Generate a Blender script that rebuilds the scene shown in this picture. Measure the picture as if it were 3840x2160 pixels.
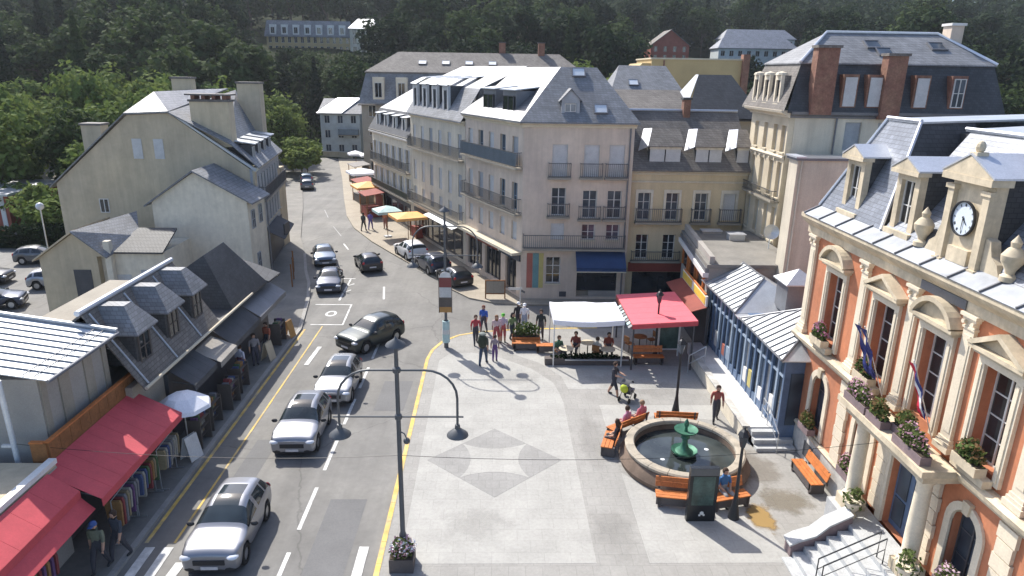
import bpy, bmesh, math, random
from mathutils import Vector, Matrix
from math import radians as rad, sin, cos, pi, hypot, atan2

for o in list(bpy.data.objects): bpy.data.objects.remove(o)
scene = bpy.context.scene
COL = scene.collection
rnd = random.Random(11)

# ------------------------------------------------------------------ camera
PITCH, YAW, ROLL, EYE = rad(17.4), rad(1.6), rad(0.9), 14.0
fw = Vector((sin(YAW) * cos(PITCH), cos(YAW) * cos(PITCH), -sin(PITCH)))
r0 = Vector((cos(YAW), -sin(YAW), 0)); u0 = r0.cross(fw)
rt = r0 * cos(ROLL) + u0 * sin(ROLL); up = -r0 * sin(ROLL) + u0 * cos(ROLL)
cd = bpy.data.cameras.new('camera'); cam = bpy.data.objects.new('camera', cd); COL.objects.link(cam)
cam.matrix_world = Matrix(((rt.x, up.x, -fw.x, 0), (rt.y, up.y, -fw.y, 0), (rt.z, up.z, -fw.z, EYE), (0, 0, 0, 1)))
cd.sensor_width = 36; cd.lens = 1.34 * 18; cd.clip_end = 2000; cd.clip_start = 0.2
scene.camera = cam

# ------------------------------------------------------------------ daylight
SUN_EL, SUN_AZ = rad(46.5), rad(-32.5)          # azimuth from +Y (down the street), negative = left
w = bpy.data.worlds.new('World'); scene.world = w; w.use_nodes = True
nt = w.node_tree; nt.nodes.clear()
sky = nt.nodes.new('ShaderNodeTexSky'); sky.sky_type = 'NISHITA'; sky.sun_disc = False
sky.sun_elevation = SUN_EL; sky.sun_rotation = SUN_AZ; sky.altitude = 950; sky.dust_density = 3.0; sky.air_density = .8; sky.ozone_density = .6
bg = nt.nodes.new('ShaderNodeBackground'); bg.inputs[1].default_value = 0.15
wo = nt.nodes.new('ShaderNodeOutputWorld')
nt.links.new(sky.outputs[0], bg.inputs[0]); nt.links.new(bg.outputs[0], wo.inputs[0])
sl = bpy.data.lights.new('sun', 'SUN'); sl.energy = 3.7; sl.angle = rad(0.55); sl.color = (1, 0.95, 0.87)
so = bpy.data.objects.new('sun', sl); COL.objects.link(so)
sd = Vector((sin(SUN_AZ) * cos(SUN_EL), cos(SUN_AZ) * cos(SUN_EL), sin(SUN_EL)))
so.rotation_euler = sd.to_track_quat('Z', 'Y').to_euler(); so.location = (-30, 60, 80)
vs = scene.view_settings; vs.view_transform = 'Standard'; vs.look = 'None'; vs.gamma = 1; vs.exposure = 0.94; vs.use_curve_mapping = False
scene.render.engine = 'CYCLES'

# ------------------------------------------------------------------ materials
def principled(name):
    m = bpy.data.materials.new(name); m.use_nodes = True
    return m, m.node_tree, m.node_tree.nodes['Principled BSDF']
def col4(c): return (c[0], c[1], c[2], 1)
def noise(t, scale, detail=4, rough=.6, vec=None):
    n = t.nodes.new('ShaderNodeTexNoise'); n.inputs['Scale'].default_value = scale
    n.inputs['Detail'].default_value = detail; n.inputs['Roughness'].default_value = rough
    if vec: t.links.new(vec, n.inputs['Vector'])
    return n
def pos(t):
    return t.nodes.new('ShaderNodeNewGeometry').outputs['Position']
def mulmix(t, a, fac_socket, lo, hi):
    """colour socket a multiplied by a grey between lo and hi following fac"""
    mr = t.nodes.new('ShaderNodeMapRange'); mr.inputs[1].default_value = .3; mr.inputs[2].default_value = .7
    mr.inputs[3].default_value = lo; mr.inputs[4].default_value = hi
    t.links.new(fac_socket, mr.inputs[0])
    mx = t.nodes.new('ShaderNodeMix'); mx.data_type = 'RGBA'; mx.blend_type = 'MULTIPLY'; mx.inputs[0].default_value = 1
    t.links.new(a, mx.inputs[6])
    cb = t.nodes.new('ShaderNodeCombineColor')
    for i in range(3): t.links.new(mr.outputs[0], cb.inputs[i])
    t.links.new(cb.outputs[0], mx.inputs[7])
    return mx.outputs[2]
def mat(name, c, rough=.8, metal=0., var=.14, scale=1.2, fine=18, fvar=.08, bump=.0, bscale=60, spec=.4, coat=0., tint=None, streak=0.):
    m, t, b = principled(name)
    P = pos(t)
    rgb = t.nodes.new('ShaderNodeRGB'); rgb.outputs[0].default_value = col4(c)
    s = rgb.outputs[0]
    if tint:
        n0 = noise(t, scale * .6, 3, .6, P)
        mx = t.nodes.new('ShaderNodeMix'); mx.data_type = 'RGBA'
        rp = t.nodes.new('ShaderNodeMapRange'); rp.inputs[1].default_value = .42; rp.inputs[2].default_value = .68
        t.links.new(n0.outputs[0], rp.inputs[0]); t.links.new(rp.outputs[0], mx.inputs[0])
        t.links.new(s, mx.inputs[6]); mx.inputs[7].default_value = col4(tint); s = mx.outputs[2]
    if var: s = mulmix(t, s, noise(t, scale, 5, .62, P).outputs[0], 1 - var, 1 + var)
    if streak:                                            # rain streaks run down the wall
        mp = t.nodes.new('ShaderNodeMapping'); mp.inputs['Scale'].default_value = (2.2, 2.2, .16); t.links.new(P, mp.inputs[0])
        s = mulmix(t, s, noise(t, 1.0, 5, .7, mp.outputs[0]).outputs[0], 1 - streak, 1 + streak * .6)
    if fvar: s = mulmix(t, s, noise(t, fine, 3, .6, P).outputs[0], 1 - fvar, 1 + fvar)
    t.links.new(s, b.inputs['Base Color'])
    b.inputs['Roughness'].default_value = rough; b.inputs['Metallic'].default_value = metal
    b.inputs['Specular IOR Level'].default_value = spec; b.inputs['Coat Weight'].default_value = coat
    if coat: b.inputs['Coat Roughness'].default_value = .08
    if bump:
        bn = t.nodes.new('ShaderNodeBump'); bn.inputs['Strength'].default_value = bump; bn.inputs['Distance'].default_value = .02
        t.links.new(noise(t, bscale, 3, .6, P).outputs[0], bn.inputs['Height']); t.links.new(bn.outputs[0], b.inputs['Normal'])
    return m
def slate(name, c, rough=.5, metal=.0, spec=.5, row=.13, wid=.21, var=.15):
    """courses of slates: rows follow the height, so they fit any slope"""
    m, t, b = principled(name)
    P = pos(t); sx = t.nodes.new('ShaderNodeSeparateXYZ'); t.links.new(P, sx.inputs[0])
    ad = t.nodes.new('ShaderNodeMath'); ad.operation = 'ADD'; t.links.new(sx.outputs[0], ad.inputs[0]); t.links.new(sx.outputs[1], ad.inputs[1])
    cv = t.nodes.new('ShaderNodeCombineXYZ'); t.links.new(ad.outputs[0], cv.inputs[0]); t.links.new(sx.outputs[2], cv.inputs[1])
    br = t.nodes.new('ShaderNodeTexBrick'); t.links.new(cv.outputs[0], br.inputs['Vector'])
    br.inputs['Color1'].default_value = col4([x * (1 - var) for x in c]); br.inputs['Color2'].default_value = col4([x * (1 + var) for x in c])
    br.inputs['Mortar'].default_value = col4([x * .55 for x in c]); br.inputs['Scale'].default_value = 1
    br.inputs['Mortar Size'].default_value = .008; br.inputs['Brick Width'].default_value = wid; br.inputs['Row Height'].default_value = row
    s = mulmix(t, br.outputs[0], noise(t, .8, 5, .65, P).outputs[0], .8, 1.22)
    t.links.new(s, b.inputs['Base Color'])
    b.inputs['Roughness'].default_value = rough; b.inputs['Metallic'].default_value = metal; b.inputs['Specular IOR Level'].default_value = spec
    bn = t.nodes.new('ShaderNodeBump'); bn.inputs['Strength'].default_value = .5; bn.inputs['Distance'].default_value = .015
    t.links.new(br.outputs['Fac'], bn.inputs['Height']); bn.invert = True; t.links.new(bn.outputs[0], b.inputs['Normal'])
    return m
def glass(name, c=(.02, .025, .03), rough=.06, spec=.9):
    m, t, b = principled(name)
    s = t.nodes.new('ShaderNodeRGB'); s.outputs[0].default_value = col4(c)
    t.links.new(mulmix(t, s.outputs[0], noise(t, .9, 2, .5, pos(t)).outputs[0], .5, 1.6), b.inputs['Base Color'])
    b.inputs['Roughness'].default_value = rough; b.inputs['Specular IOR Level'].default_value = spec
    return m
def leafmat(name, c, c2):
    m, t, b = principled(name)
    oi = t.nodes.new('ShaderNodeObjectInfo')
    mx = t.nodes.new('ShaderNodeMix'); mx.data_type = 'RGBA'
    mx.inputs[6].default_value = col4(c); mx.inputs[7].default_value = col4(c2)
    ad = t.nodes.new('ShaderNodeMath'); ad.operation = 'MULTIPLY_ADD'; ad.inputs[1].default_value = .55
    n = noise(t, .35, 4, .65, pos(t)); mr = t.nodes.new('ShaderNodeMapRange'); mr.inputs[1].default_value = .35; mr.inputs[2].default_value = .7; mr.inputs[4].default_value = .6
    t.links.new(n.outputs[0], mr.inputs[0]); t.links.new(oi.outputs['Random'], ad.inputs[0]); t.links.new(mr.outputs[0], ad.inputs[2])
    t.links.new(ad.outputs[0], mx.inputs[0])
    t.links.new(mulmix(t, mx.outputs[2], noise(t, 3.5, 2, .6, pos(t)).outputs[0], .7, 1.3), b.inputs['Base Color'])
    b.inputs['Roughness'].default_value = .85; b.inputs['Specular IOR Level'].default_value = .08
    tr = t.nodes.new('ShaderNodeBsdfTranslucent'); t.links.new(mx.outputs[2], tr.inputs[0])
    ms = t.nodes.new('ShaderNodeMixShader'); ms.inputs[0].default_value = .28
    out = t.nodes['Material Output']
    t.links.new(b.outputs[0], ms.inputs[1]); t.links.new(tr.outputs[0], ms.inputs[2]); t.links.new(ms.outputs[0], out.inputs[0])
    return m
M = {}
def paving(name, c, bw, bh, var, joint):
    m, t, b = principled(name)
    P = pos(t); br = t.nodes.new('ShaderNodeTexBrick'); t.links.new(P, br.inputs['Vector'])
    br.inputs['Color1'].default_value = col4([x * (1 - var) for x in c]); br.inputs['Color2'].default_value = col4([x * (1 + var) for x in c])
    br.inputs['Mortar'].default_value = col4([x * joint for x in c]); br.inputs['Scale'].default_value = 1
    br.inputs['Mortar Size'].default_value = .012; br.inputs['Brick Width'].default_value = bw; br.inputs['Row Height'].default_value = bh
    s = mulmix(t, br.outputs[0], noise(t, .7, 6, .65, P).outputs[0], .88, 1.1)
    s = mulmix(t, s, noise(t, 9, 4, .6, P).outputs[0], .92, 1.08)
    n = noise(t, 2.2, 5, .75, P); st = t.nodes.new('ShaderNodeMapRange'); st.inputs[1].default_value = .62; st.inputs[2].default_value = .78; st.inputs[4].default_value = .3
    t.links.new(n.outputs[0], st.inputs[0]); mx = t.nodes.new('ShaderNodeMix'); mx.data_type = 'RGBA'
    t.links.new(st.outputs[0], mx.inputs[0]); t.links.new(s, mx.inputs[6]); mx.inputs[7].default_value = (c[0] * .6, c[1] * .56, c[2] * .5, 1)
    t.links.new(mx.outputs[2], b.inputs['Base Color']); b.inputs['Roughness'].default_value = .8; b.inputs['Specular IOR Level'].default_value = .3
    return m
M['asphalt'] = mat('asphalt', (.165, .161, .152), .82, var=.13, scale=.45, fine=5, fvar=.07, bump=.25, bscale=90, spec=.35, tint=(.20, .194, .18))
def asphalt():
    m = M['asphalt']; t = m.node_tree; b = t.nodes['Principled BSDF']; src = b.inputs['Base Color'].links[0].from_socket
    mp = t.nodes.new('ShaderNodeMapping'); mp.inputs['Scale'].default_value = (1.3, .07, 1); t.links.new(pos(t), mp.inputs[0])
    s = mulmix(t, src, noise(t, 1.0, 4, .6, mp.outputs[0]).outputs[0], .88, 1.12)                 # wheel tracks worn along the street
    vo = t.nodes.new('ShaderNodeTexVoronoi'); vo.feature = 'DISTANCE_TO_EDGE'; vo.inputs['Scale'].default_value = .16; n = noise(t, .9, 4, .7, pos(t))
    mx = t.nodes.new('ShaderNodeMix'); mx.data_type = 'VECTOR'; mx.inputs[0].default_value = .35; t.links.new(pos(t), mx.inputs[4]); t.links.new(n.outputs[1], mx.inputs[5]); t.links.new(mx.outputs[1], vo.inputs['Vector'])
    mr = t.nodes.new('ShaderNodeMapRange'); mr.inputs[1].default_value = .0; mr.inputs[2].default_value = .004; mr.inputs[3].default_value = .72; mr.inputs[4].default_value = 1.; t.links.new(vo.outputs['Distance'], mr.inputs[0])
    m2 = t.nodes.new('ShaderNodeMix'); m2.data_type = 'RGBA'; m2.blend_type = 'MULTIPLY'; m2.inputs[0].default_value = 1; cb = t.nodes.new('ShaderNodeCombineColor')
    for i in range(3): t.links.new(mr.outputs[0], cb.inputs[i])
    t.links.new(s, m2.inputs[6]); t.links.new(cb.outputs[0], m2.inputs[7]); t.links.new(m2.outputs[2], b.inputs['Base Color'])
asphalt()
def stainmat(name, c, cx, cy, rx, ry, amt, nz=1.3):
    """a stain with its own ragged outline that thins out at the edge"""
    m, t, b = principled(name); P = pos(t)
    mp = t.nodes.new('ShaderNodeMapping'); mp.vector_type = 'POINT'; mp.inputs['Location'].default_value = (-cx / rx, -cy / ry, 0); mp.inputs['Scale'].default_value = (1 / rx, 1 / ry, 0); t.links.new(P, mp.inputs[0])
    ln = t.nodes.new('ShaderNodeVectorMath'); ln.operation = 'LENGTH'; t.links.new(mp.outputs[0], ln.inputs[0])
    n = noise(t, nz, 5, .7, P); a = t.nodes.new('ShaderNodeMath'); a.operation = 'MULTIPLY_ADD'; a.inputs[1].default_value = 1.5; t.links.new(n.outputs[0], a.inputs[0]); t.links.new(ln.outputs['Value'], a.inputs[2])
    mr = t.nodes.new('ShaderNodeMapRange'); mr.inputs[1].default_value = 1.25; mr.inputs[2].default_value = 1.6; mr.inputs[3].default_value = amt; mr.inputs[4].default_value = 0; t.links.new(a.outputs[0], mr.inputs[0])
    tr = t.nodes.new('ShaderNodeBsdfTransparent'); ms = t.nodes.new('ShaderNodeMixShader'); t.links.new(mr.outputs[0], ms.inputs[0]); t.links.new(tr.outputs[0], ms.inputs[1]); t.links.new(b.outputs[0], ms.inputs[2]); t.links.new(ms.outputs[0], t.nodes['Material Output'].inputs[0])
    b.inputs['Base Color'].default_value = col4(c); b.inputs['Roughness'].default_value = .8
    return m
M['asphalt_patch'] = mat('asphalt_patch', (.14, .14, .14), .85, var=.1, scale=.8, bump=.2)
M['asphalt_pale'] = mat('worn_white_paint', (.32, .32, .31), .8, var=.2)
M['ground'] = mat('ground', (.16, .15, .12), .9, var=.25, scale=.2, fine=3)
M['pave_left'] = mat('pave_left', (.21, .20, .18), .85, var=.16, scale=.7, fine=6, tint=(.17, .163, .15))
M['pave_right'] = paving('pave_right', (.33, .29, .23), .6, .4, .05, .8)
M['plaza'] = paving('plaza', (.285, .278, .26), .5, .5, .04, .86)
M['plaza_light'] = paving('plaza_light', (.345, .34, .318), .8, .55, .03, .9)
M['plaza_dark'] = paving('plaza_dark', (.268, .264, .252), .5, .5, .04, .86)
M['kerb'] = mat('kerb', (.3, .29, .27), .85)
M['yellow'] = mat('yellow', (.62, .42, .1), .75, var=.25, scale=2.5, tint=(.4, .33, .2))
M['white_paint'] = mat('white_paint', (.62, .62, .6), .7, var=.2, scale=3, tint=(.4, .4, .39))
M['cream'] = mat('cream', (.52, .435, .30), .9, var=.12, scale=.35, fine=2.5, fvar=.06, tint=(.47, .40, .29), streak=.14)
M['cream_light'] = mat('cream_light', (.66, .60, .48), .9, var=.1, scale=.5, fine=3, tint=(.60, .55, .45), streak=.12)
M['beige'] = mat('beige', (.60, .50, .40), .9, var=.1, scale=.4, fine=3, fvar=.05, tint=(.55, .46, .38), streak=.13)
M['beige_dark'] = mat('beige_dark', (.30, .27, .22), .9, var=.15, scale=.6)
M['yellow_wall'] = mat('yellow_wall', (.60, .49, .31), .9, var=.1, scale=.5, tint=(.55, .45, .30), streak=.12)
M['pale_wall'] = mat('pale_wall', (.60, .54, .43), .9, var=.12, scale=.5, streak=.15)
M['sun_stone'] = mat('sun_stone', (.62, .54, .40), .85, var=.12, scale=.8, tint=(.5, .42, .3))
M['trim'] = mat('trim', (.56, .50, .38), .8, var=.1, scale=1)
M['white_trim'] = mat('white_trim', (.66, .65, .62), .6, var=.08)
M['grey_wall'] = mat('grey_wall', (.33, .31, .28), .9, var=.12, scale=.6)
M['ochre'] = mat('ochre', (.46, .35, .18), .9, var=.12, scale=.3)
M['bluegrey_wall'] = mat('bluegrey_wall', (.46, .50, .50), .9)
M['red_wall'] = mat('red_wall', (.30, .09, .06), .9)
M['brick'] = mat('brick_red', (.21, .105, .075), .9, var=.2, scale=2, fine=12, fvar=.2, tint=(.26, .15, .10))
M['slate'] = slate('slate', (.20, .205, .215), .62, spec=.4)
M['slate_dark'] = slate('slate_dark', (.06, .062, .066), .6, spec=.4)
M['slate_brown'] = slate('slate_brown', (.17, .155, .14), .75, spec=.3)
M['slate_shine'] = slate('slate_shine', (.21, .215, .225), .46, metal=.55, spec=.6)
M['slate_blue'] = slate('slate_blue', (.19, .205, .235), .5, metal=.3, spec=.5)
M['zinc'] = mat('zinc', (.46, .48, .50), .42, metal=.45, var=.1, scale=1.5, spec=.5)
M['zinc_white'] = mat('zinc_white', (.60, .64, .67), .45, metal=.25, var=.06, scale=2)
M['zinc_apron'] = mat('zinc_apron', (.34, .36, .39), .58, metal=.25, var=.22, scale=1.1, fine=5, tint=(.25, .265, .29))
M['zinc_rib'] = mat('zinc_rib', (.25, .265, .285), .5, metal=.4)
M['zinc_dark'] = mat('zinc_dark', (.17, .175, .19), .5, metal=.4)
M['zinc_shine'] = mat('zinc_shine', (.62, .64, .68), .4, metal=.6, var=.08)
M['glass'] = glass('glass'); M['glass_blue'] = glass('glass_blue', (.05, .065, .085), .15, .35); M['glass_pale'] = glass('glass_pale', (.16, .17, .18), .25)
M['frame_white'] = mat('frame_white', (.58, .57, .54), .6); M['frame_dark'] = mat('frame_dark', (.07, .07, .075), .6)
M['shutter'] = mat('shutter_paint', (.50, .50, .49), .7, var=.1, scale=2); M['shutter_grey'] = mat('shutter_grey', (.33, .345, .36), .7, var=.12, scale=2)
M['shutter_blue'] = mat('shutter_blue', (.24, .31, .36), .7, var=.12)
M['iron'] = mat('iron', (.03, .032, .036), .5, metal=.3); M['iron_grey'] = mat('iron_grey', (.11, .115, .12), .5, metal=.3)
M['steel'] = mat('steel', (.5, .52, .54), .35, metal=.7)
M['orange_wall'] = mat('orange_wall', (.49, .185, .092), .85, var=.14, scale=.9, fine=6, tint=(.43, .18, .10), streak=.1)
M['stone'] = mat('stone', (.60, .51, .37), .8, var=.14, scale=1.6, fine=9, tint=(.43, .37, .27), bump=.15, streak=.16)
M['stone_light'] = mat('stone_light', (.66, .58, .45), .8, var=.1, scale=1.5)
M['plinth'] = mat('plinth', (.50, .48, .44), .85, var=.2, scale=2, fine=10, tint=(.38, .37, .34), bump=.25)
M['granite'] = mat('granite', (.42, .43, .43), .7, var=.12, scale=3, fine=20, fvar=.15)
M['purple_stone'] = mat('purple_stone', (.20, .15, .155), .8, var=.2, scale=2)
M['red_canvas'] = mat('red_canvas', (.52, .075, .09), .75, var=.1, scale=2, fvar=.05); M['dark_red'] = mat('dark_red', (.24, .06, .045), .8)
M['pink_canvas'] = mat('faded_backlit_canvas', (.68, .13, .16), .75, var=.06, scale=2); M['rim_stone'] = mat('fountain_rim_stone', (.38, .335, .265), .85, var=.18, scale=3, fine=14, tint=(.3, .27, .22))  # canopy red: some fading, plus backlit overexposure painted into the colour
M['white_canvas'] = mat('white_canvas', (.72, .73, .78), .7, var=.05); M['grey_canvas'] = mat('grey_canvas', (.075, .078, .085), .8, var=.2)
M['grey_light_canvas'] = mat('grey_light_canvas', (.30, .28, .25), .8, var=.15)
M['blue_canvas'] = mat('blue_canvas', (.03, .06, .14), .75); M['orange_canvas'] = mat('orange_canvas', (.82, .42, .14), .7); M['teal_canvas'] = mat('teal_canvas', (.42, .56, .55), .7)
M['wood'] = mat('wood', (.23, .10, .035), .7, var=.25, scale=3, fine=14, fvar=.15); M['orange_wood'] = mat('orange_wood', (.48, .16, .045), .6, var=.2, scale=5, fine=20, fvar=.12)
M['bench_dark'] = mat('bench_dark', (.10, .085, .08), .8)
M['blue_paint'] = mat('blue_paint', (.10, .15, .24), .5, var=.2, scale=2); M['blue_pale'] = mat('blue_pale', (.29, .36, .45), .5)
M['terrace'] = paving('terrace', (.56, .55, .53), .6, .6, .03, .9)
M['water'] = glass('pool_water', (.035, .042, .042), .05, .5); M['bronze'] = mat('bronze_green', (.05, .16, .105), .55, metal=.3, var=.25, scale=6)
M['black'] = mat('black_gloss', (.018, .02, .022), .25); M['screen'] = mat('screen_green', (.05, .085, .075), .2, var=.5, scale=2.5)  # screen is a mottled dark green without emission
M['yellow_sign'] = mat('yellow_sign', (.68, .47, .07), .6); M['sign_white'] = mat('sign_white', (.6, .6, .58), .6); M['sign_red'] = mat('sign_red', (.2, .055, .05), .6)
M['sign_brown'] = mat('sign_brown', (.10, .085, .075), .6); M['sign_orange'] = mat('sign_orange', (.4, .22, .07), .6)
M['poster_red'] = mat('poster_red', (.36, .12, .09), .7); M['poster_teal'] = mat('poster_teal', (.13, .25, .26), .7); M['poster_yellow'] = mat('poster_yellow', (.44, .38, .14), .7)
M['soil'] = mat('soil', (.06, .045, .03), .95); M['sand_patch'] = mat('ochre_stain', (.34, .21, .06), .9, var=.3, scale=3, tint=(.27, .22, .14))
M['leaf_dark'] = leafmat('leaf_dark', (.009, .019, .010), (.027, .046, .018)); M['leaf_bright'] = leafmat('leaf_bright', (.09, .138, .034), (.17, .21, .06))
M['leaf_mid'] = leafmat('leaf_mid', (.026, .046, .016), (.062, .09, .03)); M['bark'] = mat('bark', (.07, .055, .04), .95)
M['flower_pink'] = leafmat('flower_pink', (.42, .14, .26), (.6, .45, .5)); M['flower_green'] = leafmat('flower_green', (.06, .10, .03), (.14, .17, .06)); M['flower_dry'] = leafmat('flower_dry', (.16, .09, .05), (.22, .15, .07))
M['flag_red'] = mat('flag_red', (.5, .02, .05), .7); M['flag_white'] = mat('flag_white', (.7, .7, .72), .7); M['flag_blue'] = mat('flag_blue', (.02, .03, .16), .7)
M['skin'] = mat('skin', (.45, .27, .19), .6, var=.04); M['tyre'] = mat('tyre', (.018, .018, .018), .85); M['rim'] = mat('rim', (.42, .43, .45), .3, metal=.8)
M['lamp_glass'] = glass('headlamp_glass', (.55, .57, .6), .1, .8); M['tail_glass'] = glass('tail_glass', (.35, .02, .02), .15, .6); M['plate'] = mat('plate', (.62, .6, .6), .5)
M['car_glass'] = glass('car_glass', (.02, .028, .032), .08, .8); M['plastic'] = mat('plastic', (.03, .03, .032), .6)
def paint(name, c, metal=.5, rough=.32): return mat(name, c, rough, metal=metal, var=.03, fvar=0, coat=.6, spec=.5)
M['silver'] = paint('silver_paint', (.27, .28, .31), .7, .36); M['silver2'] = paint('pale_silver_paint', (.34, .35, .37), .7, .36)
M['dark_green'] = paint('dark_petrol_paint', (.035, .045, .045)); M['car_black'] = paint('black_paint', (.02, .022, .028)); M['car_blue'] = paint('blue_paint_car', (.10, .14, .20))
M['car_white'] = paint('white_car_paint', (.66, .66, .66), 0, .35); M['car_navy'] = paint('navy_paint', (.035, .045, .075)); M['car_grey'] = paint('grey_paint', (.12, .125, .13))
M['clock'] = mat('clock_face', (.62, .68, .74), .5, var=.03)
# ------------------------------------------------------------------ mesh helpers
class MB:
    def __init__(s): s.v = []; s.f = []; s.m = []
    def add(s, vs, fs, m=0):
        k = len(s.v); s.v += [tuple(p) for p in vs]; s.f += [tuple(i + k for i in q) for q in fs]; s.m += [m] * len(fs); return s
    def box(s, x0, x1, y0, y1, z0, z1, m=0):
        return s.add([(x0, y0, z0), (x1, y0, z0), (x1, y1, z0), (x0, y1, z0), (x0, y0, z1), (x1, y0, z1), (x1, y1, z1), (x0, y1, z1)],
                     [(3, 2, 1, 0), (4, 5, 6, 7), (0, 1, 5, 4), (1, 2, 6, 5), (2, 3, 7, 6), (3, 0, 4, 7)], m)
    def poly(s, pts, m=0): return s.add(pts, [tuple(range(len(pts)))], m)
    def prism(s, pts, d, m=0):
        """polygon pts (3D) extruded by vector d"""
        n = len(pts); a = [tuple(p) for p in pts]; b = [(p[0] + d[0], p[1] + d[1], p[2] + d[2]) for p in a]
        return s.add(a + b, [tuple(range(n)), tuple(range(2 * n - 1, n - 1, -1))] + [(i, i + n, (i + 1) % n + n, (i + 1) % n) for i in range(n)], m)
    def tube(s, path, r, n=8, m=0, cap=True):
        P = [Vector(p) for p in path]; rings = []; N = len(P)
        R = r if isinstance(r, (list, tuple)) else [r] * N
        ref = None
        for i, p in enumerate(P):
            d = (P[min(i + 1, N - 1)] - P[max(i - 1, 0)]).normalized()
            if ref is None:
                ref = Vector((1, 0, 0)) if abs(d.x) < .8 else Vector((0, 1, 0))
            a = (ref - d * ref.dot(d)).normalized(); b = d.cross(a); ref = a
            rings.append([p + (a * cos(2 * pi * k / n) + b * sin(2 * pi * k / n)) * R[i] for k in range(n)])
        vs = [q for g in rings for q in g]; fs = []
        for i in range(N - 1):
            for k in range(n): fs.append((i * n + k, i * n + (k + 1) % n, (i + 1) * n + (k + 1) % n, (i + 1) * n + k))
        if cap: fs += [tuple(range(n - 1, -1, -1)), tuple(range((N - 1) * n, N * n))]
        return s.add(vs, fs, m)
    def lathe(s, prof, n=16, c=(0, 0, 0), m=0, axis='z', a0=0., a1=2 * pi):
        vs = []; fs = []; full = abs(a1 - a0 - 2 * pi) < 1e-6; k = n if full else n + 1
        for (r, z) in prof:
            for i in range(k):
                a = a0 + (a1 - a0) * i / n
                p = (r * cos(a), r * sin(a), z)
                if axis == 'x': p = (p[2], p[0], p[1])
                if axis == 'y': p = (p[0], p[2], p[1])
                vs.append((p[0] + c[0], p[1] + c[1], p[2] + c[2]))
        for j in range(len(prof) - 1):
            for i in range(n):
                i2 = (i + 1) % k
                fs.append((j * k + i, j * k + i2, (j + 1) * k + i2, (j + 1) * k + i))
        return s.add(vs, fs, m)
    def ell(s, c, r, n=10, m=0, rows=6):
        return s.lathe([(r[0] * max(sin(pi * i / rows), .001), -r[2] * cos(pi * i / rows)) for i in range(rows + 1)], n, c, m) if r[0] == r[1] else s._ell(c, r, n, m, rows)
    def _ell(s, c, r, n, m, rows):
        k = len(s.v); s.lathe([(max(sin(pi * i / rows), .001), -cos(pi * i / rows)) for i in range(rows + 1)], n, (0, 0, 0), m)
        for i in range(k, len(s.v)):
            p = s.v[i]; s.v[i] = (c[0] + p[0] * r[0], c[1] + p[1] * r[1], c[2] + p[2] * r[2])
        return s
    def xf(s, mt):
        s.v = [tuple(mt @ Vector(p)) for p in s.v]; return s
    def mesh(s, name, mats, smooth=False):
        me = bpy.data.meshes.new(name); me.from_pydata(s.v, [], s.f); me.update()
        for k in (mats if isinstance(mats, (list, tuple)) else [mats]): me.materials.append(M[k] if isinstance(k, str) else k)
        if len(me.materials) > 1: me.polygons.foreach_set('material_index', s.m)
        b = bmesh.new(); b.from_mesh(me); bmesh.ops.recalc_face_normals(b, faces=b.faces); b.to_mesh(me); b.free()
        if smooth:
            me.polygons.foreach_set('use_smooth', [True] * len(me.polygons))
            try: me.set_sharp_from_angle(angle=rad(40))
            except Exception: pass
        return me

def link(name, me, parent=None, loc=(0, 0, 0), rz=0.0):
    o = bpy.data.objects.new(name, me); COL.objects.link(o); o.location = loc; o.rotation_euler = (0, 0, rz)
    if parent is not None: o.parent = parent
    return o
def part(name, mb, mats, parent, loc=(0, 0, 0), rz=0., smooth=False):
    return link(name, mb.mesh(name, mats, smooth), parent, loc, rz)
def tag(o, label, cat, group=None):
    o['label'] = label; o['category'] = cat
    if group: o['group'] = group
    return o
def thing(name, label, cat, loc=(0, 0, 0), rz=0., group=None):
    o = bpy.data.objects.new(name, None); COL.objects.link(o); o.location = loc; o.rotation_euler = (0, 0, rz); o.empty_display_size = .3
    return tag(o, label, cat, group)
def struct(name, mb, mats, parent=None, smooth=False):
    o = part(name, mb, mats, parent, smooth=smooth)
    if parent is None: o['kind'] = 'structure'
    return o
def copy_tree(o, parent=None):
    c = o.copy(); COL.objects.link(c); c.parent = parent
    for ch in o.children: copy_tree(ch, c)
    return c

# ------------------------------------------------------------------ building helpers
class Bld:
    """a building: world coordinates in, parts parented to an Empty at its base"""
    def __init__(s, name, label, x, y, cat='building', z=0.):
        s.o = Vector((x, y, z)); s.root = thing(name, label, cat, (x, y, z)); s.cache = {}
    def L(s, p): return (p[0] - s.o.x, p[1] - s.o.y, p[2] - s.o.z)
    def part(s, name, mb, mats, parent=None, smooth=False):
        """mb in world coordinates"""
        mb.v = [s.L(p) for p in mb.v]
        return part(name, mb, mats, parent or s.root, smooth=smooth)
    def put(s, name, me, F, x, y, z, parent=None):
        p = F.w(x, y, z); return link(name, me, parent or s.root, s.L(p), F.a)
class Face:
    """a facade frame: local x along the wall, local -y outwards"""
    def __init__(s, ox, oy, ang, oz=0.): s.x, s.y, s.z, s.a = ox, oy, oz, ang
    def w(s, x, y, z): return (s.x + x * cos(s.a) - y * sin(s.a), s.y + x * sin(s.a) + y * cos(s.a), s.z + z)
def fbox(F, mb, x0, x1, y0, y1, z0, z1, m=0):
    k = len(mb.v); mb.box(x0, x1, y0, y1, z0, z1, m)
    mb.v[k:] = [F.w(*p) for p in mb.v[k:]]
    return mb
def fpoly(F, mb, pts, y0, y1, m=0):
    """outline (x,z) extruded from y0 to y1 in the facade frame"""
    mb.prism([F.w(x, y0, z) for x, z in pts], tuple(Vector(F.w(0, y1, 0)) - Vector(F.w(0, y0, 0))), m); return mb

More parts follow.
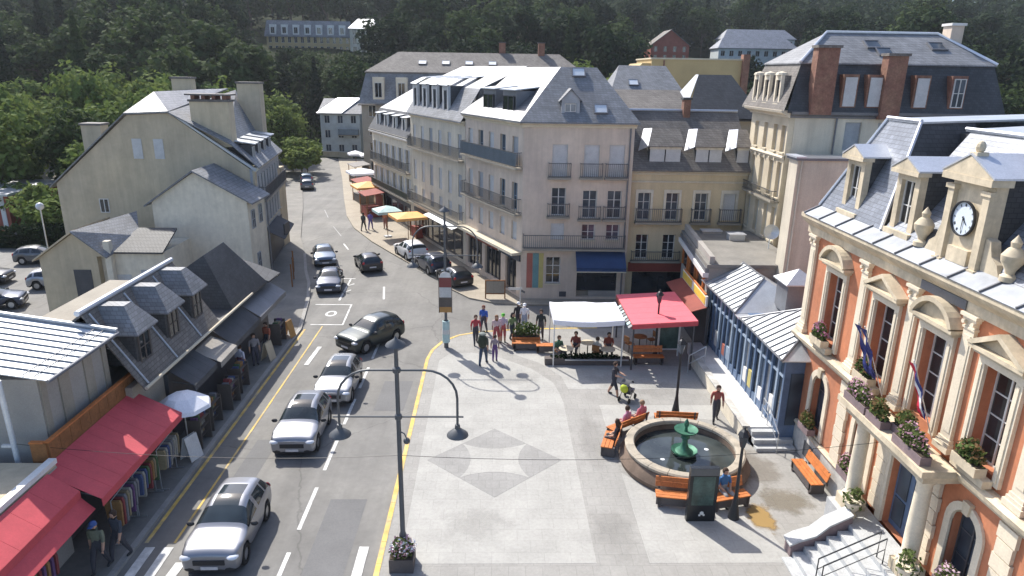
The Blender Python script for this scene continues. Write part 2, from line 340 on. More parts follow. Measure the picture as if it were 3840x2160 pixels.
def wall(b, F, W, z0, z1, holes, mat_, t=.3, x0=0., name='wall', split=None):
    """wall with real openings: holes = (xc, zb, w, h)"""
    xs = sorted(set([x0, W] + [max(x0, min(W, q)) for h in holes for q in (h[0] - h[2] / 2, h[0] + h[2] / 2)]))
    zs = sorted(set([z0, z1] + [q for h in holes for q in (h[1], h[1] + h[3])]))
    zs = [z for z in zs if z0 <= z <= z1]
    mb = MB()
    def inh(x, z): return any(abs(x - h[0]) < h[2] / 2 and h[1] < z < h[1] + h[3] for h in holes)
    for j in range(len(zs) - 1):                      # merge cells of a row into runs
        i = 0
        while i < len(xs) - 1:
            if inh((xs[i] + xs[i + 1]) / 2, (zs[j] + zs[j + 1]) / 2): i += 1; continue
            k = i
            while k < len(xs) - 1 and not inh((xs[k] + xs[k + 1]) / 2, (zs[j] + zs[j + 1]) / 2): k += 1
            mb.add([F.w(xs[i], 0, zs[j]), F.w(xs[k], 0, zs[j]), F.w(xs[k], 0, zs[j + 1]), F.w(xs[i], 0, zs[j + 1])], [(0, 1, 2, 3)])
            i = k
    for (xc, zb, w_, h_) in holes:
        a, c = xc - w_ / 2, xc + w_ / 2
        for q in ([(a, 0, zb), (a, t, zb), (a, t, zb + h_), (a, 0, zb + h_)], [(c, 0, zb), (c, 0, zb + h_), (c, t, zb + h_), (c, t, zb)],
                  [(a, 0, zb), (c, 0, zb), (c, t, zb), (a, t, zb)], [(a, 0, zb + h_), (a, t, zb + h_), (c, t, zb + h_), (c, 0, zb + h_)]):
            mb.add([F.w(*p) for p in q], [(0, 1, 2, 3)])
    for q in ([(x0, 0, z0), (x0, t, z0), (x0, t, z1), (x0, 0, z1)], [(W, 0, z0), (W, 0, z1), (W, t, z1), (W, t, z0)], [(x0, 0, z1), (x0, t, z1), (W, t, z1), (W, 0, z1)]):
        mb.add([F.w(*p) for p in q], [(0, 1, 2, 3)])
    me_v = [b.L(p) for p in mb.v]; mb.v = me_v
    me = bpy.data.meshes.new(name); me.from_pydata(mb.v, [], mb.f); me.materials.append(M[mat_]); me.update()
    return link(name, me, b.root)

WCACHE = {}
def wmeshes(w_, h_, rows, cols, fr, gl, ft=.05):
    k = (round(w_, 2), round(h_, 2), rows, cols, fr, gl, ft)
    if k not in WCACHE:
        f = MB(); t = ft
        f.box(-w_ / 2, -w_ / 2 + t, 0, .07, 0, h_); f.box(w_ / 2 - t, w_ / 2, 0, .07, 0, h_)
        f.box(-w_ / 2 + t, w_ / 2 - t, 0, .07, 0, t); f.box(-w_ / 2 + t, w_ / 2 - t, 0, .07, h_ - t, h_)
        cw = (w_ - 2 * t) / cols; rh = (h_ - 2 * t) / rows
        for i in range(1, cols): f.box(-w_ / 2 + t + i * cw - t * .55, -w_ / 2 + t + i * cw + t * .55, .002, .066, t, h_ - t)
        for j in range(1, rows): f.box(-w_ / 2 + t, w_ / 2 - t, .012, .06, t + j * rh - t * .35, t + j * rh + t * .35)
        p = MB().box(-cw / 2, cw / 2, .03, .045, 0, rh)
        WCACHE[k] = (f.mesh('window', fr), p.mesh('pane', gl), cw, rh, t)
    return WCACHE[k]
def window(b, F, xc, zb, w_, h_, rows=1, cols=2, fr='frame_white', gl='glass', dep=.16, sill=True, ft=.05):
    f, p, cw, rh, t = wmeshes(w_, h_, rows, cols, fr, gl, ft)
    o = b.put('window', f, F, xc, dep, zb)
    for i in range(cols):
        for j in range(rows):
            link('pane', p, o, (-w_ / 2 + t + (i + .5) * cw, 0, t + j * rh))
    if sill:
        k = ('sill', round(w_, 2))
        if k not in WCACHE: WCACHE[k] = MB().box(-w_ / 2 - .08, w_ / 2 + .08, -.09, .16, -.09, .0).mesh('sill', 'trim')
        link('sill', WCACHE[k], o, (0, -dep, -.001))
    return o
def roller(b, F, xc, zb, w_, h_, m='shutter', dep=.1):
    k = ('roller', round(w_, 2), round(h_, 2), m)
    if k not in WCACHE:
        mb = MB(); n = max(6, int(h_ / .12))
        for i in range(n): mb.box(-w_ / 2, w_ / 2, .0 if i % 2 else .012, .05, h_ * i / n, h_ * (i + 1) / n)
        WCACHE[k] = mb.mesh('roller_shutter', m)
    return b.put('roller_shutter', WCACHE[k], F, xc, dep, zb)
def leaf_shutters(b, F, xc, zb, w_, h_, m='shutter', closed=False):
    lw = w_ / 2 - .01 if closed else w_ * .48
    k = ('leafsh', round(lw, 2), round(h_, 2), m)
    if k not in WCACHE:
        mb = MB(); mb.box(-lw / 2, lw / 2, .015, .045, 0, h_)
        for (a, c) in ((-lw / 2, -lw / 2 + .06), (lw / 2 - .06, lw / 2)): mb.box(a, c, 0, .014, 0, h_)
        for z in (0, h_ * .48, h_ - .08): mb.box(-lw / 2 + .061, lw / 2 - .061, 0, .0135, z, z + .08)
        n = int(h_ / .16)
        for i in range(n): mb.box(-lw / 2 + .061, lw / 2 - .061, .005, .0145, h_ * i / n + .09, h_ * i / n + .14) if h_ * i / n + .14 < h_ - .09 else None
        WCACHE[k] = mb.mesh('shutter', m)
    for sgn in (-1, 1):
        x = xc + sgn * (lw / 2 + .005 if closed else w_ / 2 + lw / 2 + .02)
        b.put('shutter', WCACHE[k], F, x, .06 if closed else -.05, zb)
def balcony(b, F, x0, x1, z, depth=.55, h=.95, m='iron_grey', slabm='beige_dark', slab=.12, gap=.13, solid=None):
    mb = MB(); fbox(F, mb, x0, x1, -depth, -.002, z - slab, z)
    o = b.part('balcony', mb, slabm)
    r = MB()
    for zz in (z + .06, z + h):
        fbox(F, r, x0 + .03, x1 - .03, -depth + .02, -depth + .06, zz, zz + .04)
        for xx in (x0 + .03, x1 - .07): fbox(F, r, xx, xx + .04, -depth + .061, -.03, zz, zz + .04)
    n = max(2, int((x1 - x0) / gap))
    for i in range(n + 1):
        xx = x0 + .04 + (x1 - x0 - .08) * i / n; fbox(F, r, xx - .011, xx + .011, -depth + .03, -depth + .05, z + .1, z + h)
    k = max(2, int(depth / gap))
    for i in range(1, k):
        yy = -depth + .05 + (depth - .08) * i / k
        for xx in (x0 + .05, x1 - .05): fbox(F, r, xx - .011, xx + .011, yy - .01, yy + .01, z + .1, z + h)
    if solid: fbox(F, r, x0 + .06, x1 - .06, -depth + .062, -depth + .075, z + .1, z + h - .03, 1)
    o2 = MB(); rr = [b.L(p) for p in r.v]; r.v = rr
    part('railing', r, [m, solid] if solid else m, o, tuple(-q for q in o.location))
    return o
def cornice(b, F, x0, x1, z, prof, m, name='cornice', ret=None):
    """moulding: prof = list of (out, dz) going up"""
    pts = [(-.0, 0)] + [(-o_, dz) for o_, dz in prof] + [(.0, prof[-1][1])]
    e = x1 - x0; mb = MB()
    a = [F.w(x0, p[0] + .05 if i in (0, len(pts) - 1) else p[0], z + p[1]) for i, p in enumerate(pts)]
    d = Vector(F.w(x1, 0, 0)) - Vector(F.w(x0, 0, 0)); mb.prism(a, tuple(d))
    return b.part(name, mb, m)
def roof(b, polys, m, t=.1, name='roof'):
    for p in polys: o = b.part(name, MB().prism(p, (0, 0, -t)), m)     # one part for each slope
    return o
def skylight(b, p, rz, tilt, w_=.8, h_=1.0, m='glass_pale', parent=None):
    """a roof window on a slope: p centre, rz = facing angle (direction downhill), tilt = slope angle"""
    mt = Matrix.Translation(b.L(p)) @ Matrix.Rotation(rz, 4, 'Z') @ Matrix.Rotation(tilt, 4, 'X')
    f = MB()
    f.box(-w_ / 2, -w_ / 2 + .07, -h_ / 2, h_ / 2, .0, .09); f.box(w_ / 2 - .07, w_ / 2, -h_ / 2, h_ / 2, .0, .09)
    f.box(-w_ / 2 + .07, w_ / 2 - .07, -h_ / 2, -h_ / 2 + .07, .0, .09); f.box(-w_ / 2 + .07, w_ / 2 - .07, h_ / 2 - .07, h_ / 2, .0, .09)
    g = MB().box(-w_ / 2 + .07, w_ / 2 - .07, -h_ / 2 + .07, h_ / 2 - .07, .02, .06)
    o = part('skylight', f, 'zinc_dark', parent or b.root); o.matrix_local = mt
    part('pane', g, m, o)
    return o
def zinc_slope(b, e0, e1, up_, a0, a1, n, m='zinc', rib='zinc_dark', t=.035, name='roof_panel'):
    """standing-seam slope: eave e0-e1, up_ = vector from eave to ridge, ridge spans the fractions a0..a1 of the eave"""
    e0, e1, up_ = Vector(e0), Vector(e1), Vector(up_); d = e1 - e0
    nrm = d.cross(up_).normalized()
    if nrm.z < 0: nrm = -nrm
    def h(s_): return max(0., min(1., s_ / a0 if a0 > 1e-6 else 1., (1 - s_) / (1 - a1) if a1 < 1 - 1e-6 else 1.))
    for i in range(n):
        s0, s1 = i / n, (i + 1) / n
        ss = [s0] + [q for q in (a0, a1) if s0 + 1e-4 < q < s1 - 1e-4] + [s1]
        pts = [e0 + d * s0, e0 + d * s1] + [e0 + d * q + up_ * h(q) for q in reversed(ss)]
        cl = []
        for p in pts:
            if not cl or (p - cl[-1]).length > 1e-3: cl.append(p)
        if (cl[0] - cl[-1]).length < 1e-3: cl.pop()
        mb = MB()
        if len(cl) >= 3: mb.prism([tuple(p) for p in cl], tuple(nrm * -t))
        hh = h(s0)
        if hh > .03:
            a = e0 + d * s0; q = a + up_ * hh; sd_ = d.normalized() * .022
            mb.prism([tuple(a - sd_ + nrm * .002), tuple(a + sd_ + nrm * .002), tuple(q + sd_ + nrm * .002), tuple(q - sd_ + nrm * .002)], tuple(nrm * .05), 1)
        if mb.v: b.part(name, mb, [m, rib])
def chimney(b, x0, x1, y0, y1, z0, z1, m='cream', cap='slate_dark', name='chimney', pots=0, parent=None):
    mb = MB().box(x0, x1, y0, y1, z0, z1)
    o = b.part(name, mb, m, parent)
    c = MB().box(x0 - .08, x1 + .08, y0 - .08, y1 + .08, z1 + .002, z1 + .14); c.v = [b.L(p) for p in c.v]
    part('cap', c, cap, o)
    for i in range(pots):
        xx = x0 + (x1 - x0) * (i + .5) / pots; q = MB().lathe([(.001, .0), (.11, .0), (.13, .3), (.1, .42), (.001, .42)], 8, b.L((xx, (y0 + y1) / 2, z1 + .14)))
        part('chimney_pot', q, 'brick', o)
    return o
# ------------------------------------------------------------------ ground, road, plaza
RZ = -.10
def hill_z(x, y):
    y0 = 122 + 6 * sin(x * .03) - (12 if x < -35 else 0) * min(1, max(0, (-x - 35) / 30))
    d = max(0, y - y0)
    return .19 * d * min(1, d / 25 + .2) + (1.2 * sin(x * .07 + y * .05) if d > 10 else 0)
mb = MB(); N = 70; xs = [-420 + 840 * i / N for i in range(N + 1)]; ys = [-40 + (112 + 40) * i / 6 for i in range(6)] + [112 + 330 * (i / 50) for i in range(51)]
for y in ys:
    for x in xs: mb.v.append((x, y, hill_z(x, y) - .14 if y > 100 else -.14))
for j in range(len(ys) - 1):
    for i in range(N): mb.f.append((j * (N + 1) + i, j * (N + 1) + i + 1, (j + 1) * (N + 1) + i + 1, (j + 1) * (N + 1) + i)); mb.m.append(0 if ys[j] < 112 else 1)
M['forest_floor'] = mat('forest_floor', (.022, .03, .012), 1., var=.3, scale=.1, spec=.05)
struct('ground', mb, ['ground', 'forest_floor'], smooth=True)

LK = [(-10.95, 4), (-10.95, 36.7), (-11.8, 41.7), (-12.7, 45.5), (-13.7, 48.5), (-15.1, 53.5), (-16.9, 59), (-20.6, 73.7), (-23.4, 84), (-28.2, 101), (-33, 118), (-50, 136)]
RK = [(-26, 116), (-20.7, 94), (-17.3, 78.8), (-14.9, 68.7), (-13.1, 63.2), (-10.5, 57.8), (-8.2, 53.8), (-4.0, 46.7), (-2.9, 44.4), (-1.6, 42.5), (0.2, 41.45), (2.3, 41.2)]
PL = [(-3.3, 4), (-3.3, 32.4), (-3.15, 33.6), (-2.7, 34.8), (-1.9, 35.7), (-.9, 36.2), (1.5, 36.7), (6, 37.0), (11.5, 37.3)]
road = LK + [(-42, 134)] + RK + [(9, 41.2), (12, 41.2)] + PL[::-1]
struct('road', MB().poly([(x, y, RZ) for x, y in road]), 'asphalt')
pm = MB()
for (x0, x1, y0, y1) in ((-5.6, -4.4, 11, 20.5), (-9.4, -8.6, 20, 24.5), (-5.2, -3.9, 27, 30)):
    pm.poly([(x0, y0, RZ + .004), (x1, y0, RZ + .004), (x1 + .1, y1, RZ + .004), (x0 + .05, y1, RZ + .004)])
struct('road_patch', pm, 'asphalt_patch')
lp = LK + [(-62, 136), (-40, 101), (-34, 84), (-30, 70), (-25.5, 60), (-22, 50), (-22, 40), (-20, 4)]
lpo = struct('pavement', MB().prism([(x, y, -.3) for x, y in lp], (0, 0, .3)), 'pave_left')
rp = RK + [(9.5, 41.2), (20, 41.2), (24, 60), (10, 80), (-3, 100), (-12, 116)]
struct('pavement', MB().prism([(x, y, -.3) for x, y in rp], (0, 0, .3)), 'pave_right')
plaza = struct('plaza', MB().prism([(x, y, -.3) for x, y in PL + [(11.5, 43), (30, 43), (30, 4)]], (0, 0, .3)), 'plaza')
struct('car_park', MB().poly([(x, y, RZ + .001) for x, y in [(-26.6, 30), (-26.6, 46), (-30, 50), (-33, 62), (-60, 62), (-60, 30)]]), 'asphalt')
# paving fields set in the plaza
def field(pts, m, z, nm='paving_field'): part(nm, MB().prism([(x, y, z - .003) for x, y in pts], (0, 0, .003)), m, plaza)
field([(-2.55, 17.1), (3.15, 17.1), (3.15, 27.6), (3.05, 28.6), (2.85, 29.7), (1.9, 31.3), (.4, 32.6), (-1.1, 33.3), (-2.3, 33.1), (-2.75, 32.2), (-2.75, 17.1)], 'plaza_light', .004)
field([(4.85, 17.1), (9.2, 17.1), (9.0, 18.2), (9.0, 19.8), (6.0, 20.4), (4.75, 22), (4.75, 17.1)], 'plaza_light', .004)
field([(4.72, 24.6), (5.6, 25.8), (7, 26.4), (9.6, 26), (9.8, 27.4), (4.72, 27.4)], 'plaza_light', .004)
field([(3.5, 29.0), (9.9, 29.0), (9.9, 31.6), (6.4, 32), (1.6, 33.8), (.9, 33.2), (2.4, 31.9), (3.3, 30.4)], 'plaza_light', .004)
DC = (.08, 22.85)
field([(DC[0], DC[1] + 2.4), (DC[0] + 2.55, DC[1]), (DC[0], DC[1] - 2.4), (DC[0] - 2.55, DC[1])], 'plaza_dark', .008, 'paving_diamond')
tips = [(-1.26, 1.19), (1.26, 1.19), (1.26, -1.19), (-1.26, -1.19)]; dips = [(0, .82), (.9, 0), (0, -.82), (-.9, 0)]; st = []
for k in range(4):                                   # pale four-pointed inlay that leaves a dark lobe in each corner of the diamond
    p, q, c = tips[k], tips[(k + 1) % 4], dips[k]; c = (2 * c[0] - (p[0] + q[0]) / 2, 2 * c[1] - (p[1] + q[1]) / 2)
    for i in range(8):
        t = i / 8; st.append((DC[0] + (1 - t) ** 2 * p[0] + 2 * t * (1 - t) * c[0] + t * t * q[0], DC[1] + (1 - t) ** 2 * p[1] + 2 * t * (1 - t) * c[1] + t * t * q[1]))
field(st, 'plaza_light', .012, 'paving_inlay')
def stain(nm, cx, cy, rx, ry, c, amt, z=.018, parent=plaza): part(nm, MB().poly([(cx - rx * 1.3, cy - ry * 1.3, z), (cx + rx * 1.3, cy - ry * 1.3, z), (cx + rx * 1.3, cy + ry * 1.3, z), (cx - rx * 1.3, cy + ry * 1.3, z)]), [stainmat(nm, c, cx, cy, rx, ry, amt)], parent)
stain('ochre_stain', 8.95, 19.3, .6, 1.1, (.30, .19, .06), .9); stain('damp_stain', 10.2, 20.2, 1.1, 1.0, (.19, .16, .11), .5, .019); stain('damp_stain', 10.0, 22.3, .9, 1.6, (.2, .17, .13), .35, .02)
for i, (cx, cy, rx, ry) in enumerate(((0.8, 30.3, 1.8, 1.2), (4.0, 24.0, .7, 3.0), (5.6, 29.8, 1.6, 1.0), (-.6, 19.0, 1.5, 1.0), (3.9, 18.5, .9, 1.6), (7.6, 29.0, 1.5, 1.2))): stain('worn_stain', cx, cy, rx, ry, (.22, .21, .195), .14, .021 + i * .001)
# yellow kerb stones along the plaza, plain ones elsewhere
def kerbline(path, parent, mname, w_=.16, top=.012, step=1.0):
    cum = 0; cache = {}
    for (a, c) in zip(path[:-1], path[1:]):
        L = hypot(c[0] - a[0], c[1] - a[1]); n = max(1, round(L / step)); ang = atan2(c[1] - a[1], c[0] - a[0]); l = L / n
        k = round(l, 3)
        if k not in cache: cache[k] = MB().box(.006, l - .006, -w_ / 2, w_ / 2, -.14, top).mesh('kerb_stone', mname)
        for i in range(n): link('kerb_stone', cache[k], parent, (a[0] + cos(ang) * l * i, a[1] + sin(ang) * l * i, 0), ang)
kerbline([(-3.36, 12), (-3.36, 32.4), (-3.2, 33.65), (-2.75, 34.85), (-1.93, 35.77), (-.9, 36.27), (1.5, 36.77), (6, 37.07)], plaza, 'yellow')
kerbline([(x - .02, y) for x, y in LK[:6]], lpo, 'kerb', .2)
# painted markings on the road
MK = [0]
def mark(name, quads, m='white_paint'):
    q_ = MB(); MK[0] += 1
    for p in quads: q_.poly([(x, y, RZ + .006 + .0007 * MK[0]) for x, y in p])
    return struct(name, q_, m)
def bar(x, y0, y1, w_, x2=None):
    x2 = x if x2 is None else x2; return [(x - w_ / 2, y0), (x + w_ / 2, y0), (x2 + w_ / 2, y1), (x2 - w_ / 2, y1)]
for i in range(6): mark('centre_line_dash', [bar(-6.2, 15.4 + 3.45 * i, 17.75 + 3.45 * i, .13)])
for a, c in (((-7.1, 42.3), (-7.5, 45.0)), ((-9.4, 50.6), (-10.5, 53)), ((-12.0, 55.2), (-12.8, 57.2))): mark('centre_line_dash', [bar(a[0], a[1], c[1], .13, c[0])])
mark('centre_line', [bar(-13.6, 60, 64, .09, -15.2), bar(-16.6, 68, 72, .09, -17.9)], 'asphalt_pale')
mark('yellow_line', [bar(-9.85, 18.2, 37.3, .075)], 'yellow')
mark('yellow_line', [bar(-10.72, 18.2, 36.8, .12)], 'yellow')
mark('yellow_line', [bar(-3.62, 12, 16.5, .1)], 'yellow')
mark('parking_bay_lines', [[(-10.6, 37.5), (-8.7, 37.5), (-8.7, 37.62), (-10.6, 37.62)], [(-11.2, 41.1), (-8.9, 41.1), (-8.9, 41.22), (-11.2, 41.22)], bar(-8.75, 37.63, 41.09, .1, -8.95),
                           [(-11.3, 46.8), (-9.8, 46.8), (-9.8, 46.92), (-11.3, 46.92)], bar(-9.9, 42, 46.7, .12, -10.1), [(-9.95, 43.5), (-9.55, 44.2), (-9.65, 44.3), (-10.05, 43.6)], [(-10.0, 45), (-9.6, 45.6), (-9.7, 45.7), (-10.1, 45.1)]])
rg = MB()
for k in range(20):
    a, c = 2 * pi * k / 20, 2 * pi * (k + 1) / 20
    rg.poly([(-9.85 + .34 * cos(a), 39.5 + .5 * sin(a), RZ + .006), (-9.85 + .34 * cos(c), 39.5 + .5 * sin(c), RZ + .006), (-9.85 + .2 * cos(c), 39.5 + .32 * sin(c), RZ + .006), (-9.85 + .2 * cos(a), 39.5 + .32 * sin(a), RZ + .006)])
struct('painted_ring', rg, 'white_paint')
for x in (-10.5, -9.93, -3.95): mark('crossing_bar', [bar(x, 14.6, 18.0, .3)])
mark('crossing_bar', [[(-9.5, 16.2), (-9.2, 16.2), (-9.12, 17.3), (-9.42, 17.3)]])
mark('bay_bar', [bar(-9.35, 31.8, 34.2, .22, -9.25)])
# ------------------------------------------------------------------ town hall
TH = Bld('town_hall', 'orange rendered town hall with cream stone trim, slate mansard and clock dormer', 12, 17)
TC = 17.0
FT = Face(12.0, 24.8, -pi / 2)                     # local x runs towards the camera side, x = 24.8 - y
def ty(y): return 24.8 - y
W_ = 15.6
wins = [22.65, 19.5, 17.0, 14.5, 11.35]; pils = [24.6, 20.85, 18.2, 15.8, 13.15, 9.4]
holes = [(ty(y), 4.95, 1.05, 2.45) for y in wins] + [(ty(y), 1.35, 1.0, 2.3) for y in wins if y != TC] + [(ty(TC), 1.0, 1.5, 2.9)]
wall(TH, FT, W_, 1.05, 8.5, holes, 'orange_wall', .35)
TH.part('wall_core', MB().box(12.36, 22, 9.3, 24.78, .02, 9.2), 'orange_wall')
TH.part('wall_core', MB().box(12.02, 22, 24.785, 24.8, 1.05, 9.0), 'orange_wall')
TH.part('plinth', fbox(FT, MB(), 0, ty(19.0), -.08, .3, 0, 1.05), 'plinth')
TH.part('plinth', fbox(FT, MB(), ty(14.9), W_, -.08, .3, 0, 1.05), 'plinth')
for y in wins:
    if abs(y - TC) > 1:
        o = TH.part('basement_vent', fbox(FT, MB(), ty(y) - .35, ty(y) + .35, -.1, -.082, .2, .8), 'frame_dark')
cornice(TH, FT, -.1, ty(18.95), 1.052, [(.12, 0), (.16, .08), (.1, .16)], 'stone', 'string_course')
cornice(TH, FT, ty(14.95), W_, 1.052, [(.12, 0), (.16, .08), (.1, .16)], 'stone', 'string_course')
cornice(TH, FT, -.15, ty(19.1), 4.22, [(.1, 0), (.12, .12), (.28, .2), (.32, .34), (.2, .42)], 'stone', 'floor_cornice')
cornice(TH, FT, ty(15.0), W_, 4.22, [(.1, 0), (.12, .12), (.28, .2), (.32, .34), (.2, .42)], 'stone', 'floor_cornice')
cornice(TH, FT, -.42, W_, 8.45, [(.1, 0), (.1, .26), (.2, .34), (.36, .48), (.44, .6), (.44, .74)], 'stone', 'eaves_cornice')
TH.part('frieze_panel', fbox(FT, MB(), ty(TC) - .95, ty(TC) + .95, -.14, -.101, 8.47, 8.72), 'zinc_dark')
def pilaster(y):
    x = ty(y); h = .2
    p = TH.part('pilaster', fbox(FT, fbox(FT, MB(), x - h, x + h, -.1, .05, 5.02, 8.05), x - h + .07, x + h - .07, -.118, -.099, 5.2, 7.9), 'stone_light')
    q = MB()
    for (e, z0, z1) in ((.1, 4.66, 4.82), (.06, 4.82, 4.92), (.03, 4.92, 5.02)): fbox(FT, q, x - h - e, x + h + e, -.1 - e, .05, z0, z1)
    q.v = [TH.L(v) for v in q.v]; part('base', q, 'stone_light', p)
    q = MB()
    for (e, z0, z1) in ((.03, 8.05, 8.11), (.0, 8.11, 8.28), (.05, 8.28, 8.36), (.1, 8.36, 8.45)): fbox(FT, q, x - h - e, x + h + e, -.1 - e, .05, z0, z1)
    for sx in (-1, 1): q.lathe([(.001, -.05), (.06, -.05), (.06, .05), (.001, .05)], 8, FT.w(x + sx * .17, -.14, 8.22), 0, 'x')
    q.v = [TH.L(v) for v in q.v]; part('capital', q, 'stone_light', p)
    # rusticated pier below: separate blocks
    nb = 7
    for i in range(nb):
        z0 = 1.22 + (4.2 - 1.22) * i / nb; z1 = 1.22 + (4.2 - 1.22) * (i + 1) / nb - .03; e = .0 if i % 2 else .04
        TH.part('pier_block', fbox(FT, MB(), x - .26 - e, x + .26 + e, -.1, .04, z0, z1), 'stone_light')
for y in pils: pilaster(y)
def arc(cx, cz, r, a0, a1, n): return [(cx + r * cos(a0 + (a1 - a0) * i / n), cz + r * sin(a0 + (a1 - a0) * i / n)) for i in range(n + 1)]
def upper_window(y, kind, balc):
    x = ty(y)
    s = MB()
    for sx in (-1, 1):
        a, c = sorted((x + sx * .53, x + sx * .75)); fbox(FT, s, a, c, -.1, .02, 4.78, 7.45)
        a, c = sorted((x + sx * .6, x + sx * .68)); fbox(FT, s, a, c, -.125, -.1, 4.9, 7.4)
    fbox(FT, s, x - .75, x + .75, -.1, .02, 7.452, 7.68)
    sr = TH.part('window_surround', s, 'stone_light')
    p = MB()
    fbox(FT, p, x - .92, x + .92, -.34, .02, 7.78, 7.88); fbox(FT, p, x - .84, x + .84, -.24, .02, 7.682, 7.778)
    if kind == 'arch':
        out = arc(x, 7.5, 1.0, rad(155), rad(25), 14); inn = arc(x, 7.5, .86, rad(25), rad(155), 14)
        out = [(q, max(z, 7.882)) for q, z in out]; inn = [(q, max(z, 7.882)) for q, z in inn]
        fpoly(FT, p, out + inn, -.36, .02); fpoly(FT, p, [(q, z) for q, z in arc(x, 7.5, .85, rad(154), rad(26), 12)], -.16, .02)
    else:
        fpoly(FT, p, [(x - .95, 7.882), (x - .95, 7.93), (x, 8.42), (x + .95, 7.93), (x + .95, 7.882), (x + .78, 7.882), (x, 8.28), (x - .78, 7.882)], -.36, .02)
        fpoly(FT, p, [(x - .77, 7.884), (x, 8.27), (x + .77, 7.884)], -.16, .02)
    p.v = [TH.L(v) for v in p.v]; part('pediment', p, 'stone', sr)
    window(TH, FT, x, 4.95, 1.05, 2.45, 4, 2, 'frame_white', 'glass', .26, False)
    if balc:
        fbx = MB(); fbox(FT, fbx, x - .6, x + .6, -.36, -.11, 4.7, 4.9)
        TH.part('window_ledge', fbx, 'stone')
upper_window(22.65, 'arch', True); upper_window(19.5, 'tri', True); upper_window(17.0, 'arch', False); upper_window(14.5, 'tri', True); upper_window(11.35, 'arch', True)
def lower_window(y):
    x = ty(y); s = MB(); zt = 3.1
    out = [(x - .72, 1.25), (x - .72, zt)] + arc(x, zt, .72, pi, 0, 12)[1:-1] + [(x + .72, zt), (x + .72, 1.25), (x + .5, 1.25), (x + .5, zt)] + arc(x, zt, .5, 0, pi, 12)[1:-1] + [(x - .5, zt), (x - .5, 1.25)]
    fpoly(FT, s, out, -.07, .02); o = TH.part('window_surround', s, 'stone_light')
    k = MB(); fpoly(FT, k, [(x - .1, 3.56), (x - .14, 3.9), (x + .14, 3.9), (x + .1, 3.56)], -.13, .01); k.v = [TH.L(v) for v in k.v]; part('keystone', k, 'stone', o)
    f = MB(); fpoly(FT, f, [(x - .52, zt + .05)] + arc(x, zt + .05, .52, pi, 0, 12) + [(x + .52, zt + .56), (x - .52, zt + .56)], .03, .2)
    TH.part('arch_spandrel', f, 'stone')
    window(TH, FT, x, 1.35, 1.0, 2.3, 3, 2, 'frame_dark', 'glass_blue', .24, True)
for y in wins:
    if y != TC: lower_window(y)
# entrance door
dr = MB(); x = ty(TC); fbox(FT, dr, x - .75, x + .75, .2, .28, 1.0, 3.9); do = TH.part('door', dr, 'blue_paint')
for sx in (-1, 1):
    for (z0, z1) in ((1.2, 2.0), (2.1, 3.1), (3.25, 3.75)):
        q = fbox(FT, MB(), x + sx * .38 - .26, x + sx * .38 + .26, .17, .199, z0, z1); q.v = [TH.L(v) for v in q.v]; part('door_panel', q, 'glass_blue', do)
s = MB()
for sx in (-1, 1): a, c = sorted((x + sx * .77, x + sx * 1.05)); fbox(FT, s, a, c, -.09, .02, 1.0, 4.0)
fbox(FT, s, x - 1.05, x + 1.05, -.09, .02, 4.002, 4.2); TH.part('door_surround', s, 'stone_light')
# porch: landing, columns, entablature that carries the balcony
TH.part('landing', MB().box(10.9, 11.9, 14.7, 19.05, 0, 1.0), 'granite')
for y in (18.55, 15.45):
    for (cx) in (11.4,):
        TH.part('column_pedestal', MB().box(cx - .32, cx + .32, y - .32, y + .32, 1.002, 1.35), 'stone')
        c = MB().lathe([(.001, 1.352), (.3, 1.352), (.3, 1.42), (.25, 1.5), (.215, 1.55), (.22, 2.4), (.19, 3.8), (.2, 3.86), (.25, 3.95), (.27, 4.04), (.001, 4.04)], 20, (cx, y, 0))
        co = TH.part('column', c, 'stone_light', smooth=True)
        q = MB().box(cx - .3, cx + .3, y - .3, y + .3, 4.042, 4.12); q.v = [TH.L(v) for v in q.v]; part('abacus', q, 'stone', co)
e = MB().box(11.0, 11.99, 15.0, 19.0, 4.122, 4.34); TH.part('entablature', e, 'stone')
e = MB().box(10.9, 11.99, 14.9, 19.1, 4.342, 4.42).box(10.78, 11.66, 14.78, 19.22, 4.422, 4.6); TH.part('balcony_slab', e, 'stone')
# stairs
for i in range(6):
    z1 = 1.0 - .16 * (i + 1) + .0; x1 = 10.9 - .34 * i
    TH.part('step', MB().box(x1 - .37, x1 + .02 if i else 10.898, 13.4, 17.34 + .035 * (5 - i) - .02, 0, z1), 'granite')
cw = MB().prism([(9.1, 17.35, 0), (9.1, 17.35, .38), (9.4, 17.4, .5), (9.9, 17.45, .62), (10.3, 17.5, .95), (11.0, 17.6, 1.25), (11.0, 17.6, 0)], (0, .42, 0)); TH.part('stair_cheek', cw, 'purple_stone')
cw = MB().prism([(9.05, 17.32, .39), (9.38, 17.38, .51), (9.88, 17.43, .63), (10.28, 17.48, .96), (11.0, 17.58, 1.26), (11.0, 17.58, 1.32), (10.26, 17.48, 1.02), (9.86, 17.43, .69), (9.36, 17.38, .57), (9.05, 17.32, .45)], (0, .5, 0)); TH.part('cheek_coping', cw, 'granite')
for yy in (16.1, 15.8):
    hr = MB().tube([(9.3, yy, .12), (9.3, yy, .95), (10.95, yy, 1.85), (10.95, yy, 1.02)], .022, 6); hr.tube([(9.3, yy, .6), (10.95, yy, 1.5)], .015, 6); TH.part('handrail', hr, 'iron')
# mansard roof with two pavilions
ze = 9.2
def mans(y0, y1, ye0, ye1, xt, zt, m):
    e = MB(); xe = 11.55
    A = (xe, y0, ze); B = (xe, y1, ze); C = (12.05, y0, 9.5); D = (12.05, y1, 9.5)
    return A, B, C, D
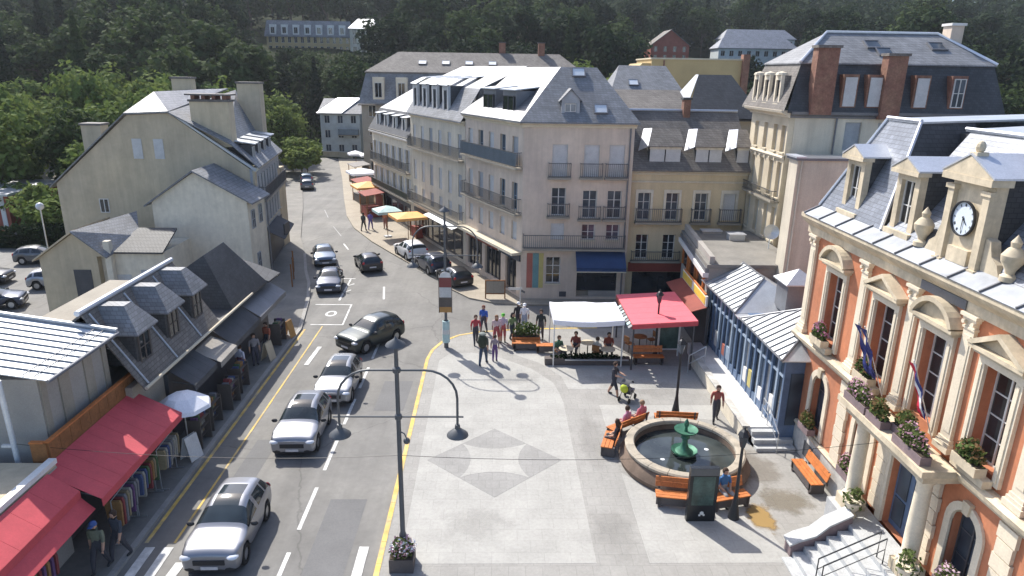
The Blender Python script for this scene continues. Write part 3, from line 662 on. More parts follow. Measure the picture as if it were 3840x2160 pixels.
# gutter apron of zinc panels along the whole front
zinc_slope(TH, (11.52, 24.9, 9.2), (11.52, 9.2, 9.2), (.62, 0, .3), 0, 1, 13, 'zinc_apron', 'zinc_dark')
roof(TH, [[(12.1, 24.95, 9.48), (12.1, 20.75, 9.48), (13.45, 21.9, 12.7), (13.45, 23.75, 12.7)],        # far pavilion, front
          [(12.1, 24.95, 9.48), (13.45, 23.75, 12.7), (19, 23.75, 12.7), (20.5, 24.95, 9.48)]], 'slate_blue', .08)
roof(TH, [[(12.1, 20.75, 9.48), (14.6, 20.75, 9.48), (15.2, 21.9, 12.7), (13.45, 21.9, 12.7)]], 'slate_dark', .08)  # camera-side slope: its shade is painted in with darker slate
roof(TH, [[(12.1, 20.7, 9.48), (12.1, 13.3, 9.48), (14.3, 13.3, 12.55), (14.3, 20.7, 12.55)]], 'slate_blue', .08)
roof(TH, [[(12.1, 13.25, 9.48), (12.1, 9.1, 9.48), (13.45, 10.3, 12.7), (13.45, 12.1, 12.7)], [(12.1, 13.25, 9.48), (13.45, 12.1, 12.7), (15.2, 12.1, 12.7), (14.6, 13.25, 9.48)]], 'slate_blue', .08)
roof(TH, [[(13.4, 23.8, 12.72), (13.4, 21.85, 12.72), (19, 21.85, 12.95), (19, 23.8, 12.95)], [(14.25, 20.9, 12.58), (14.25, 13.2, 12.58), (19, 13.2, 12.9), (19, 20.9, 12.9)], [(13.4, 12.15, 12.72), (13.4, 10.2, 12.72), (19, 10.2, 12.95), (19, 12.15, 12.95)]], 'zinc', .06, 'roof_top')
hp = MB()
for a, c in (((12.08, 20.74, 9.5), (13.43, 21.88, 12.74)), ((12.08, 24.97, 9.5), (13.43, 23.77, 12.74)), ((13.42, 21.85, 12.75), (13.42, 23.8, 12.75)), ((14.26, 13.2, 12.6), (14.26, 20.9, 12.6)), ((12.08, 13.26, 9.5), (13.43, 12.12, 12.74))):
    hp.tube([a, c], .06, 6)
TH.part('hip_ridge', hp, 'zinc_shine')
TH.part('roof_core', MB().box(14.7, 21, 9.4, 24, 9.2, 12.4), 'slate_dark')
TH.part('chimney_stack', MB().box(15.6, 16.5, 18.2, 19.6, 12.3, 14.6), 'brick')
def dormer(y, w_, zb, zt, xf, pw):
    fo = Face(xf, y, -pi / 2)
    d = MB(); fbox(fo, d, -w_ / 2 + .02, w_ / 2 - .02, .2, 2.0, zb, zt); o = TH.part('dormer', d, 'slate_dark')
    f = MB()
    for sx in (-1, 1): a, c = sorted((sx * w_ / 2, sx * (w_ / 2 - .24))); fbox(fo, f, a, c, -.02, .2, zb + .14, zt - .3)
    fbox(fo, f, -w_ / 2 - .08, w_ / 2 + .08, -.16, .2, zb - .02, zb + .138); fbox(fo, f, -w_ / 2, w_ / 2, -.02, .2, zt - .298, zt - .12)
    fbox(fo, f, -pw / 2, pw / 2, -.2, .2, zt - .118, zt); fpoly(fo, f, [(-pw / 2, zt + .002), (0, zt + .34), (pw / 2, zt + .002)], -.18, .2)
    f.v = [TH.L(v) for v in f.v]; part('dormer_front', f, 'stone', o)
    window(TH, fo, 0, zb + .14, w_ - .48, zt - zb - .44, 2, 2, 'frame_white', 'glass', .1, False)
    r = MB(); r.prism([fo.w(-pw / 2 - .03, -.2, zt + .004), fo.w(0, -.2, zt + .36), fo.w(0, 2.3, zt + .36), fo.w(-pw / 2 - .03, 2.3, zt + .004)], (0, 0, .05))
    r.prism([fo.w(pw / 2 + .03, -.2, zt + .004), fo.w(0, -.2, zt + .36), fo.w(0, 2.3, zt + .36), fo.w(pw / 2 + .03, 2.3, zt + .004)], (0, 0, .05)); r.v = [TH.L(v) for v in r.v]
    part('dormer_roof', r, 'zinc_shine', o)
dormer(23.1, 1.15, 9.5, 11.5, 12.25, 1.4); dormer(20.0, 1.15, 9.5, 11.45, 12.25, 1.4); dormer(14.0, 1.15, 9.5, 11.45, 12.25, 1.4); dormer(10.9, 1.15, 9.5, 11.5, 12.25, 1.4)
# clock dormer
fo = Face(12.1, TC, -pi / 2)
d = MB(); fbox(fo, d, -.78, .78, .3, 2.6, 9.3, 11.7); o = TH.part('clock_dormer', d, 'slate_dark')
f = MB(); fbox(fo, f, -.8, .8, 0, .3, 9.3, 11.55)
for sx in (-1, 1):
    a, c = sorted((sx * .8, sx * .56)); fbox(fo, f, a, c, -.12, .0, 9.45, 11.3); a, c = sorted((sx * .86, sx * .5)); fbox(fo, f, a, c, -.16, 0, 11.302, 11.42); fbox(fo, f, a, c, -.18, 0, 9.3, 9.448)
fbox(fo, f, -.95, .95, -.26, .3, 11.552, 11.72); fpoly(fo, f, [(-.95, 11.722), (-.95, 11.78), (0, 12.2), (.95, 11.78), (.95, 11.722)], -.24, .3); fbox(fo, f, -.4, .4, -.1, 0, 9.45, 9.85)
f.v = [TH.L(v) for v in f.v]; part('clock_frame', f, 'stone', o)
f = MB(); fbox(fo, f, -.14, .14, -.2, .1, 12.12, 12.3); f.ell(fo.w(0, -.05, 12.42), (.12, .12, .16), 8); f.v = [TH.L(v) for v in f.v]; part('finial', f, 'stone', o)
r = MB()
for sx in (-1, 1): r.prism([fo.w(sx * 1.0, -.26, 11.73), fo.w(0, -.26, 12.23), fo.w(0, 2.9, 12.23), fo.w(sx * 1.0, 2.9, 11.73)], (0, 0, .05))
r.v = [TH.L(v) for v in r.v]; part('dormer_roof', r, 'zinc_shine', o)
ck = MB().lathe([(.001, 0), (.42, 0), (.42, .05), (.001, .05)], 28, (0, 0, 0), 0, 'y'); cf = part('clock_face', ck, 'clock', TH.root, TH.L(fo.w(0, -.1, 10.62)), fo.a)
rg = MB().lathe([(.42, -.03), (.455, -.03), (.455, .04), (.42, .04), (.42, -.03)], 28, (0, 0, 0), 0, 'y'); part('clock_rim', rg, 'iron', cf, (0, -.02, 0))
hm = MB()
for k in range(12):                                 # hour marks drawn as roman strokes
    a = 2 * pi * k / 12; nst = [3, 1, 2, 3, 3, 1, 2, 3, 4, 2, 1, 2][k]
    for i in range(nst):
        off = (i - (nst - 1) / 2) * .02; c_, s_ = sin(a), cos(a)
        pts = [(c_ * rr + s_ * (off + q), s_ * rr - c_ * (off + q)) for rr, q in ((.31, -.005), (.31, .005), (.385, .005), (.385, -.005))]
        hm.prism([(p[0], -.006, p[1]) for p in pts], (0, .004, 0))
part('hour_marks', hm, 'iron', cf)
def hand(ang, l, wd): 
    c_, s_ = sin(ang), cos(ang); return MB().prism([(-c_ * .06 + s_ * wd, -.016, -s_ * .06 - c_ * wd), (-c_ * .06 - s_ * wd, -.016, -s_ * .06 + c_ * wd), (c_ * l - s_ * wd * .4, -.016, s_ * l + c_ * wd * .4), (c_ * l + s_ * wd * .4, -.016, s_ * l - c_ * wd * .4)], (0, .006, 0))
part('clock_hand', hand(rad(135), .2, .022), 'iron', cf); part('clock_hand', hand(rad(182), .31, .016), 'iron', cf, (0, -.007, 0))
for sx in (-1, 1):                                   # scrolls and urns beside the clock
    s = MB(); fpoly(fo, s, [(sx * .82, 9.45), (sx * .82, 10.3), (sx * 1.0, 10.25), (sx * 1.12, 9.9), (sx * 1.35, 9.75), (sx * 1.5, 9.45)], .0, .25); TH.part('scroll', s, 'stone')
    q = MB().lathe([(.001, 9.48), (.2, 9.48), (.2, 9.6), (.1, 9.66), (.12, 9.75), (.24, 9.95), (.26, 10.1), (.16, 10.25), (.1, 10.3), (.12, 10.42), (.001, 10.6)], 12, fo.w(sx * 1.75, .05, 0)); TH.part('urn', q, 'stone', smooth=True)
# ------------------------------------------------------------------ beige corner building at the end of the plaza
T = Vector((-.43, .903)).normalized(); SA = atan2(-T.y, -T.x)          # facade frames on the street side run from far to near
P0 = Vector((1.75, 42.4))
def sidepos(s): return P0 + T * s
BB = Bld('corner_building', 'four-storey beige corner building with grey hipped roof and blue awning', 5, 46)
FF = Face(1.75, 42.4, 0); WF = 6.75
hl = []
for x in (2.25, 4.2, 5.75): hl += [(x, 7.95, .95, 1.95), (x, 5.35 if x > 3 else 5.5, .9, 1.75)]
hl += [(4.2, 3.95, .85, 1.0), (5.75, 3.95, .85, 1.0), (2.05, 1.05, .95, 1.75), (4.9, .15, 2.6, 1.95), (2.25, 3.95, .85, 1.05)]
wall(BB, FF, WF, 0, 11.1, hl, 'beige', .3)
for x in (2.25, 4.2, 5.75):
    (roller(BB, FF, x, 7.95, .95, 1.95) if x < 5.5 or True else None)
    window(BB, FF, x, 5.35 if x > 3 else 5.5, .9, 1.75, 3, 2, 'frame_white', 'glass_blue')
    balcony(BB, FF, x - .72, x + .72, 7.9, .32, .85); balcony(BB, FF, x - .72, x + .72, 5.3 if x > 3 else 5.45, .32, .8)
    if x > 3: window(BB, FF, x, 3.95, .85, 1.0, 2, 2, 'frame_white', 'glass_blue')
roller(BB, FF, 2.25, 3.95, .85, 1.05)
window(BB, FF, 2.05, 1.05, .95, 1.75, 3, 2, 'frame_white', 'glass')
balcony(BB, FF, .05, WF - .2, 3.45, .55, .85, slabm='beige_dark')
# shop front: blue awning, stall riser, glazing
sf = fbox(FF, MB(), 3.6, 6.2, .12, .16, .55, 2.1); BB.part('shop_window', sf, 'glass')
BB.part('stall_riser', fbox(FF, MB(), 4.4, 6.2, .05, .2, .15, .55), 'grey_wall')
aw = MB(); aw.prism([FF.w(3.45, -.02, 3.25), FF.w(6.6, -.02, 3.25), FF.w(6.6, -1.0, 2.35), FF.w(3.45, -1.0, 2.35)], (0, 0, -.03)); fbox(FF, aw, 3.45, 6.6, -1.0, -.98, 2.12, 2.34)
BB.part('awning', aw, 'blue_canvas')
BB.part('awning_valance', fbox(FF, MB(), 3.45, 6.6, -1.03, -1.003, 2.08, 2.14), 'trim')
for (x0, x1, m) in ((.35, .72, 'poster_red'), (.74, 1.12, 'poster_teal'), (1.14, 1.42, 'poster_yellow')): BB.part('poster', fbox(FF, MB(), x0, x1, -.03, -.003, .75, 3.05), m)
BB.part('vent', fbox(FF, MB(), 2.5, 2.95, -.02, -.003, .15, .5), 'frame_dark')
cornice(BB, FF, -.1, WF + .1, 10.9, [(.08, 0), (.12, .12), (.3, .22), (.34, .34)], 'trim')
BB.part('downpipe', MB().tube([FF.w(WF - .25, -.07, .1), FF.w(WF - .25, -.07, 10.9)], .05, 8), 'zinc_dark')
# street side of the corner building
FS = Face(*sidepos(9.0), SA); WS = 9.0
hs = []
xs5 = [.95, 2.7, 4.4, 6.15, 7.9]
for x in xs5: hs += [(x, 8.5, .8, 1.75), (x, 5.65, .8, 1.75), (x, 3.7, .75, 1.2)]
hs += [(1.6, .3, 2.6, 2.1), (4.7, .3, 2.6, 2.1), (7.5, .1, 1.6, 2.3)]
wall(BB, FS, WS, 0, 11.05, hs, 'beige', .3)
for i, x in enumerate(xs5):
    for z, st_ in ((8.5, (i % 2)), (5.65, 0 if i < 3 else 1)):
        if st_: window(BB, FS, x, z, .8, 1.75, 2, 2, 'shutter_blue', 'glass_blue')
        else: roller(BB, FS, x, z, .8, 1.75, 'shutter_grey' if (i + int(z)) % 3 == 0 else 'shutter')
    roller(BB, FS, x, 3.7, .75, 1.2, 'shutter')
balcony(BB, FS, .1, WS - .1, 8.42, .5, .9, slabm='beige_dark', solid='shutter_blue'); balcony(BB, FS, .1, WS - .1, 5.55, .5, .9)
for x, w2 in ((1.6, 2.6), (4.7, 2.6), (7.5, 1.6)):
    BB.part('shop_window', fbox(FS, MB(), x - w2 / 2, x + w2 / 2, .16, .2, .3, 2.4), 'glass')
    for q in range(int(w2 / .6)): BB.part('mullion', fbox(FS, MB(), x - w2 / 2 + .6 * q + .3, x - w2 / 2 + .6 * q + .36, .1, .159, .3, 2.4), 'frame_dark')
cornice(BB, FS, -.0, WS, 10.85, [(.08, 0), (.12, .12), (.3, .22), (.34, .34)], 'trim')
mb = MB(); fbox(FS, mb, .1, WS + .1, -.75, -.005, 2.95, 3.12); BB.part('canopy', mb, 'trim')
BB.part('shop_sign', fbox(FS, MB(), 5.9, 8.9, -.1, -.005, 2.45, 2.9), 'glass_blue'); BB.part('shop_sign', fbox(FS, MB(), .3, 5.5, -.1, -.005, 2.45, 2.9), 'dark_red')
# core + roof
A_ = sidepos(9.0); core = [P0 + Vector((.35, .35)), Vector((8.45, 42.75)), Vector((8.45, 52.5)), A_ + Vector((.5, .4))]
BB.part('wall_core', MB().prism([(p.x, p.y, .02) for p in core], (0, 0, 11.0)), 'beige_dark')
BB.part('party_wall', MB().box(8.452, 8.5, 42.45, 52.5, 0, 11.0), 'beige')
N_ = Vector((T.y, -T.x))                              # inward normal of the street side
ev = .38
c0 = P0 - N_ * ev + Vector((0, -.35)); c0 = Vector((c0.x + .1, 42.05)); c1 = Vector((8.75, 42.05)); a1 = sidepos(9.0) - N_ * ev
RZ1 = 14.4
r0_, r1_ = Vector((4.1, 45.2)), Vector((6.4, 45.2)); ra = sidepos(9.0) + N_ * 4.2
roof(BB, [[(c0.x, c0.y, 11.24), (c1.x, c1.y, 11.24), (r1_.x, r1_.y, RZ1), (r0_.x, r0_.y, RZ1)], [(c1.x, c1.y, 11.24), (8.75, 52.4, 11.24), (6.4, 50, RZ1), (r1_.x, r1_.y, RZ1)]], 'slate', .1)
roof(BB, [[(a1.x, a1.y, 11.24), (c0.x, c0.y, 11.24), (r0_.x, r0_.y, RZ1), (ra.x, ra.y, RZ1)]], 'slate_shine', .1)
roof(BB, [[(r0_.x, r0_.y, RZ1), (r1_.x, r1_.y, RZ1), (6.4, 50, RZ1), (ra.x, ra.y, RZ1)]], 'zinc_dark', .06, 'roof_top')
for (x, z) in ((5.2, 14.05), (6.4, 11.95)): skylight(BB, (x, 42.05 + (z - 11.24) * 3.15 / 3.16 - .02, z + .03), 0, rad(45), .85, .75, 'zinc_white')
# front dormer
fd = Face(4.55, 42.55, 0); d = MB(); fbox(fd, d, -.55, .55, .15, 1.9, 11.3, 12.5); fpoly(fd, d, [(-.55, 12.502), (0, 13.05), (.55, 12.502)], .15, 2.2); o = BB.part('dormer', d, 'slate_brown')
f = MB()
for sx in (-1, 1): a, c = sorted((sx * .55, sx * .36)); fbox(fd, f, a, c, 0, .15, 11.3, 12.5)
fbox(fd, f, -.55, .55, 0, .15, 12.3, 12.5) if False else fbox(fd, f, -.36, .36, 0, .15, 12.32, 12.5); fpoly(fd, f, [(-.6, 12.502), (0, 13.08), (.6, 12.502)], -.02, .15); f.v = [BB.L(v) for v in f.v]; part('dormer_front', f, 'shutter_grey', o)
window(BB, fd, 0, 11.35, .7, .95, 2, 2, 'frame_white', 'glass_pale', .06, False)
r = MB()
for sx in (-1, 1): r.prism([fd.w(sx * .7, -.12, 12.38), fd.w(0, -.12, 13.12), fd.w(0, 2.4, 13.12), fd.w(sx * .7, 2.4, 12.38)], (0, 0, .06))
r.v = [BB.L(v) for v in r.v]; part('dormer_roof', r, 'slate', o)
# two big dark dormers on the street slope
for s0 in (6.6, 3.6):
    fdm = Face(*sidepos(s0), SA); d = MB(); fbox(fdm, d, 0, 1.9, .35, 3.0, 11.3, 12.95); o = BB.part('dormer', d, 'zinc_dark')
    window(BB, fdm, .95, 11.45, 1.5, 1.2, 1, 2, 'frame_dark', 'glass', .22, False)
    r = MB(); r.prism([fdm.w(-.15, .15, 12.96), fdm.w(2.05, .15, 12.96), fdm.w(2.05, 3.4, 13.3), fdm.w(-.15, 3.4, 13.3)], (0, 0, .06)); r.v = [BB.L(v) for v in r.v]; part('dormer_roof', r, 'zinc', o)

# ------------------------------------------------------------------ next houses along that side
def street_house(name, label, s0, s1, ztop, floors, cols, wallm, shut, zr, roofm, depth, hdorm):
    b = Bld(name, label, *(sidepos((s0 + s1) / 2) + N_ * 3)); F = Face(*sidepos(s1), SA); W = (s1 - s0) - .02
    h = []; xs_ = [W * (i + .5) / cols for i in range(cols)]
    for (zb, hh) in floors:
        for x in xs_: h.append((x, zb, .75, hh))
    wall(b, F, W, 0, ztop, h, wallm, .3)
    k = 0
    for (zb, hh) in floors:
        for x in xs_:
            k += 1
            if shut == 'closed': leaf_shutters(b, F, x, zb, .75, hh, 'shutter' if k % 3 else 'shutter_grey', True)
            else: window(b, F, x, zb, .75, hh, 2, 2, 'frame_dark', 'glass_blue'); leaf_shutters(b, F, x, zb, .75, hh, 'shutter')
    cornice(b, F, 0, W, ztop - .25, [(.08, 0), (.12, .12), (.3, .22), (.34, .34)], 'trim')
    c = [F.w(0, .31, 0), F.w(W, .31, 0), F.w(W, depth, 0), F.w(0, depth, 0)]
    b.part('wall_core', MB().prism([(p[0], p[1], .02) for p in c], (0, 0, ztop - .1)), wallm)
    return b, F, W
b2, F2, W2 = street_house('street_house', 'grey-beige house with tall pale dormers beside the corner building', 9.05, 21.2, 10.55, [(7.9, 1.75), (5.0, 1.7), (3.2, .0001 + 1.2)], 6, 'pale_wall', 'closed', 13.9, 'slate', 8, None)
balcony(b2, F2, .3, W2 - .2, 7.8, .5, .9); balcony(b2, F2, .3, W2 - .2, 3.05, .55, .9)
b2.part('shop_front', fbox(F2, MB(), .5, W2 - .5, -.06, -.003, .3, 2.5), 'frame_dark')
for i in range(7): b2.part('shop_window', fbox(F2, MB(), .7 + i * 1.6, .7 + i * 1.6 + 1.2, -.09, -.063, .5, 2.2), 'glass')
aw = MB(); aw.prism([F2.w(W2 - 6.5, -.01, 3.0), F2.w(W2 - .3, -.01, 3.0), F2.w(W2 - .3, -1.0, 2.75), F2.w(W2 - 6.5, -1.0, 2.75)], (0, 0, -.05)); b2.part('glazed_canopy', aw, 'zinc_shine')
q = [F2.w(-.1, -.35, 10.6), F2.w(W2, -.35, 10.6), F2.w(W2, 1.2, 12.9), F2.w(-.1, 1.2, 12.9)]; roof(b2, [q], 'slate', .1)
roof(b2, [[F2.w(-.1, 1.2, 12.9), F2.w(W2, 1.2, 12.9), F2.w(W2, 5.0, 14.5), F2.w(-.1, 5.0, 14.5)]], 'slate_shine', .1)
roof(b2, [[F2.w(-.1, 5.0, 14.5), F2.w(W2, 5.0, 14.5), F2.w(W2, 8.4, 11), F2.w(-.1, 8.4, 11)]], 'slate_brown', .1)
b2.part('gable_wall', MB().prism([F2.w(W2 - .02, .3, 10.4), F2.w(W2 - .02, 1.2, 12.75), F2.w(W2 - .02, 5, 14.35), F2.w(W2 - .02, 8.2, 10.4)], tuple(Vector(F2.w(-.3, 0, 0)) - Vector(F2.w(0, 0, 0)))), 'slate_brown')
for i in range(4):
    x = 1.3 + i * 2.3; d = MB(); fbox(F2, d, x - .6, x + .6, .25, 2.2, 10.7, 13.0); o = b2.part('dormer', d, 'slate_dark')
    f = MB()
    for sx in (-1, 1): a, c = sorted((x + sx * .6, x + sx * .32)); fbox(F2, f, a, c, .05, .25, 10.7, 13.0)
    fbox(F2, f, x - .32, x + .32, .05, .25, 12.7, 13.0); f.v = [b2.L(v) for v in f.v]; part('dormer_front', f, 'shutter', o)
    window(b2, F2, x, 10.75, .64, 1.9, 2, 2, 'frame_dark', 'glass', .1, False)
    r = MB(); r.prism([F2.w(x - .78, -.1, 13.01), F2.w(x + .78, -.1, 13.01), F2.w(x + .5, .9, 13.5), F2.w(x - .5, .9, 13.5)], (0, 0, .05)); r.prism([F2.w(x - .5, .9, 13.5), F2.w(x + .5, .9, 13.5), F2.w(x + .5, 3.4, 13.7), F2.w(x - .5, 3.4, 13.7)], (0, 0, .05)); r.v = [b2.L(v) for v in r.v]; part('dormer_roof', r, 'zinc', o)
b3, F3, W3 = street_house('street_house', 'lower cream house with four narrow dormers and slim dark windows', 21.25, 33.5, 8.3, [(5.35, 1.9), (3.0, 1.7)], 6, 'cream_light', 'open', 11, 'slate', 8, None)
balcony(b3, F3, .3, W3 - .3, 5.25, .45, .9); balcony(b3, F3, .3, W3 - .3, 2.85, .45, .6, solid='flower_green')
b3.part('shop_front', fbox(F3, MB(), .5, W3 - .5, -.06, -.003, .2, 2.4), 'frame_dark')
for i in range(6): b3.part('shop_window', fbox(F3, MB(), .8 + i * 1.9, .8 + i * 1.9 + 1.4, -.09, -.063, .4, 2.1), 'glass')
roof(b3, [[F3.w(-.2, -.35, 8.33), F3.w(W3, -.35, 8.33), F3.w(W3, 1.0, 10.4), F3.w(-.2, 1.0, 10.4)]], 'slate_dark', .1)
roof(b3, [[F3.w(-.2, 1.0, 10.4), F3.w(W3, 1.0, 10.4), F3.w(W3 , 4.5, 12.6), F3.w(1.6, 4.5, 12.6)], [F3.w(-.2, 8, 9), F3.w(-.2, 1.0, 10.4), F3.w(1.6, 4.5, 12.6)]], 'slate_shine', .1)
roof(b3, [[F3.w(1.6, 4.5, 12.6), F3.w(W3, 4.5, 12.6), F3.w(W3, 8.2, 9), F3.w(-.2, 8.2, 9)]], 'slate_brown', .1)
cornice(b3, F3, 0, W3, 8.05, [(.3, 0), (.4, .1), (.42, .2)], 'white_trim', 'gutter')
for i in range(4):
    x = 2.2 + i * 2.7; d = MB(); fbox(F3, d, x - .5, x + .5, .2, 1.9, 8.4, 10.0); o = b3.part('dormer', d, 'slate_dark')
    f = MB()
    for sx in (-1, 1): a, c = sorted((x + sx * .5, x + sx * .3)); fbox(F3, f, a, c, .02, .2, 8.4, 10.0)
    f.v = [b3.L(v) for v in f.v]; part('dormer_front', f, 'white_trim', o)
    window(b3, F3, x, 8.45, .6, 1.4, 2, 2, 'frame_dark', 'glass', .08, False)
    r = MB(); r.prism([F3.w(x - .62, -.1, 10.01), F3.w(x + .62, -.1, 10.01), F3.w(x + .62, 2.6, 10.35), F3.w(x - .62, 2.6, 10.35)], (0, 0, .05)); r.v = [b3.L(v) for v in r.v]; part('dormer_roof', r, 'zinc', o)

# ------------------------------------------------------------------ ochre-yellow house right of the corner building
BY = Bld('yellow_house', 'low ochre-yellow house with three wide dormers under a long dark slate roof', 12.3, 47)
FY = Face(8.55, 43.0, 0); WY = 7.4
hy = [(.95, 5.15, .8, 1.75), (2.75, 5.15, .8, 1.75), (4.6, 5.15, .8, 1.75), (6.4, 5.15, .8, 1.75), (1.0, 2.6, .8, 1.6), (2.75, 2.6, .8, 1.6), (4.6, 2.6, .8, 1.6), (2.6, 0, 4.2, 1.7)]
wall(BY, FY, WY, 0, 8.3, hy, 'yellow_wall', .3)
for i, x in enumerate((.95, 2.75, 4.6, 6.4)):
    if i < 3: window(BY, FY, x, 5.15, .8, 1.75, 3, 2, 'frame_white', 'glass_blue')
    else: roller(BY, FY, x, 5.15, .8, 1.75, 'shutter')
    s = MB()
    for sx in (-1, 1): a, c = sorted((x + sx * .4, x + sx * .56)); fbox(FY, s, a, c, -.05, .02, 5.15, 6.9)
    fbox(FY, s, x - .56, x + .56, -.05, .02, 6.902, 7.1); BY.part('window_surround', s, 'cream_light')
for x in (1.0, 2.75, 4.6): window(BY, FY, x, 2.6, .8, 1.6, 3, 2, 'frame_white', 'glass')
balcony(BY, FY, .4, 3.4, 5.05, .4, .85); balcony(BY, FY, 3.95, 5.25, 5.05, .4, .85); balcony(BY, FY, 5.75, 7.2, 5.05, .4, .85); balcony(BY, FY, .3, 3.5, 2.5, .35, .6)
BY.part('shop_window', fbox(FY, MB(), .5, 4.7, .16, .2, 0, 1.7), 'glass'); BY.part('shop_fascia', fbox(FY, MB(), .2, 5.2, -.12, -.003, 1.75, 2.35), 'dark_red')
cornice(BY, FY, 0, WY, 7.55, [(.06, 0), (.1, .1)], 'cream_light', 'string_course'); cornice(BY, FY, 0, WY, 8.05, [(.08, 0), (.12, .1), (.28, .2), (.3, .3)], 'trim')
BY.part('wall_core', MB().box(8.6, 15.9, 43.31, 51, .02, 8.3), 'yellow_wall')
roof(BY, [[(8.52, 42.65, 8.38), (15.98, 42.65, 8.38), (15.98, 46.3, 11.75), (8.52, 46.3, 11.75)], [(8.52, 46.3, 11.75), (15.98, 46.3, 11.75), (15.98, 51, 8.3), (8.52, 51, 8.3)]], 'slate_brown', .1)
BY.part('ridge_cap', MB().tube([(8.5, 46.3, 11.82), (15.98, 46.3, 11.82)], .09, 6), 'zinc_shine')
for x, w2 in ((9.55 + 1.1, 2.0), (13.4, 1.7), (15.75, 1.2)):
    fd = Face(x, 43.1, 0); d = MB(); fbox(fd, d, -w2 / 2, w2 / 2 if x < 15 else .2, .15, 2.6, 8.5, 9.75); o = BY.part('dormer', d, 'slate_dark')
    we = w2 / 2 if x < 15 else .2
    f = MB(); fbox(fd, f, -w2 / 2, we, 0, .15, 8.5, 8.62); fbox(fd, f, -w2 / 2, we, 0, .15, 9.6, 9.75); f.v = [BY.L(v) for v in f.v]; part('dormer_front', f, 'cream_light', o)
    nn = 2 if we > .5 else 1
    for i in range(nn): roller(BY, fd, -w2 / 2 + (w2 / 2 + we) * (i + .5) / nn, 8.62, (w2 / 2 + we) / nn - .08, .98, 'shutter', .05)
    r = MB(); r.prism([fd.w(-w2 / 2 - .15, -.15, 9.76), fd.w(we + .15, -.15, 9.76), fd.w(we + .05, 1.1, 10.75), fd.w(-w2 / 2 + .3, 1.1, 10.75)], (0, 0, .05)); r.v = [BY.L(v) for v in r.v]; part('dormer_roof', r, 'slate_brown', o)
    r = MB(); r.prism([fd.w(-w2 / 2 - .65, .35, 9.45), fd.w(-w2 / 2 - .16, -.16, 9.76), fd.w(-w2 / 2 + .29, 1.1, 10.76), fd.w(-w2 / 2 - .2, 1.35, 10.7)], (0, 0, .05)); r.v = [BY.L(v) for v in r.v]; part('dormer_cheek_roof', r, 'zinc_shine', o)
chimney(BY, 12.3, 12.75, 45.9, 46.5, 11.2, 12.5, 'brick')

# ------------------------------------------------------------------ tall mansard building
BM = Bld('mansard_building', 'tall pale building with dark mansard storey and two brick chimneys', 20, 42)
FW = Face(16.0, 43.6, -pi / 2); WW = 5.6
hm_ = []
for x in (1.05, 2.5, 3.95, 5.1):
    hm_ += [(x, 10.0, .62, 1.45), (x, 7.45, .62, 2.0), (x, 5.0, .62, 1.9), (x, 2.9, .62, 1.5)]
wall(BM, FW, WW, 0, 12.1, hm_, 'sun_stone', .32)
for x in (1.05, 2.5, 3.95, 5.1):
    for z, h_ in ((10.0, 1.45), (7.45, 2.0), (5.0, 1.9), (2.9, 1.5)): window(BM, FW, x, z, .62, h_, 2, 2, 'frame_white', 'glass_pale', .2)
    if x < 5:
        q = MB(); fpoly(FW, q, arc(x, 9.45, .48, pi, 0, 8) + arc(x, 9.45, .34, 0, pi, 8), -.08, .01); BM.part('hood_mould', q, 'stone_light')
cornice(BM, FW, -.05, WW, 9.62, [(.08, 0), (.14, .12), (.1, .22)], 'stone_light', 'string_course'); cornice(BM, FW, -.05, WW, 7.2, [(.06, 0), (.1, .1)], 'beige_dark', 'string_course')
balcony(BM, FW, .4, 5.3, 7.3, .35, .5, 'iron_grey', 'beige_dark'); cornice(BM, FW, -.1, WW + .1, 11.9, [(.1, 0), (.15, .1), (.5, .25), (.55, .38)], 'stone_light')
FB = Face(16.0, 38.0, 0); WB = 11.5
wall(BM, FB, WB, 0, 12.1, [(3.6, 10.2, .9, 1.5), (5.4, 10.2, .9, 1.5), (7.5, 10.2, .9, 1.5)], 'pale_wall', .3, .33)
for x in (3.6, 5.4, 7.5): roller(BM, FB, x, 10.2, .9, 1.5, 'shutter_grey', .12)
BM.part('downpipe', MB().tube([FB.w(2.6, -.07, 4), FB.w(2.6, -.07, 12)], .05, 8), 'zinc_dark')
cornice(BM, FB, 0, WB, 11.9, [(.1, 0), (.12, .1), (.3, .2), (.32, .34)], 'zinc_dark')
BM.part('wall_core', MB().box(16.33, 27.4, 38.31, 44.2, .02, 12.0), 'pale_wall')
zl = 14.75
roof(BM, [[(15.75, 37.75, 12.26), (27.7, 37.75, 12.26), (27.1, 38.55, zl), (16.5, 38.55, zl)], [(27.7, 37.75, 12.26), (27.7, 44.3, 12.26), (27.1, 43.6, zl), (27.1, 38.55, zl)]], 'slate_dark', .1)
roof(BM, [[(15.55, 44.3, 12.28), (15.55, 37.75, 12.28), (16.5, 38.55, zl), (16.5, 43.6, zl)]], 'slate_brown', .1)
roof(BM, [[(16.4, 38.45, zl + .02), (27.2, 38.45, zl + .02), (25.2, 41.1, 16.45), (18.8, 41.1, 16.45)], [(16.4, 43.7, zl + .02), (16.4, 38.45, zl + .02), (18.8, 41.1, 16.45)], [(27.2, 38.45, zl + .02), (27.2, 43.7, zl + .02), (25.2, 41.1, 16.45)], [(27.2, 43.7, zl + .02), (16.4, 43.7, zl + .02), (18.8, 41.1, 16.45), (25.2, 41.1, 16.45)]], 'slate', .08)
BM.part('ridge_cap', MB().tube([(16.4, 38.45, zl + .06), (18.8, 41.1, 16.5), (25.2, 41.1, 16.5), (27.2, 38.45, zl + .06)], .08, 6), 'zinc_shine')
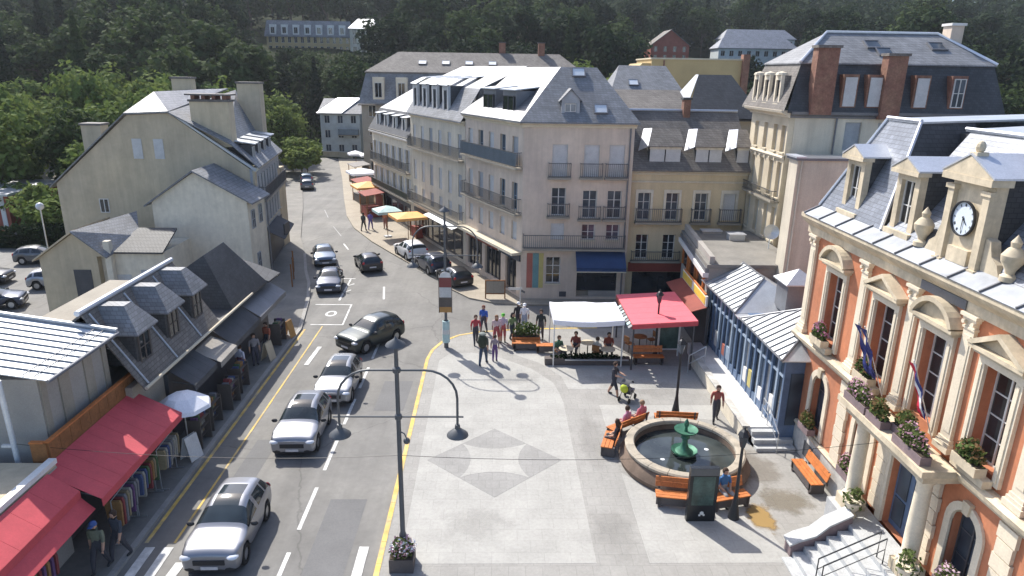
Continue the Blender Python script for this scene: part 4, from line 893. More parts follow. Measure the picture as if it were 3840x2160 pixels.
chimney(BM, 16.9, 18.05, 37.55, 38.2, 12.1, 15.5, 'brick', 'slate_brown'); chimney(BM, 20.7, 21.75, 37.55, 38.2, 11.9, 15.15, 'brick', 'slate_brown')
chimney(BM, 25.6, 26.3, 40.5, 41.3, 15.5, 16.9, 'beige', 'white_trim')
for x in (19.0, 20.35, 22.9, 24.9):
    fd = Face(x, 37.72, 0); d = MB(); fbox(fd, d, -.42, .42, .1, .9, 12.5, 14.2); o = BM.part('dormer', d, 'brick')
    (roller(BM, fd, 0, 12.55, .64, 1.5, 'shutter_blue' if False else 'shutter', .03) if x < 24 else window(BM, fd, 0, 12.55, .64, 1.5, 2, 2, 'frame_white', 'glass_blue', .02, False))
for i in range(3):
    fd = Face(15.75, 42.7 - i * 1.65, -pi / 2); d = MB(); fbox(fd, d, -.4, .4, .12, .9, 12.55, 14.1); o = BM.part('dormer', d, 'slate_brown')
    f = MB()
    for sx in (-1, 1): a, c = sorted((sx * .42, sx * .26)); fbox(fd, f, a, c, -.05, .13, 12.5, 14.1)
    fbox(fd, f, -.26, .26, -.05, .13, 13.85, 14.1); f.v = [BM.L(v) for v in f.v]; part('dormer_front', f, 'stone_light', o); window(BM, fd, 0, 12.6, .52, 1.25, 2, 2, 'frame_dark', 'glass', .05, True)
    q = MB(); q.lathe([(.001, -.02), (.36, 0), (.3, .12), (.001, .2)], 10, fd.w(0, .1, 14.12)); q.v = [BM.L(v) for v in q.v]; part('dormer_hood', q, 'stone_light', o)
for (x, z) in ((21.0, 15.75), (21.4, 15.35), (24.6, 15.7)): skylight(BM, (x, 38.45 + (z - zl) * 2.65 / 1.68, z + .04), 0, rad(32), .9, .8, 'glass_blue')
# narrower wing in front of it
BN = Bld('narrow_wing', 'narrow pale rendered wing with a lit edge behind the blue kiosk', 16.5, 34)
BN.part('wall', MB().box(14.55, 20.5, 32.9, 33.9, 0, 10.2), 'pale_wall'); BN.part('wall', MB().box(16.2, 20.5, 33.902, 37.6, 0, 10.0), 'pale_wall')
BN.part('coping', MB().box(14.45, 20.6, 32.8, 34.0, 10.202, 10.32), 'zinc_dark'); BN.part('coping', MB().box(14.4, 14.9, 32.75, 34.05, 10.322, 10.4), 'zinc_shine')
fnw = Face(14.55, 32.9, 0); 
for x in (3.2,): BN.part('window', fbox(fnw, MB(), x - .4, x + .4, -.03, -.003, 8.0, 9.3), 'shutter_grey')
BN.part('downpipe', MB().tube([(14.75, 32.85, 3.5), (14.75, 32.85, 10.2)], .05, 8), 'pale_wall')
# ------------------------------------------------------------------ cafe with the flat gravel roof
CF = Bld('cafe', 'low flat-roofed cafe with orange window frames and yellow sign band', 13, 37)
CF.part('wall', MB().prism([(11.05, 33.7, 0), (15.9, 33.7, 0), (15.9, 41.6, 0), (11.85, 41.6, 0)], (0, 0, 4.6)), 'grey_wall')
CF.part('roof', MB().prism([(10.9, 33.55, 4.602), (15.95, 33.55, 4.602), (15.95, 41.7, 4.602), (11.7, 41.7, 4.602)], (0, 0, .2)), 'pave_left')
ang = atan2(.8, 7.9); FCF = Face(11.85, 41.6, -pi / 2 - ang)   # runs towards the camera
WCF = hypot(.8, 7.9)
CF.part('parapet', fbox(FCF, MB(), 0, WCF, .0, .25, 4.803, 5.2), 'grey_wall')
CF.part('eaves_band', fbox(FCF, MB(), -.1, WCF + .1, -.3, -.003, 4.1, 4.35), 'white_trim'); CF.part('eaves_band', fbox(FCF, MB(), -.1, WCF + .1, -.2, -.004, 4.352, 4.6), 'zinc_dark')
for i, x in enumerate((1.6, 4.0, 6.4)):
    f = MB()
    for sx in (-1, 1): fbox(FCF, f, x + sx * .85 - .08, x + sx * .85 + .08, -.12, -.003, 2.9, 4.05)
    fbox(FCF, f, x - .77, x + .77, -.12, -.003, 3.9, 4.05); o = CF.part('window', f, 'orange_wood')
    q = fbox(FCF, MB(), x - .77, x + .77, -.05, -.004, 2.9, 3.9); q.v = [CF.L(v) for v in q.v]; part('pane', q, 'glass', o)
FS2 = Face(11.35, 38.1, -pi / 2 - rad(2)); 
CF.part('sign_band', fbox(FS2, MB(), 0, 5.2, -.35, -.25, 2.75, 3.3), 'white_trim')
for (x0, x1) in ((.15, 2.2), (2.75, 5.05)): CF.part('sign_panel', fbox(FS2, MB(), x0, x1, -.38, -.352, 2.82, 3.22), 'yellow_sign')
CF.part('lamp_strip', fbox(FS2, MB(), .2, 5.0, -.36, -.26, 3.302, 3.36), 'orange_wood')
a = MB(); a.prism([FS2.w(-.1, -.3, 2.75), FS2.w(5.3, -.3, 2.75), FS2.w(5.3, -1.25, 2.45), FS2.w(-.1, -1.25, 2.45)], (0, 0, -.04)); CF.part('awning', a, 'dark_red')
CF.part('shop_front', fbox(FS2, MB(), 0, 5.2, -.25, -.1, .02, 2.7), 'frame_dark')
d = Bld('satellite_dish', 'grey satellite dish on a post on the cafe roof before the sunlit wall', 15.4, 37.0, 'dish', 4.8)
d.part('dish', MB().lathe([(.001, .0), (.2, .03), (.34, .1), (.42, .2), (.4, .2), (.32, .13), (.001, .04)], 18, (0, 0, 0)).xf(Matrix.Translation((15.4, 37.0, 5.75)) @ Matrix.Rotation(rad(70), 4, 'X') @ Matrix.Rotation(rad(-15), 4, 'Y')), 'zinc', smooth=True)
d.part('post', MB().tube([(15.4, 37.08, 4.8), (15.4, 37.08, 5.75)], .035, 8), 'zinc_white')
bx = Bld('roof_vent', 'pale metal vent box on the cafe roof', 14.2, 39.2, 'vent', 4.8); bx.part('box', MB().box(13.8, 14.7, 38.9, 39.5, 4.804, 5.15), 'zinc'); bx.part('lid', MB().box(13.75, 14.75, 38.85, 39.55, 5.152, 5.2), 'zinc_shine')
bx = Bld('roof_vent', 'low white skylight dome at the back of the cafe roof', 13.2, 40.9, 'vent', 4.8); bx.part('box', MB().box(12.7, 13.9, 40.6, 41.2, 4.804, 4.95), 'grey_wall'); bx.part('lid', MB().box(12.68, 13.92, 40.58, 41.22, 4.952, 5.02), 'zinc_shine')

# ------------------------------------------------------------------ blue kiosk hall on its terrace
terr = Bld('terrace', 'white paved raised terrace with pale retaining wall along the blue kiosk', 11, 29, 'terrace')
terr.part('slab', MB().box(10.25, 11.3, 24.35, 33.4, 0, .6), 'terrace'); terr.part('retaining_wall', MB().box(10.02, 10.248, 24.35, 32.2, 0, .55), 'cream_light'); terr.part('coping', MB().box(10.0, 10.3, 24.33, 32.25, .602, .66), 'plinth')
for i in range(3): terr.part('step', MB().box(10.3, 11.85, 23.45 + .3 * i, 24.348, .005, .2 * (i + 1) - .05), 'granite')
KB = Bld('kiosk_hall', 'blue timber kiosk hall with zinc hipped roofs beside the town hall', 13, 29)
FK = Face(11.25, 33.6, -pi / 2); WK = 9.6
KB.part('wall_core', MB().box(11.5, 14.4, 24.0, 33.6, 0, 3.8), 'blue_paint'); KB.part('base', fbox(FK, MB(), 0, WK, .0, .249, .3, .95), 'blue_paint')
n = 16
for i in range(n + 1):
    x = WK * i / n; KB.part('post', fbox(FK, MB(), x - .07, x + .07, -.03, .2, .602, 3.75), 'blue_pale' if i % 3 == 0 else 'blue_paint')
for i in range(n):
    x0, x1 = WK * i / n + .072, WK * (i + 1) / n - .072
    m = ['glass_blue', 'glass', 'glass_blue', 'glass_pale'][(i * 7) % 4]
    KB.part('pane', fbox(FK, MB(), x0, x1, .06, .09, .952, 2.85), m); KB.part('transom', fbox(FK, MB(), x0, x1, .0, .12, 2.852, 2.95), 'blue_pale'); KB.part('pane', fbox(FK, MB(), x0, x1, .06, .09, 2.952, 3.7), 'glass_blue')
for i, m in ((2, 'sign_white'), (4, 'poster_red'), (5, 'blue_pale'), (9, 'white_trim'), (10, 'poster_yellow'), (12, 'flag_white'), (14, 'white_trim')): KB.part('poster', fbox(FK, MB(), WK * i / n + .12, WK * (i + 1) / n - .12, -.02, .055, .97, 1.5 + .12 * (i % 4)), m)
FKe = Face(11.25, 24.0, 0)
KB.part('end_wall', fbox(FKe, MB(), 0, 3.2, -.02, .0, .0, 3.75), 'blue_paint')
for i in range(3): KB.part('end_pane', fbox(FKe, MB(), .25 + i * .95, 1.05 + i * .95, -.05, -.022, .9, 3.1), 'glass_blue')
ez, rz_ = 3.78, 4.85
# far roof, near roof
zinc_slope(KB, (10.9, 34.2, ez), (10.9, 29.0, ez), (1.95, 0, rz_ - ez), .06, .62, 11, 'zinc', 'zinc_rib'); zinc_slope(KB, (10.88, 28.35, ez), (10.88, 23.6, ez), (2.0, 0, rz_ - ez), .38, .62, 11, 'zinc', 'zinc_rib')
roof(KB, [[(10.9, 29.0, ez), (14.7, 29.0, ez), (12.85, 30.98, rz_)], [(14.7, 29.0, ez), (14.7, 34.2, ez), (12.85, 33.9, rz_), (12.85, 30.98, rz_)]], 'zinc', .04, 'roof_slope')
roof(KB, [[(10.88, 23.6, ez), (14.8, 23.6, ez), (12.88, 25.4, rz_)], [(14.8, 23.6, ez), (14.8, 28.35, ez), (12.88, 26.55, rz_), (12.88, 25.4, rz_)], [(14.8, 28.35, ez), (10.88, 28.35, ez), (12.88, 26.55, rz_)]], 'zinc', .04, 'roof_slope')
roof(KB, [[(10.88, 28.36, ez - .02), (14.8, 28.36, ez - .02), (14.7, 28.99, ez - .02), (10.9, 28.99, ez - .02)]], 'zinc', .04, 'valley_gutter')
hp = MB()
for a_, c_ in (((10.88, 28.35, ez + .02), (12.88, 26.55, rz_ + .03)), ((10.88, 23.6, ez + .02), (12.88, 25.4, rz_ + .03)), ((12.88, 25.4, rz_ + .03), (12.88, 26.55, rz_ + .03)), ((10.9, 29.0, ez + .02), (12.85, 30.98, rz_ + .03)), ((12.85, 30.98, rz_ + .03), (12.85, 33.9, rz_ + .03)), ((10.9, 29.0, ez + .03), (10.9, 34.2, ez + .03)), ((10.88, 23.6, ez + .03), (10.88, 28.35, ez + .03))): hp.tube([a_, c_], .045, 6)
KB.part('hip_ridge', hp, 'zinc_dark')
KB.part('lantern', MB().box(12.9, 14.2, 28.4, 29.6, 4.0, 5.35), 'zinc_dark')
roof(KB, [[(12.75, 28.25, 5.35), (14.35, 28.25, 5.35), (13.55, 29.0, 5.9)], [(14.35, 28.25, 5.35), (14.35, 29.75, 5.35), (13.55, 29.0, 5.9)], [(14.35, 29.75, 5.35), (12.75, 29.75, 5.35), (13.55, 29.0, 5.9)], [(12.75, 29.75, 5.35), (12.75, 28.25, 5.35), (13.55, 29.0, 5.9)]], 'zinc', .05, 'lantern_roof')
def rail(name, label, pts, h, parent=None):
    o = thing(name, label, 'railing', pts[0]); q = MB(); p0 = Vector(pts[0])
    top = [(Vector(p) - p0 + Vector((0, 0, h))) for p in pts]; q.tube([tuple(p) for p in top], .025, 6); q.tube([tuple(p - Vector((0, 0, h * .5))) for p in top], .016, 6); part('rails', q, 'steel', o)
    for p in pts:
        p = Vector(p) - p0; part('post', MB().tube([tuple(p), (p.x, p.y, p.z + h)], .022, 6), 'steel', o)
rail('handrail', 'steel handrail at the far end of the white terrace', [(10.1, 32.3, .0), (9.6, 30.9, .0), (10.3, 30.6, .61)], .9)
rail('handrail', 'steel double handrail on the granite steps below the blue kiosk', [(11.05, 23.35, 0), (11.05, 24.5, .61), (11.1, 25.2, .61)], .85)

# ------------------------------------------------------------------ market tent, red awning canopy
tn = Bld('market_tent', 'white pop-up tent with peaked canopy over cafe tables', 4.7, 33, 'tent')
tx0, tx1, ty0, ty1 = 2.95, 6.45, 31.5, 34.3
cv = MB(); nx, ny = 16, 10; rr = random.Random(3)
for j in range(ny + 1):
    for i in range(nx + 1):
        u_, v_ = i / nx, j / ny; e = min(min(u_, 1 - u_) / .32, min(v_, 1 - v_) / .4, 1); z = 2.5 + .36 * (e ** 1.1) - .12 * sin(pi * u_) * (1 - min(1, min(v_, 1 - v_) * 6)) + .03 * sin(9 * u_ + 7 * v_) * e + rr.uniform(-.012, .012)
        cv.v.append((tx0 + (tx1 - tx0) * u_, ty0 + (ty1 - ty0) * v_, z))
for j in range(ny):
    for i in range(nx): cv.f.append((j * (nx + 1) + i, j * (nx + 1) + i + 1, (j + 1) * (nx + 1) + i + 1, (j + 1) * (nx + 1) + i)); cv.m.append(0)
tn.part('canopy', cv, 'white_canvas', smooth=True)
vl = MB()
for (a_, c_) in (((tx0, ty0), (tx1, ty0)), ((tx1, ty0), (tx1, ty1)), ((tx1, ty1), (tx0, ty1)), ((tx0, ty1), (tx0, ty0))):
    k = 10
    for i in range(k):
        p = [(a_[0] + (c_[0] - a_[0]) * t, a_[1] + (c_[1] - a_[1]) * t) for t in (i / k, (i + 1) / k)]
        zt = [2.5 - (.12 * sin(pi * t) if a_[1] == c_[1] else 0) for t in (i / k, (i + 1) / k)]
        vl.poly([(p[0][0], p[0][1], zt[0] - .25), (p[1][0], p[1][1], zt[1] - .25), (p[1][0], p[1][1], zt[1]), (p[0][0], p[0][1], zt[0])])
tn.part('valance', vl, 'white_canvas')
for x in (tx0 + .05, tx1 - .05):
    for y in (ty0 + .05, ty1 - .05): tn.part('leg', MB().box(x - .03, x + .03, y - .03, y + .03, 0, 2.45), 'frame_white')
ra_ = Bld('red_canopy', 'large bright red canvas canopy in front of the cafe', 8.3, 33.3, 'awning')
for i in range(6):
    y0 = 31.1 + 4.7 * i / 6; y1 = 31.1 + 4.7 * (i + 1) / 6 - .01
    ra_.part('canvas_panel', MB().prism([(6.75, y0, 2.42), (9.95, y0, 2.62), (9.95, y1, 2.62), (6.75, y1, 2.42)], (0, 0, .02)), 'pink_canvas')
ra_.part('valance', MB().box(6.73, 6.75, 31.1, 35.8, 2.2, 2.42), 'dark_red'); ra_.part('valance', MB().prism([(6.75, 31.08, 2.2), (9.95, 31.08, 2.4), (9.95, 31.08, 2.62), (6.75, 31.08, 2.42)], (0, -.015, 0)), 'red_canvas')
for i in range(8): ra_.part('fringe_scallop', MB().prism([(6.55, 31.0 + i * .42, 2.28), (6.72, 31.0 + i * .42, 2.4), (6.72, 31.28 + i * .42, 2.4), (6.55, 31.28 + i * .42, 2.28)], (0, 0, -.02)), 'teal_canvas' if i % 2 else 'zinc_dark')
for (x, y) in ((6.85, 31.2), (6.85, 35.6), (9.8, 31.2), (9.8, 35.6)): ra_.part('leg', MB().box(x - .035, x + .035, y - .035, y + .035, 0, 2.4), 'frame_dark')

# ------------------------------------------------------------------ near-left shops
S1 = Bld('zinc_roof_shop', 'shop with a pale standing-seam zinc roof and orange balcony board', -14.5, 20, 'shop')
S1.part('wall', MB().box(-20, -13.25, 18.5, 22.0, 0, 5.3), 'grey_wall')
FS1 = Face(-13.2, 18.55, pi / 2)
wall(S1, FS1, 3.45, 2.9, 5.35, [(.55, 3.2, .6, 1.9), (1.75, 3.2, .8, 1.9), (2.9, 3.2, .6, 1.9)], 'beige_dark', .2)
for x, w2 in ((.55, .6), (1.75, .8), (2.9, .6)): window(S1, FS1, x, 3.2, w2, 1.9, 2, 2, 'shutter_grey', 'glass', .06, False)
zinc_slope(S1, (-12.75, 22.0, 5.4), (-12.75, 18.25, 5.4), (-8, 0, 1.25), 0, 1, 9, 'zinc_white', 'zinc_rib')
S1.part('gutter', MB().tube([(-12.72, 18.2, 5.38), (-12.72, 22.05, 5.38)], .06, 8), 'zinc_dark'); S1.part('verge', MB().prism([(-12.75, 22.0, 5.42), (-20.7, 22.0, 6.65), (-20.7, 22.0, 6.77), (-12.75, 22.0, 5.54)], (0, .12, 0)), 'zinc')
for x in (-13.6, -15.2): S1.part('snow_bar', MB().tube([(-13.45, 18.3, 5.55), (-13.45, 21.95, 5.55)] if x == -13.6 else [(-13.15, 18.3, 5.5), (-13.15, 21.95, 5.5)], .02, 6), 'zinc_dark')
S1.part('terrace_floor', MB().box(-13.22, -12.9, 17.9, 24.1, 2.88, 2.96), 'zinc_dark')
for i in range(12): S1.part('board', MB().box(-12.9, -12.84, 17.9 + .52 * i, 17.9 + .52 * i + .505, 2.75, 3.6), 'wood')
S1.part('board_cap', MB().box(-12.94, -12.8, 17.85, 24.2, 3.602, 3.65), 'orange_wood'); S1.part('board_end', MB().box(-13.35, -12.9, 17.84, 17.9, 2.75, 3.6), 'wood'); S1.part('board_cap', MB().box(-13.35, -12.95, 17.8, 17.93, 3.602, 3.65), 'orange_wood')
S1.part('shop_front', MB().box(-13.24, -12.95, 17.9, 24.1, .02, 2.7), 'frame_dark')
S1.part('handrail', MB().tube([(-13.2, 22.1, 4.8), (-13.0, 23.8, 3.7)], .02, 6), 'steel')
def awning_panels(b, x0, z0, x1, z1, y0, y1, n, m):
    for i in range(n):
        a_, c_ = y0 + (y1 - y0) * i / n, y0 + (y1 - y0) * (i + 1) / n - .008
        b.part('canvas_panel', MB().prism([(x0, a_, z0), (x1, a_, z1), (x1, c_, z1), (x0, c_, z0)], (0, 0, .015)), m)
    b.part('valance', MB().box(x1 - .01, x1 + .008, y0, y1, z1 - .24, z1 + .01), m)
    for yy in (y0 + .15, y1 - .15): b.part('awning_arm', MB().tube([(x0, yy, z0 - .5), (x1 - .05, yy, z1 - .03)], .02, 6), 'zinc_dark')
A1 = Bld('red_awning', 'long red awning with folded panels over the souvenir shop', -12, 19.8, 'awning', 2.5)
awning_panels(A1, -12.82, 3.0, -11.2, 2.15, 17.25, 22.5, 9, 'red_canvas')
A2 = Bld('red_awning', 'nearest red awning cut by the bottom left corner of the view', -11.8, 14.5, 'awning', 3.0)
awning_panels(A2, -12.55, 3.0, -11.75, 2.45, 9.5, 17.2, 9, 'red_canvas')
A2.part('front_drop', MB().prism([(-11.74, 9.5, 2.2), (-11.4, 9.5, 1.85), (-11.4, 17.2, 1.85), (-11.74, 17.2, 2.2)], (0, 0, .015)), 'red_canvas')
S0 = Bld('gravel_roof_shop', 'flat-roofed shop with mossy gravel roof at the bottom left', -15, 13, 'shop')
S0.part('wall', MB().box(-20, -12.6, 8, 17.7, 0, 2.95), 'grey_wall'); S0.part('roof', MB().box(-20, -12.62, 8, 17.7, 2.952, 3.05), 'cream'); S0.part('parapet', MB().box(-12.8, -12.58, 8, 17.72, 3.052, 3.2), 'white_trim')
pp = Bld('vent_pipe', 'tall white vent pipe rising from the shop roof at the left edge', -13.9, 18.0, 'pipe', 3.0); pp.part('pipe', MB().tube([(-13.9, 18.0, 2.8), (-13.95, 18.0, 5.5)], .075, 10), 'zinc_white', smooth=True); pp.part('bracket', MB().box(-14.25, -13.92, 17.95, 18.05, 3.4, 3.47), 'white_trim')

S2 = Bld('arcade_house', 'long dark slate mansard shop house with three hipped dormers', -14, 26)
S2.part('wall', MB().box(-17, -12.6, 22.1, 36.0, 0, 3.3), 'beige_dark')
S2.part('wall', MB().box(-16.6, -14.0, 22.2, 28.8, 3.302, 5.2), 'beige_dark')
roof(S2, [[(-12.15, 22.1, 3.3), (-12.15, 28.9, 3.3), (-13.9, 28.9, 6.05), (-13.9, 22.1, 6.05)], [(-13.9, 22.1, 6.05), (-13.9, 28.9, 6.05), (-17.3, 28.9, 3.4), (-17.3, 22.1, 3.4)]], 'slate_brown', .1)
roof(S2, [[(-12.1, 30.4, 3.3), (-12.0, 35.0, 3.3), (-13.4, 33.4, 5.8), (-13.5, 31.2, 5.7)], [(-12.0, 35.0, 3.3), (-16.6, 35.0, 3.3), (-13.4, 33.4, 5.8)], [(-16.6, 35.0, 3.3), (-17.0, 30.4, 3.3), (-13.5, 31.2, 5.7), (-13.4, 33.4, 5.8)], [(-12.1, 30.4, 3.3), (-13.5, 31.2, 5.7), (-17.0, 30.4, 3.3)]], 'slate_dark', .1)
S2.part('ridge_cap', MB().tube([(-13.9, 21.9, 6.11), (-13.9, 28.9, 6.11)], .1, 8), 'zinc_shine'); S2.part('gutter', MB().tube([(-12.1, 22.1, 3.3), (-12.05, 32.9, 3.3)], .06, 8), 'trim')
roof(S2, [[(-11.9, 35.02, 3.3), (-11.9, 37.0, 3.2), (-14.5, 37.0, 4.2), (-14.5, 35.02, 4.3)], [(-12.1, 28.92, 3.3), (-12.1, 30.38, 3.3), (-16.8, 30.38, 3.5), (-16.8, 28.92, 3.5)]], 'slate_dark', .1)
for y in (23.3, 25.6, 27.85):
    fd = Face(-12.5, y - .55, pi / 2); d = MB(); fbox(fd, d, 0, 1.1, .1, 1.35, 3.85, 5.1); o = S2.part('dormer', d, 'slate_dark')
    window(S2, fd, .55, 3.9, .8, 1.1, 2, 2, 'sign_brown', 'glass', .04, False)
    r = MB(); z0, z1 = 5.05, 5.95
    r.prism([fd.w(-.2, -.15, z0), fd.w(.3, .45, z1), fd.w(.3, 1.6, z1), fd.w(-.2, 1.6, z0)], (0, 0, .06)); r.prism([fd.w(1.3, -.15, z0), fd.w(.8, .45, z1), fd.w(.8, 1.6, z1), fd.w(1.3, 1.6, z0)], (0, 0, .06))
    r.prism([fd.w(-.2, -.15, z0), fd.w(1.3, -.15, z0), fd.w(.8, .45, z1), fd.w(.3, .45, z1)], (0, 0, .06)); r.prism([fd.w(.3, .45, z1), fd.w(.8, .45, z1), fd.w(.8, 1.6, z1), fd.w(.3, 1.6, z1)], (0, 0, .06)); r.v = [S2.L(v) for v in r.v]; part('dormer_roof', r, 'slate', o)
    S2.part('verge_strip', MB().tube([(-12.15, y - .9, 3.36), (-13.8, y - .9, 5.95)], .04, 6), 'zinc')
S2.part('shop_front', MB().box(-12.6, -12.45, 24.3, 36.0, .02, 2.8), 'frame_dark')
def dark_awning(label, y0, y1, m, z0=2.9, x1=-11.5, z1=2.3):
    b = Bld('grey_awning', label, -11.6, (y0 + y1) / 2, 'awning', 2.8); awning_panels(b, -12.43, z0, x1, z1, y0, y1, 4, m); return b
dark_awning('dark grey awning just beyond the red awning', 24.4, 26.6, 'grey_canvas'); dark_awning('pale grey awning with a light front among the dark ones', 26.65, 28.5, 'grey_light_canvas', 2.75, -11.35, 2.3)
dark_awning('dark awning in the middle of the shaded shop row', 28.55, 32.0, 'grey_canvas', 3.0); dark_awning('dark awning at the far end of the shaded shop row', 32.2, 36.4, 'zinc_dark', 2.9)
px = Bld('parasol', 'white parasol peeking out behind the end of the red awning', -11.5, 23.3, 'parasol')
px.part('canopy', MB().lathe([(.001, 2.9), (.5, 2.78), (.95, 2.45), (1.0, 2.32), (.96, 2.33), (.5, 2.7), (.001, 2.82)], 8, (-11.5, 23.3, -.35)), 'white_canvas'); px.part('pole', MB().tube([(-11.5, 23.3, 0), (-11.5, 23.3, 2.5)], .025, 8), 'steel'); px.part('base', MB().lathe([(.001, .08), (.25, .08), (.28, .002), (.001, .002)], 12, (-11.5, 23.3, 0)), 'granite')

# ------------------------------------------------------------------ small house, annex and big gable house on the left
S3 = Bld('low_house', 'low tan house with small gable and tall chimney pipe behind the shop roofs', -23, 41)
S3.part('wall', MB().prism([(-26.3, 39, 0), (-23.0, 39, 0), (-23.0, 39, 3.5), (-22.6, 39, 3.5), (-24.1, 39, 4.9), (-26.3, 39, 3.4)], (0, 4, 0)), 'cream')
S3.part('wall', MB().box(-22.98, -19.3, 39.4, 43, 0, 3.7), 'cream_light')
FS3 = Face(-26.3, 39, 0)
S3.part('window', fbox(FS3, MB(), 1.85, 2.85, -.03, -.003, 1.0, 2.7), 'frame_dark')
S3.part('window', fbox(Face(-22.98, 39.4, 0), MB(), .6, 1.6, -.03, -.003, 1.2, 2.3), 'shutter'); S3.part('door', fbox(Face(-22.98, 39.4, 0), MB(), 2.2, 3.3, -.03, -.003, .0, 2.6), 'shutter_grey')
roof(S3, [[(-26.6, 38.8, 3.3), (-24.1, 38.8, 5.05), (-24.1, 43, 5.05), (-26.6, 43, 3.3)]], 'cream', .1); roof(S3, [[(-24.1, 38.7, 5.05), (-22.3, 38.7, 3.55), (-21.4, 41.0, 4.3), (-22.4, 43, 5.4)]], 'slate', .1)
roof(S3, [[(-22.4, 39.2, 3.72), (-19.3, 39.2, 3.72), (-19.3, 41.4, 4.7), (-21.6, 41.4, 4.7)]], 'slate_dark', .1)
S3.part('chimney_pipe', MB().box(-22.55, -22.2, 39.0, 39.35, 0, 4.4), 'cream_light')
S4 = Bld('annex', 'pale rendered annex with a plain gable beside the street', -18, 45)
S4.part('wall', MB().prism([(-21.4, 43, 0), (-15.5, 43, 0), (-15.5, 43, 6.1), (-18.6, 43, 7.85), (-21.4, 43, 6.0)], (0, 3.3, 0)), 'cream_light')
roof(S4, [[(-21.8, 42.75, 5.8), (-18.6, 42.75, 8.0), (-18.6, 46.35, 8.0), (-21.8, 46.35, 5.8)], [(-18.6, 42.75, 8.0), (-15.1, 42.75, 6.0), (-15.1, 46.35, 6.0), (-18.6, 46.35, 8.0)]], 'slate', .1)
F4 = Face(-15.5, 43.0, pi / 2)
for x, z in ((.8, 4.2), (2.2, 4.3), (1.2, 1.3)): window(S4, Face(-15.5 + .17, 43.0, pi / 2), x, z, .6, 1.2, 2, 2, 'shutter_grey', 'glass', .1, False)
S4.part('downpipe', MB().tube([(-15.35, 46.2, 0), (-15.35, 46.2, 6)], .05, 8), 'zinc_dark')
S5 = Bld('gable_house', 'big cream house with plain half-hipped gable and massive chimney', -22, 51)
S5.part('wall', MB().prism([(-29.3, 46.6, 0), (-16.1, 46.6, 0), (-16.1, 46.6, 7.4), (-21.3, 46.6, 11.15), (-24.0, 46.6, 11.0), (-29.3, 46.6, 6.5)], (0, .4, 0)), 'cream')
S5.part('wall_core', MB().box(-29.2, -17.4, 47.002, 57.5, 0, 6.4), 'cream')
dx = Vector((-1.6, 11)).normalized(); F5 = Face(-16.1, 46.62, atan2(dx.y, dx.x)); W5 = 10.2
h5 = [(1.0 + i * 1.18, z, .6, 1.5) for i in range(8) for z in (5.5, 3.3)]
wall(S5, F5, W5, 0, 7.6, h5, 'shutter_grey', .3)
for i in range(8):
    for z in (5.5, 3.3): window(S5, F5, 1.0 + i * 1.18, z, .6, 1.5, 1, 2, 'frame_dark', 'glass'); leaf_shutters(S5, F5, 1.0 + i * 1.18, z, .5, 1.5, 'shutter')
balcony(S5, F5, .3, 9.8, 5.4, .6, .9); cornice(S5, F5, -.1, W5, 7.4, [(.1, 0), (.3, .15), (.36, .3)], 'trim'); S5.part('shop_front', fbox(F5, MB(), .3, 9.8, -.05, -.003, .1, 2.7), 'frame_dark')
e0 = F5.w(-.15, -.35, 7.72); e1 = F5.w(W5 + .2, -.35, 7.72); m0 = F5.w(-.15, 1.3, 9.3); m1 = F5.w(W5 + .2, 1.3, 9.3)
roof(S5, [[e0, e1, m1, m0], [m0, m1, (-20.6, 57.2, 12.4), (-21.2, 46.35, 11.25), (-21.2, 46.35, 11.25)][:4]], 'slate', .1)
roof(S5, [[(-21.2, 46.4, 11.3), (-24.1, 46.4, 11.15), (-22.9, 48.4, 12.45)], [(-21.2, 46.4, 11.3), (-22.9, 48.4, 12.45), (-21.2, 57.2, 12.5)], [(-24.1, 46.4, 11.15), (-29.7, 46.4, 6.3), (-29.7, 57.4, 6.3), (-22.2, 57.2, 12.5), (-22.9, 48.4, 12.45)]], 'slate_shine', .1)
S5.part('gable_coping', MB().prism([(-16.0, 46.5, 7.45), (-21.25, 46.5, 11.2), (-21.25, 46.5, 11.32), (-15.9, 46.5, 7.6)], (0, .25, 0)), 'zinc')
chimney(S5, -20.0, -17.5, 46.9, 47.9, 9.0, 11.9, 'cream', 'slate_brown'); 
for i in range(4): S5.part('chimney_pier', MB().box(-19.9 + i * .68, -19.65 + i * .68, 46.95, 47.85, 12.05, 12.3), 'brick')
S5.part('chimney_slab', MB().box(-20.2, -17.3, 46.75, 48.0, 12.302, 12.4), 'slate_brown')
chimney(S5, -27.9, -26.6, 48, 49, 6.5, 10.2, 'cream', 'slate_brown'); chimney(S5, -24.6, -23.2, 55, 56, 10, 13.2, 'cream', 'slate_brown'); chimney(S5, -19.9, -18.2, 55.5, 56.5, 9, 12.9, 'cream', 'slate_brown')
F5g = Face(-29.3, 46.6, 0)
for x in (5.7, 7.1): roller(S5, Face(-29.3, 46.6 - .14, 0), x, 8.2, .62, 1.3, 'shutter')
window(S5, Face(-29.3, 46.6 - .2, 0), 2.95, 4.55, .62, .95, 1, 2, 'frame_white', 'glass', .16, False)
for i in range(4):
    fd = Face(*F5.w(1.6 + i * 2.2, .15, 0)[:2], F5.a); d = MB(); fbox(fd, d, -.5, .5, .1, 1.6, 7.8, 9.1); o = S5.part('dormer', d, 'slate_dark'); window(S5, fd, 0, 7.85, .7, 1.1, 1, 2, 'frame_white', 'glass', .03, False)
    r = MB(); r.prism([fd.w(-.7, -.2, 9.11), fd.w(.7, -.2, 9.11), fd.w(.7, 2.2, 9.5), fd.w(-.7, 2.2, 9.5)], (0, 0, .07)); r.v = [S5.L(v) for v in r.v]; part('dormer_roof', r, 'zinc', o)
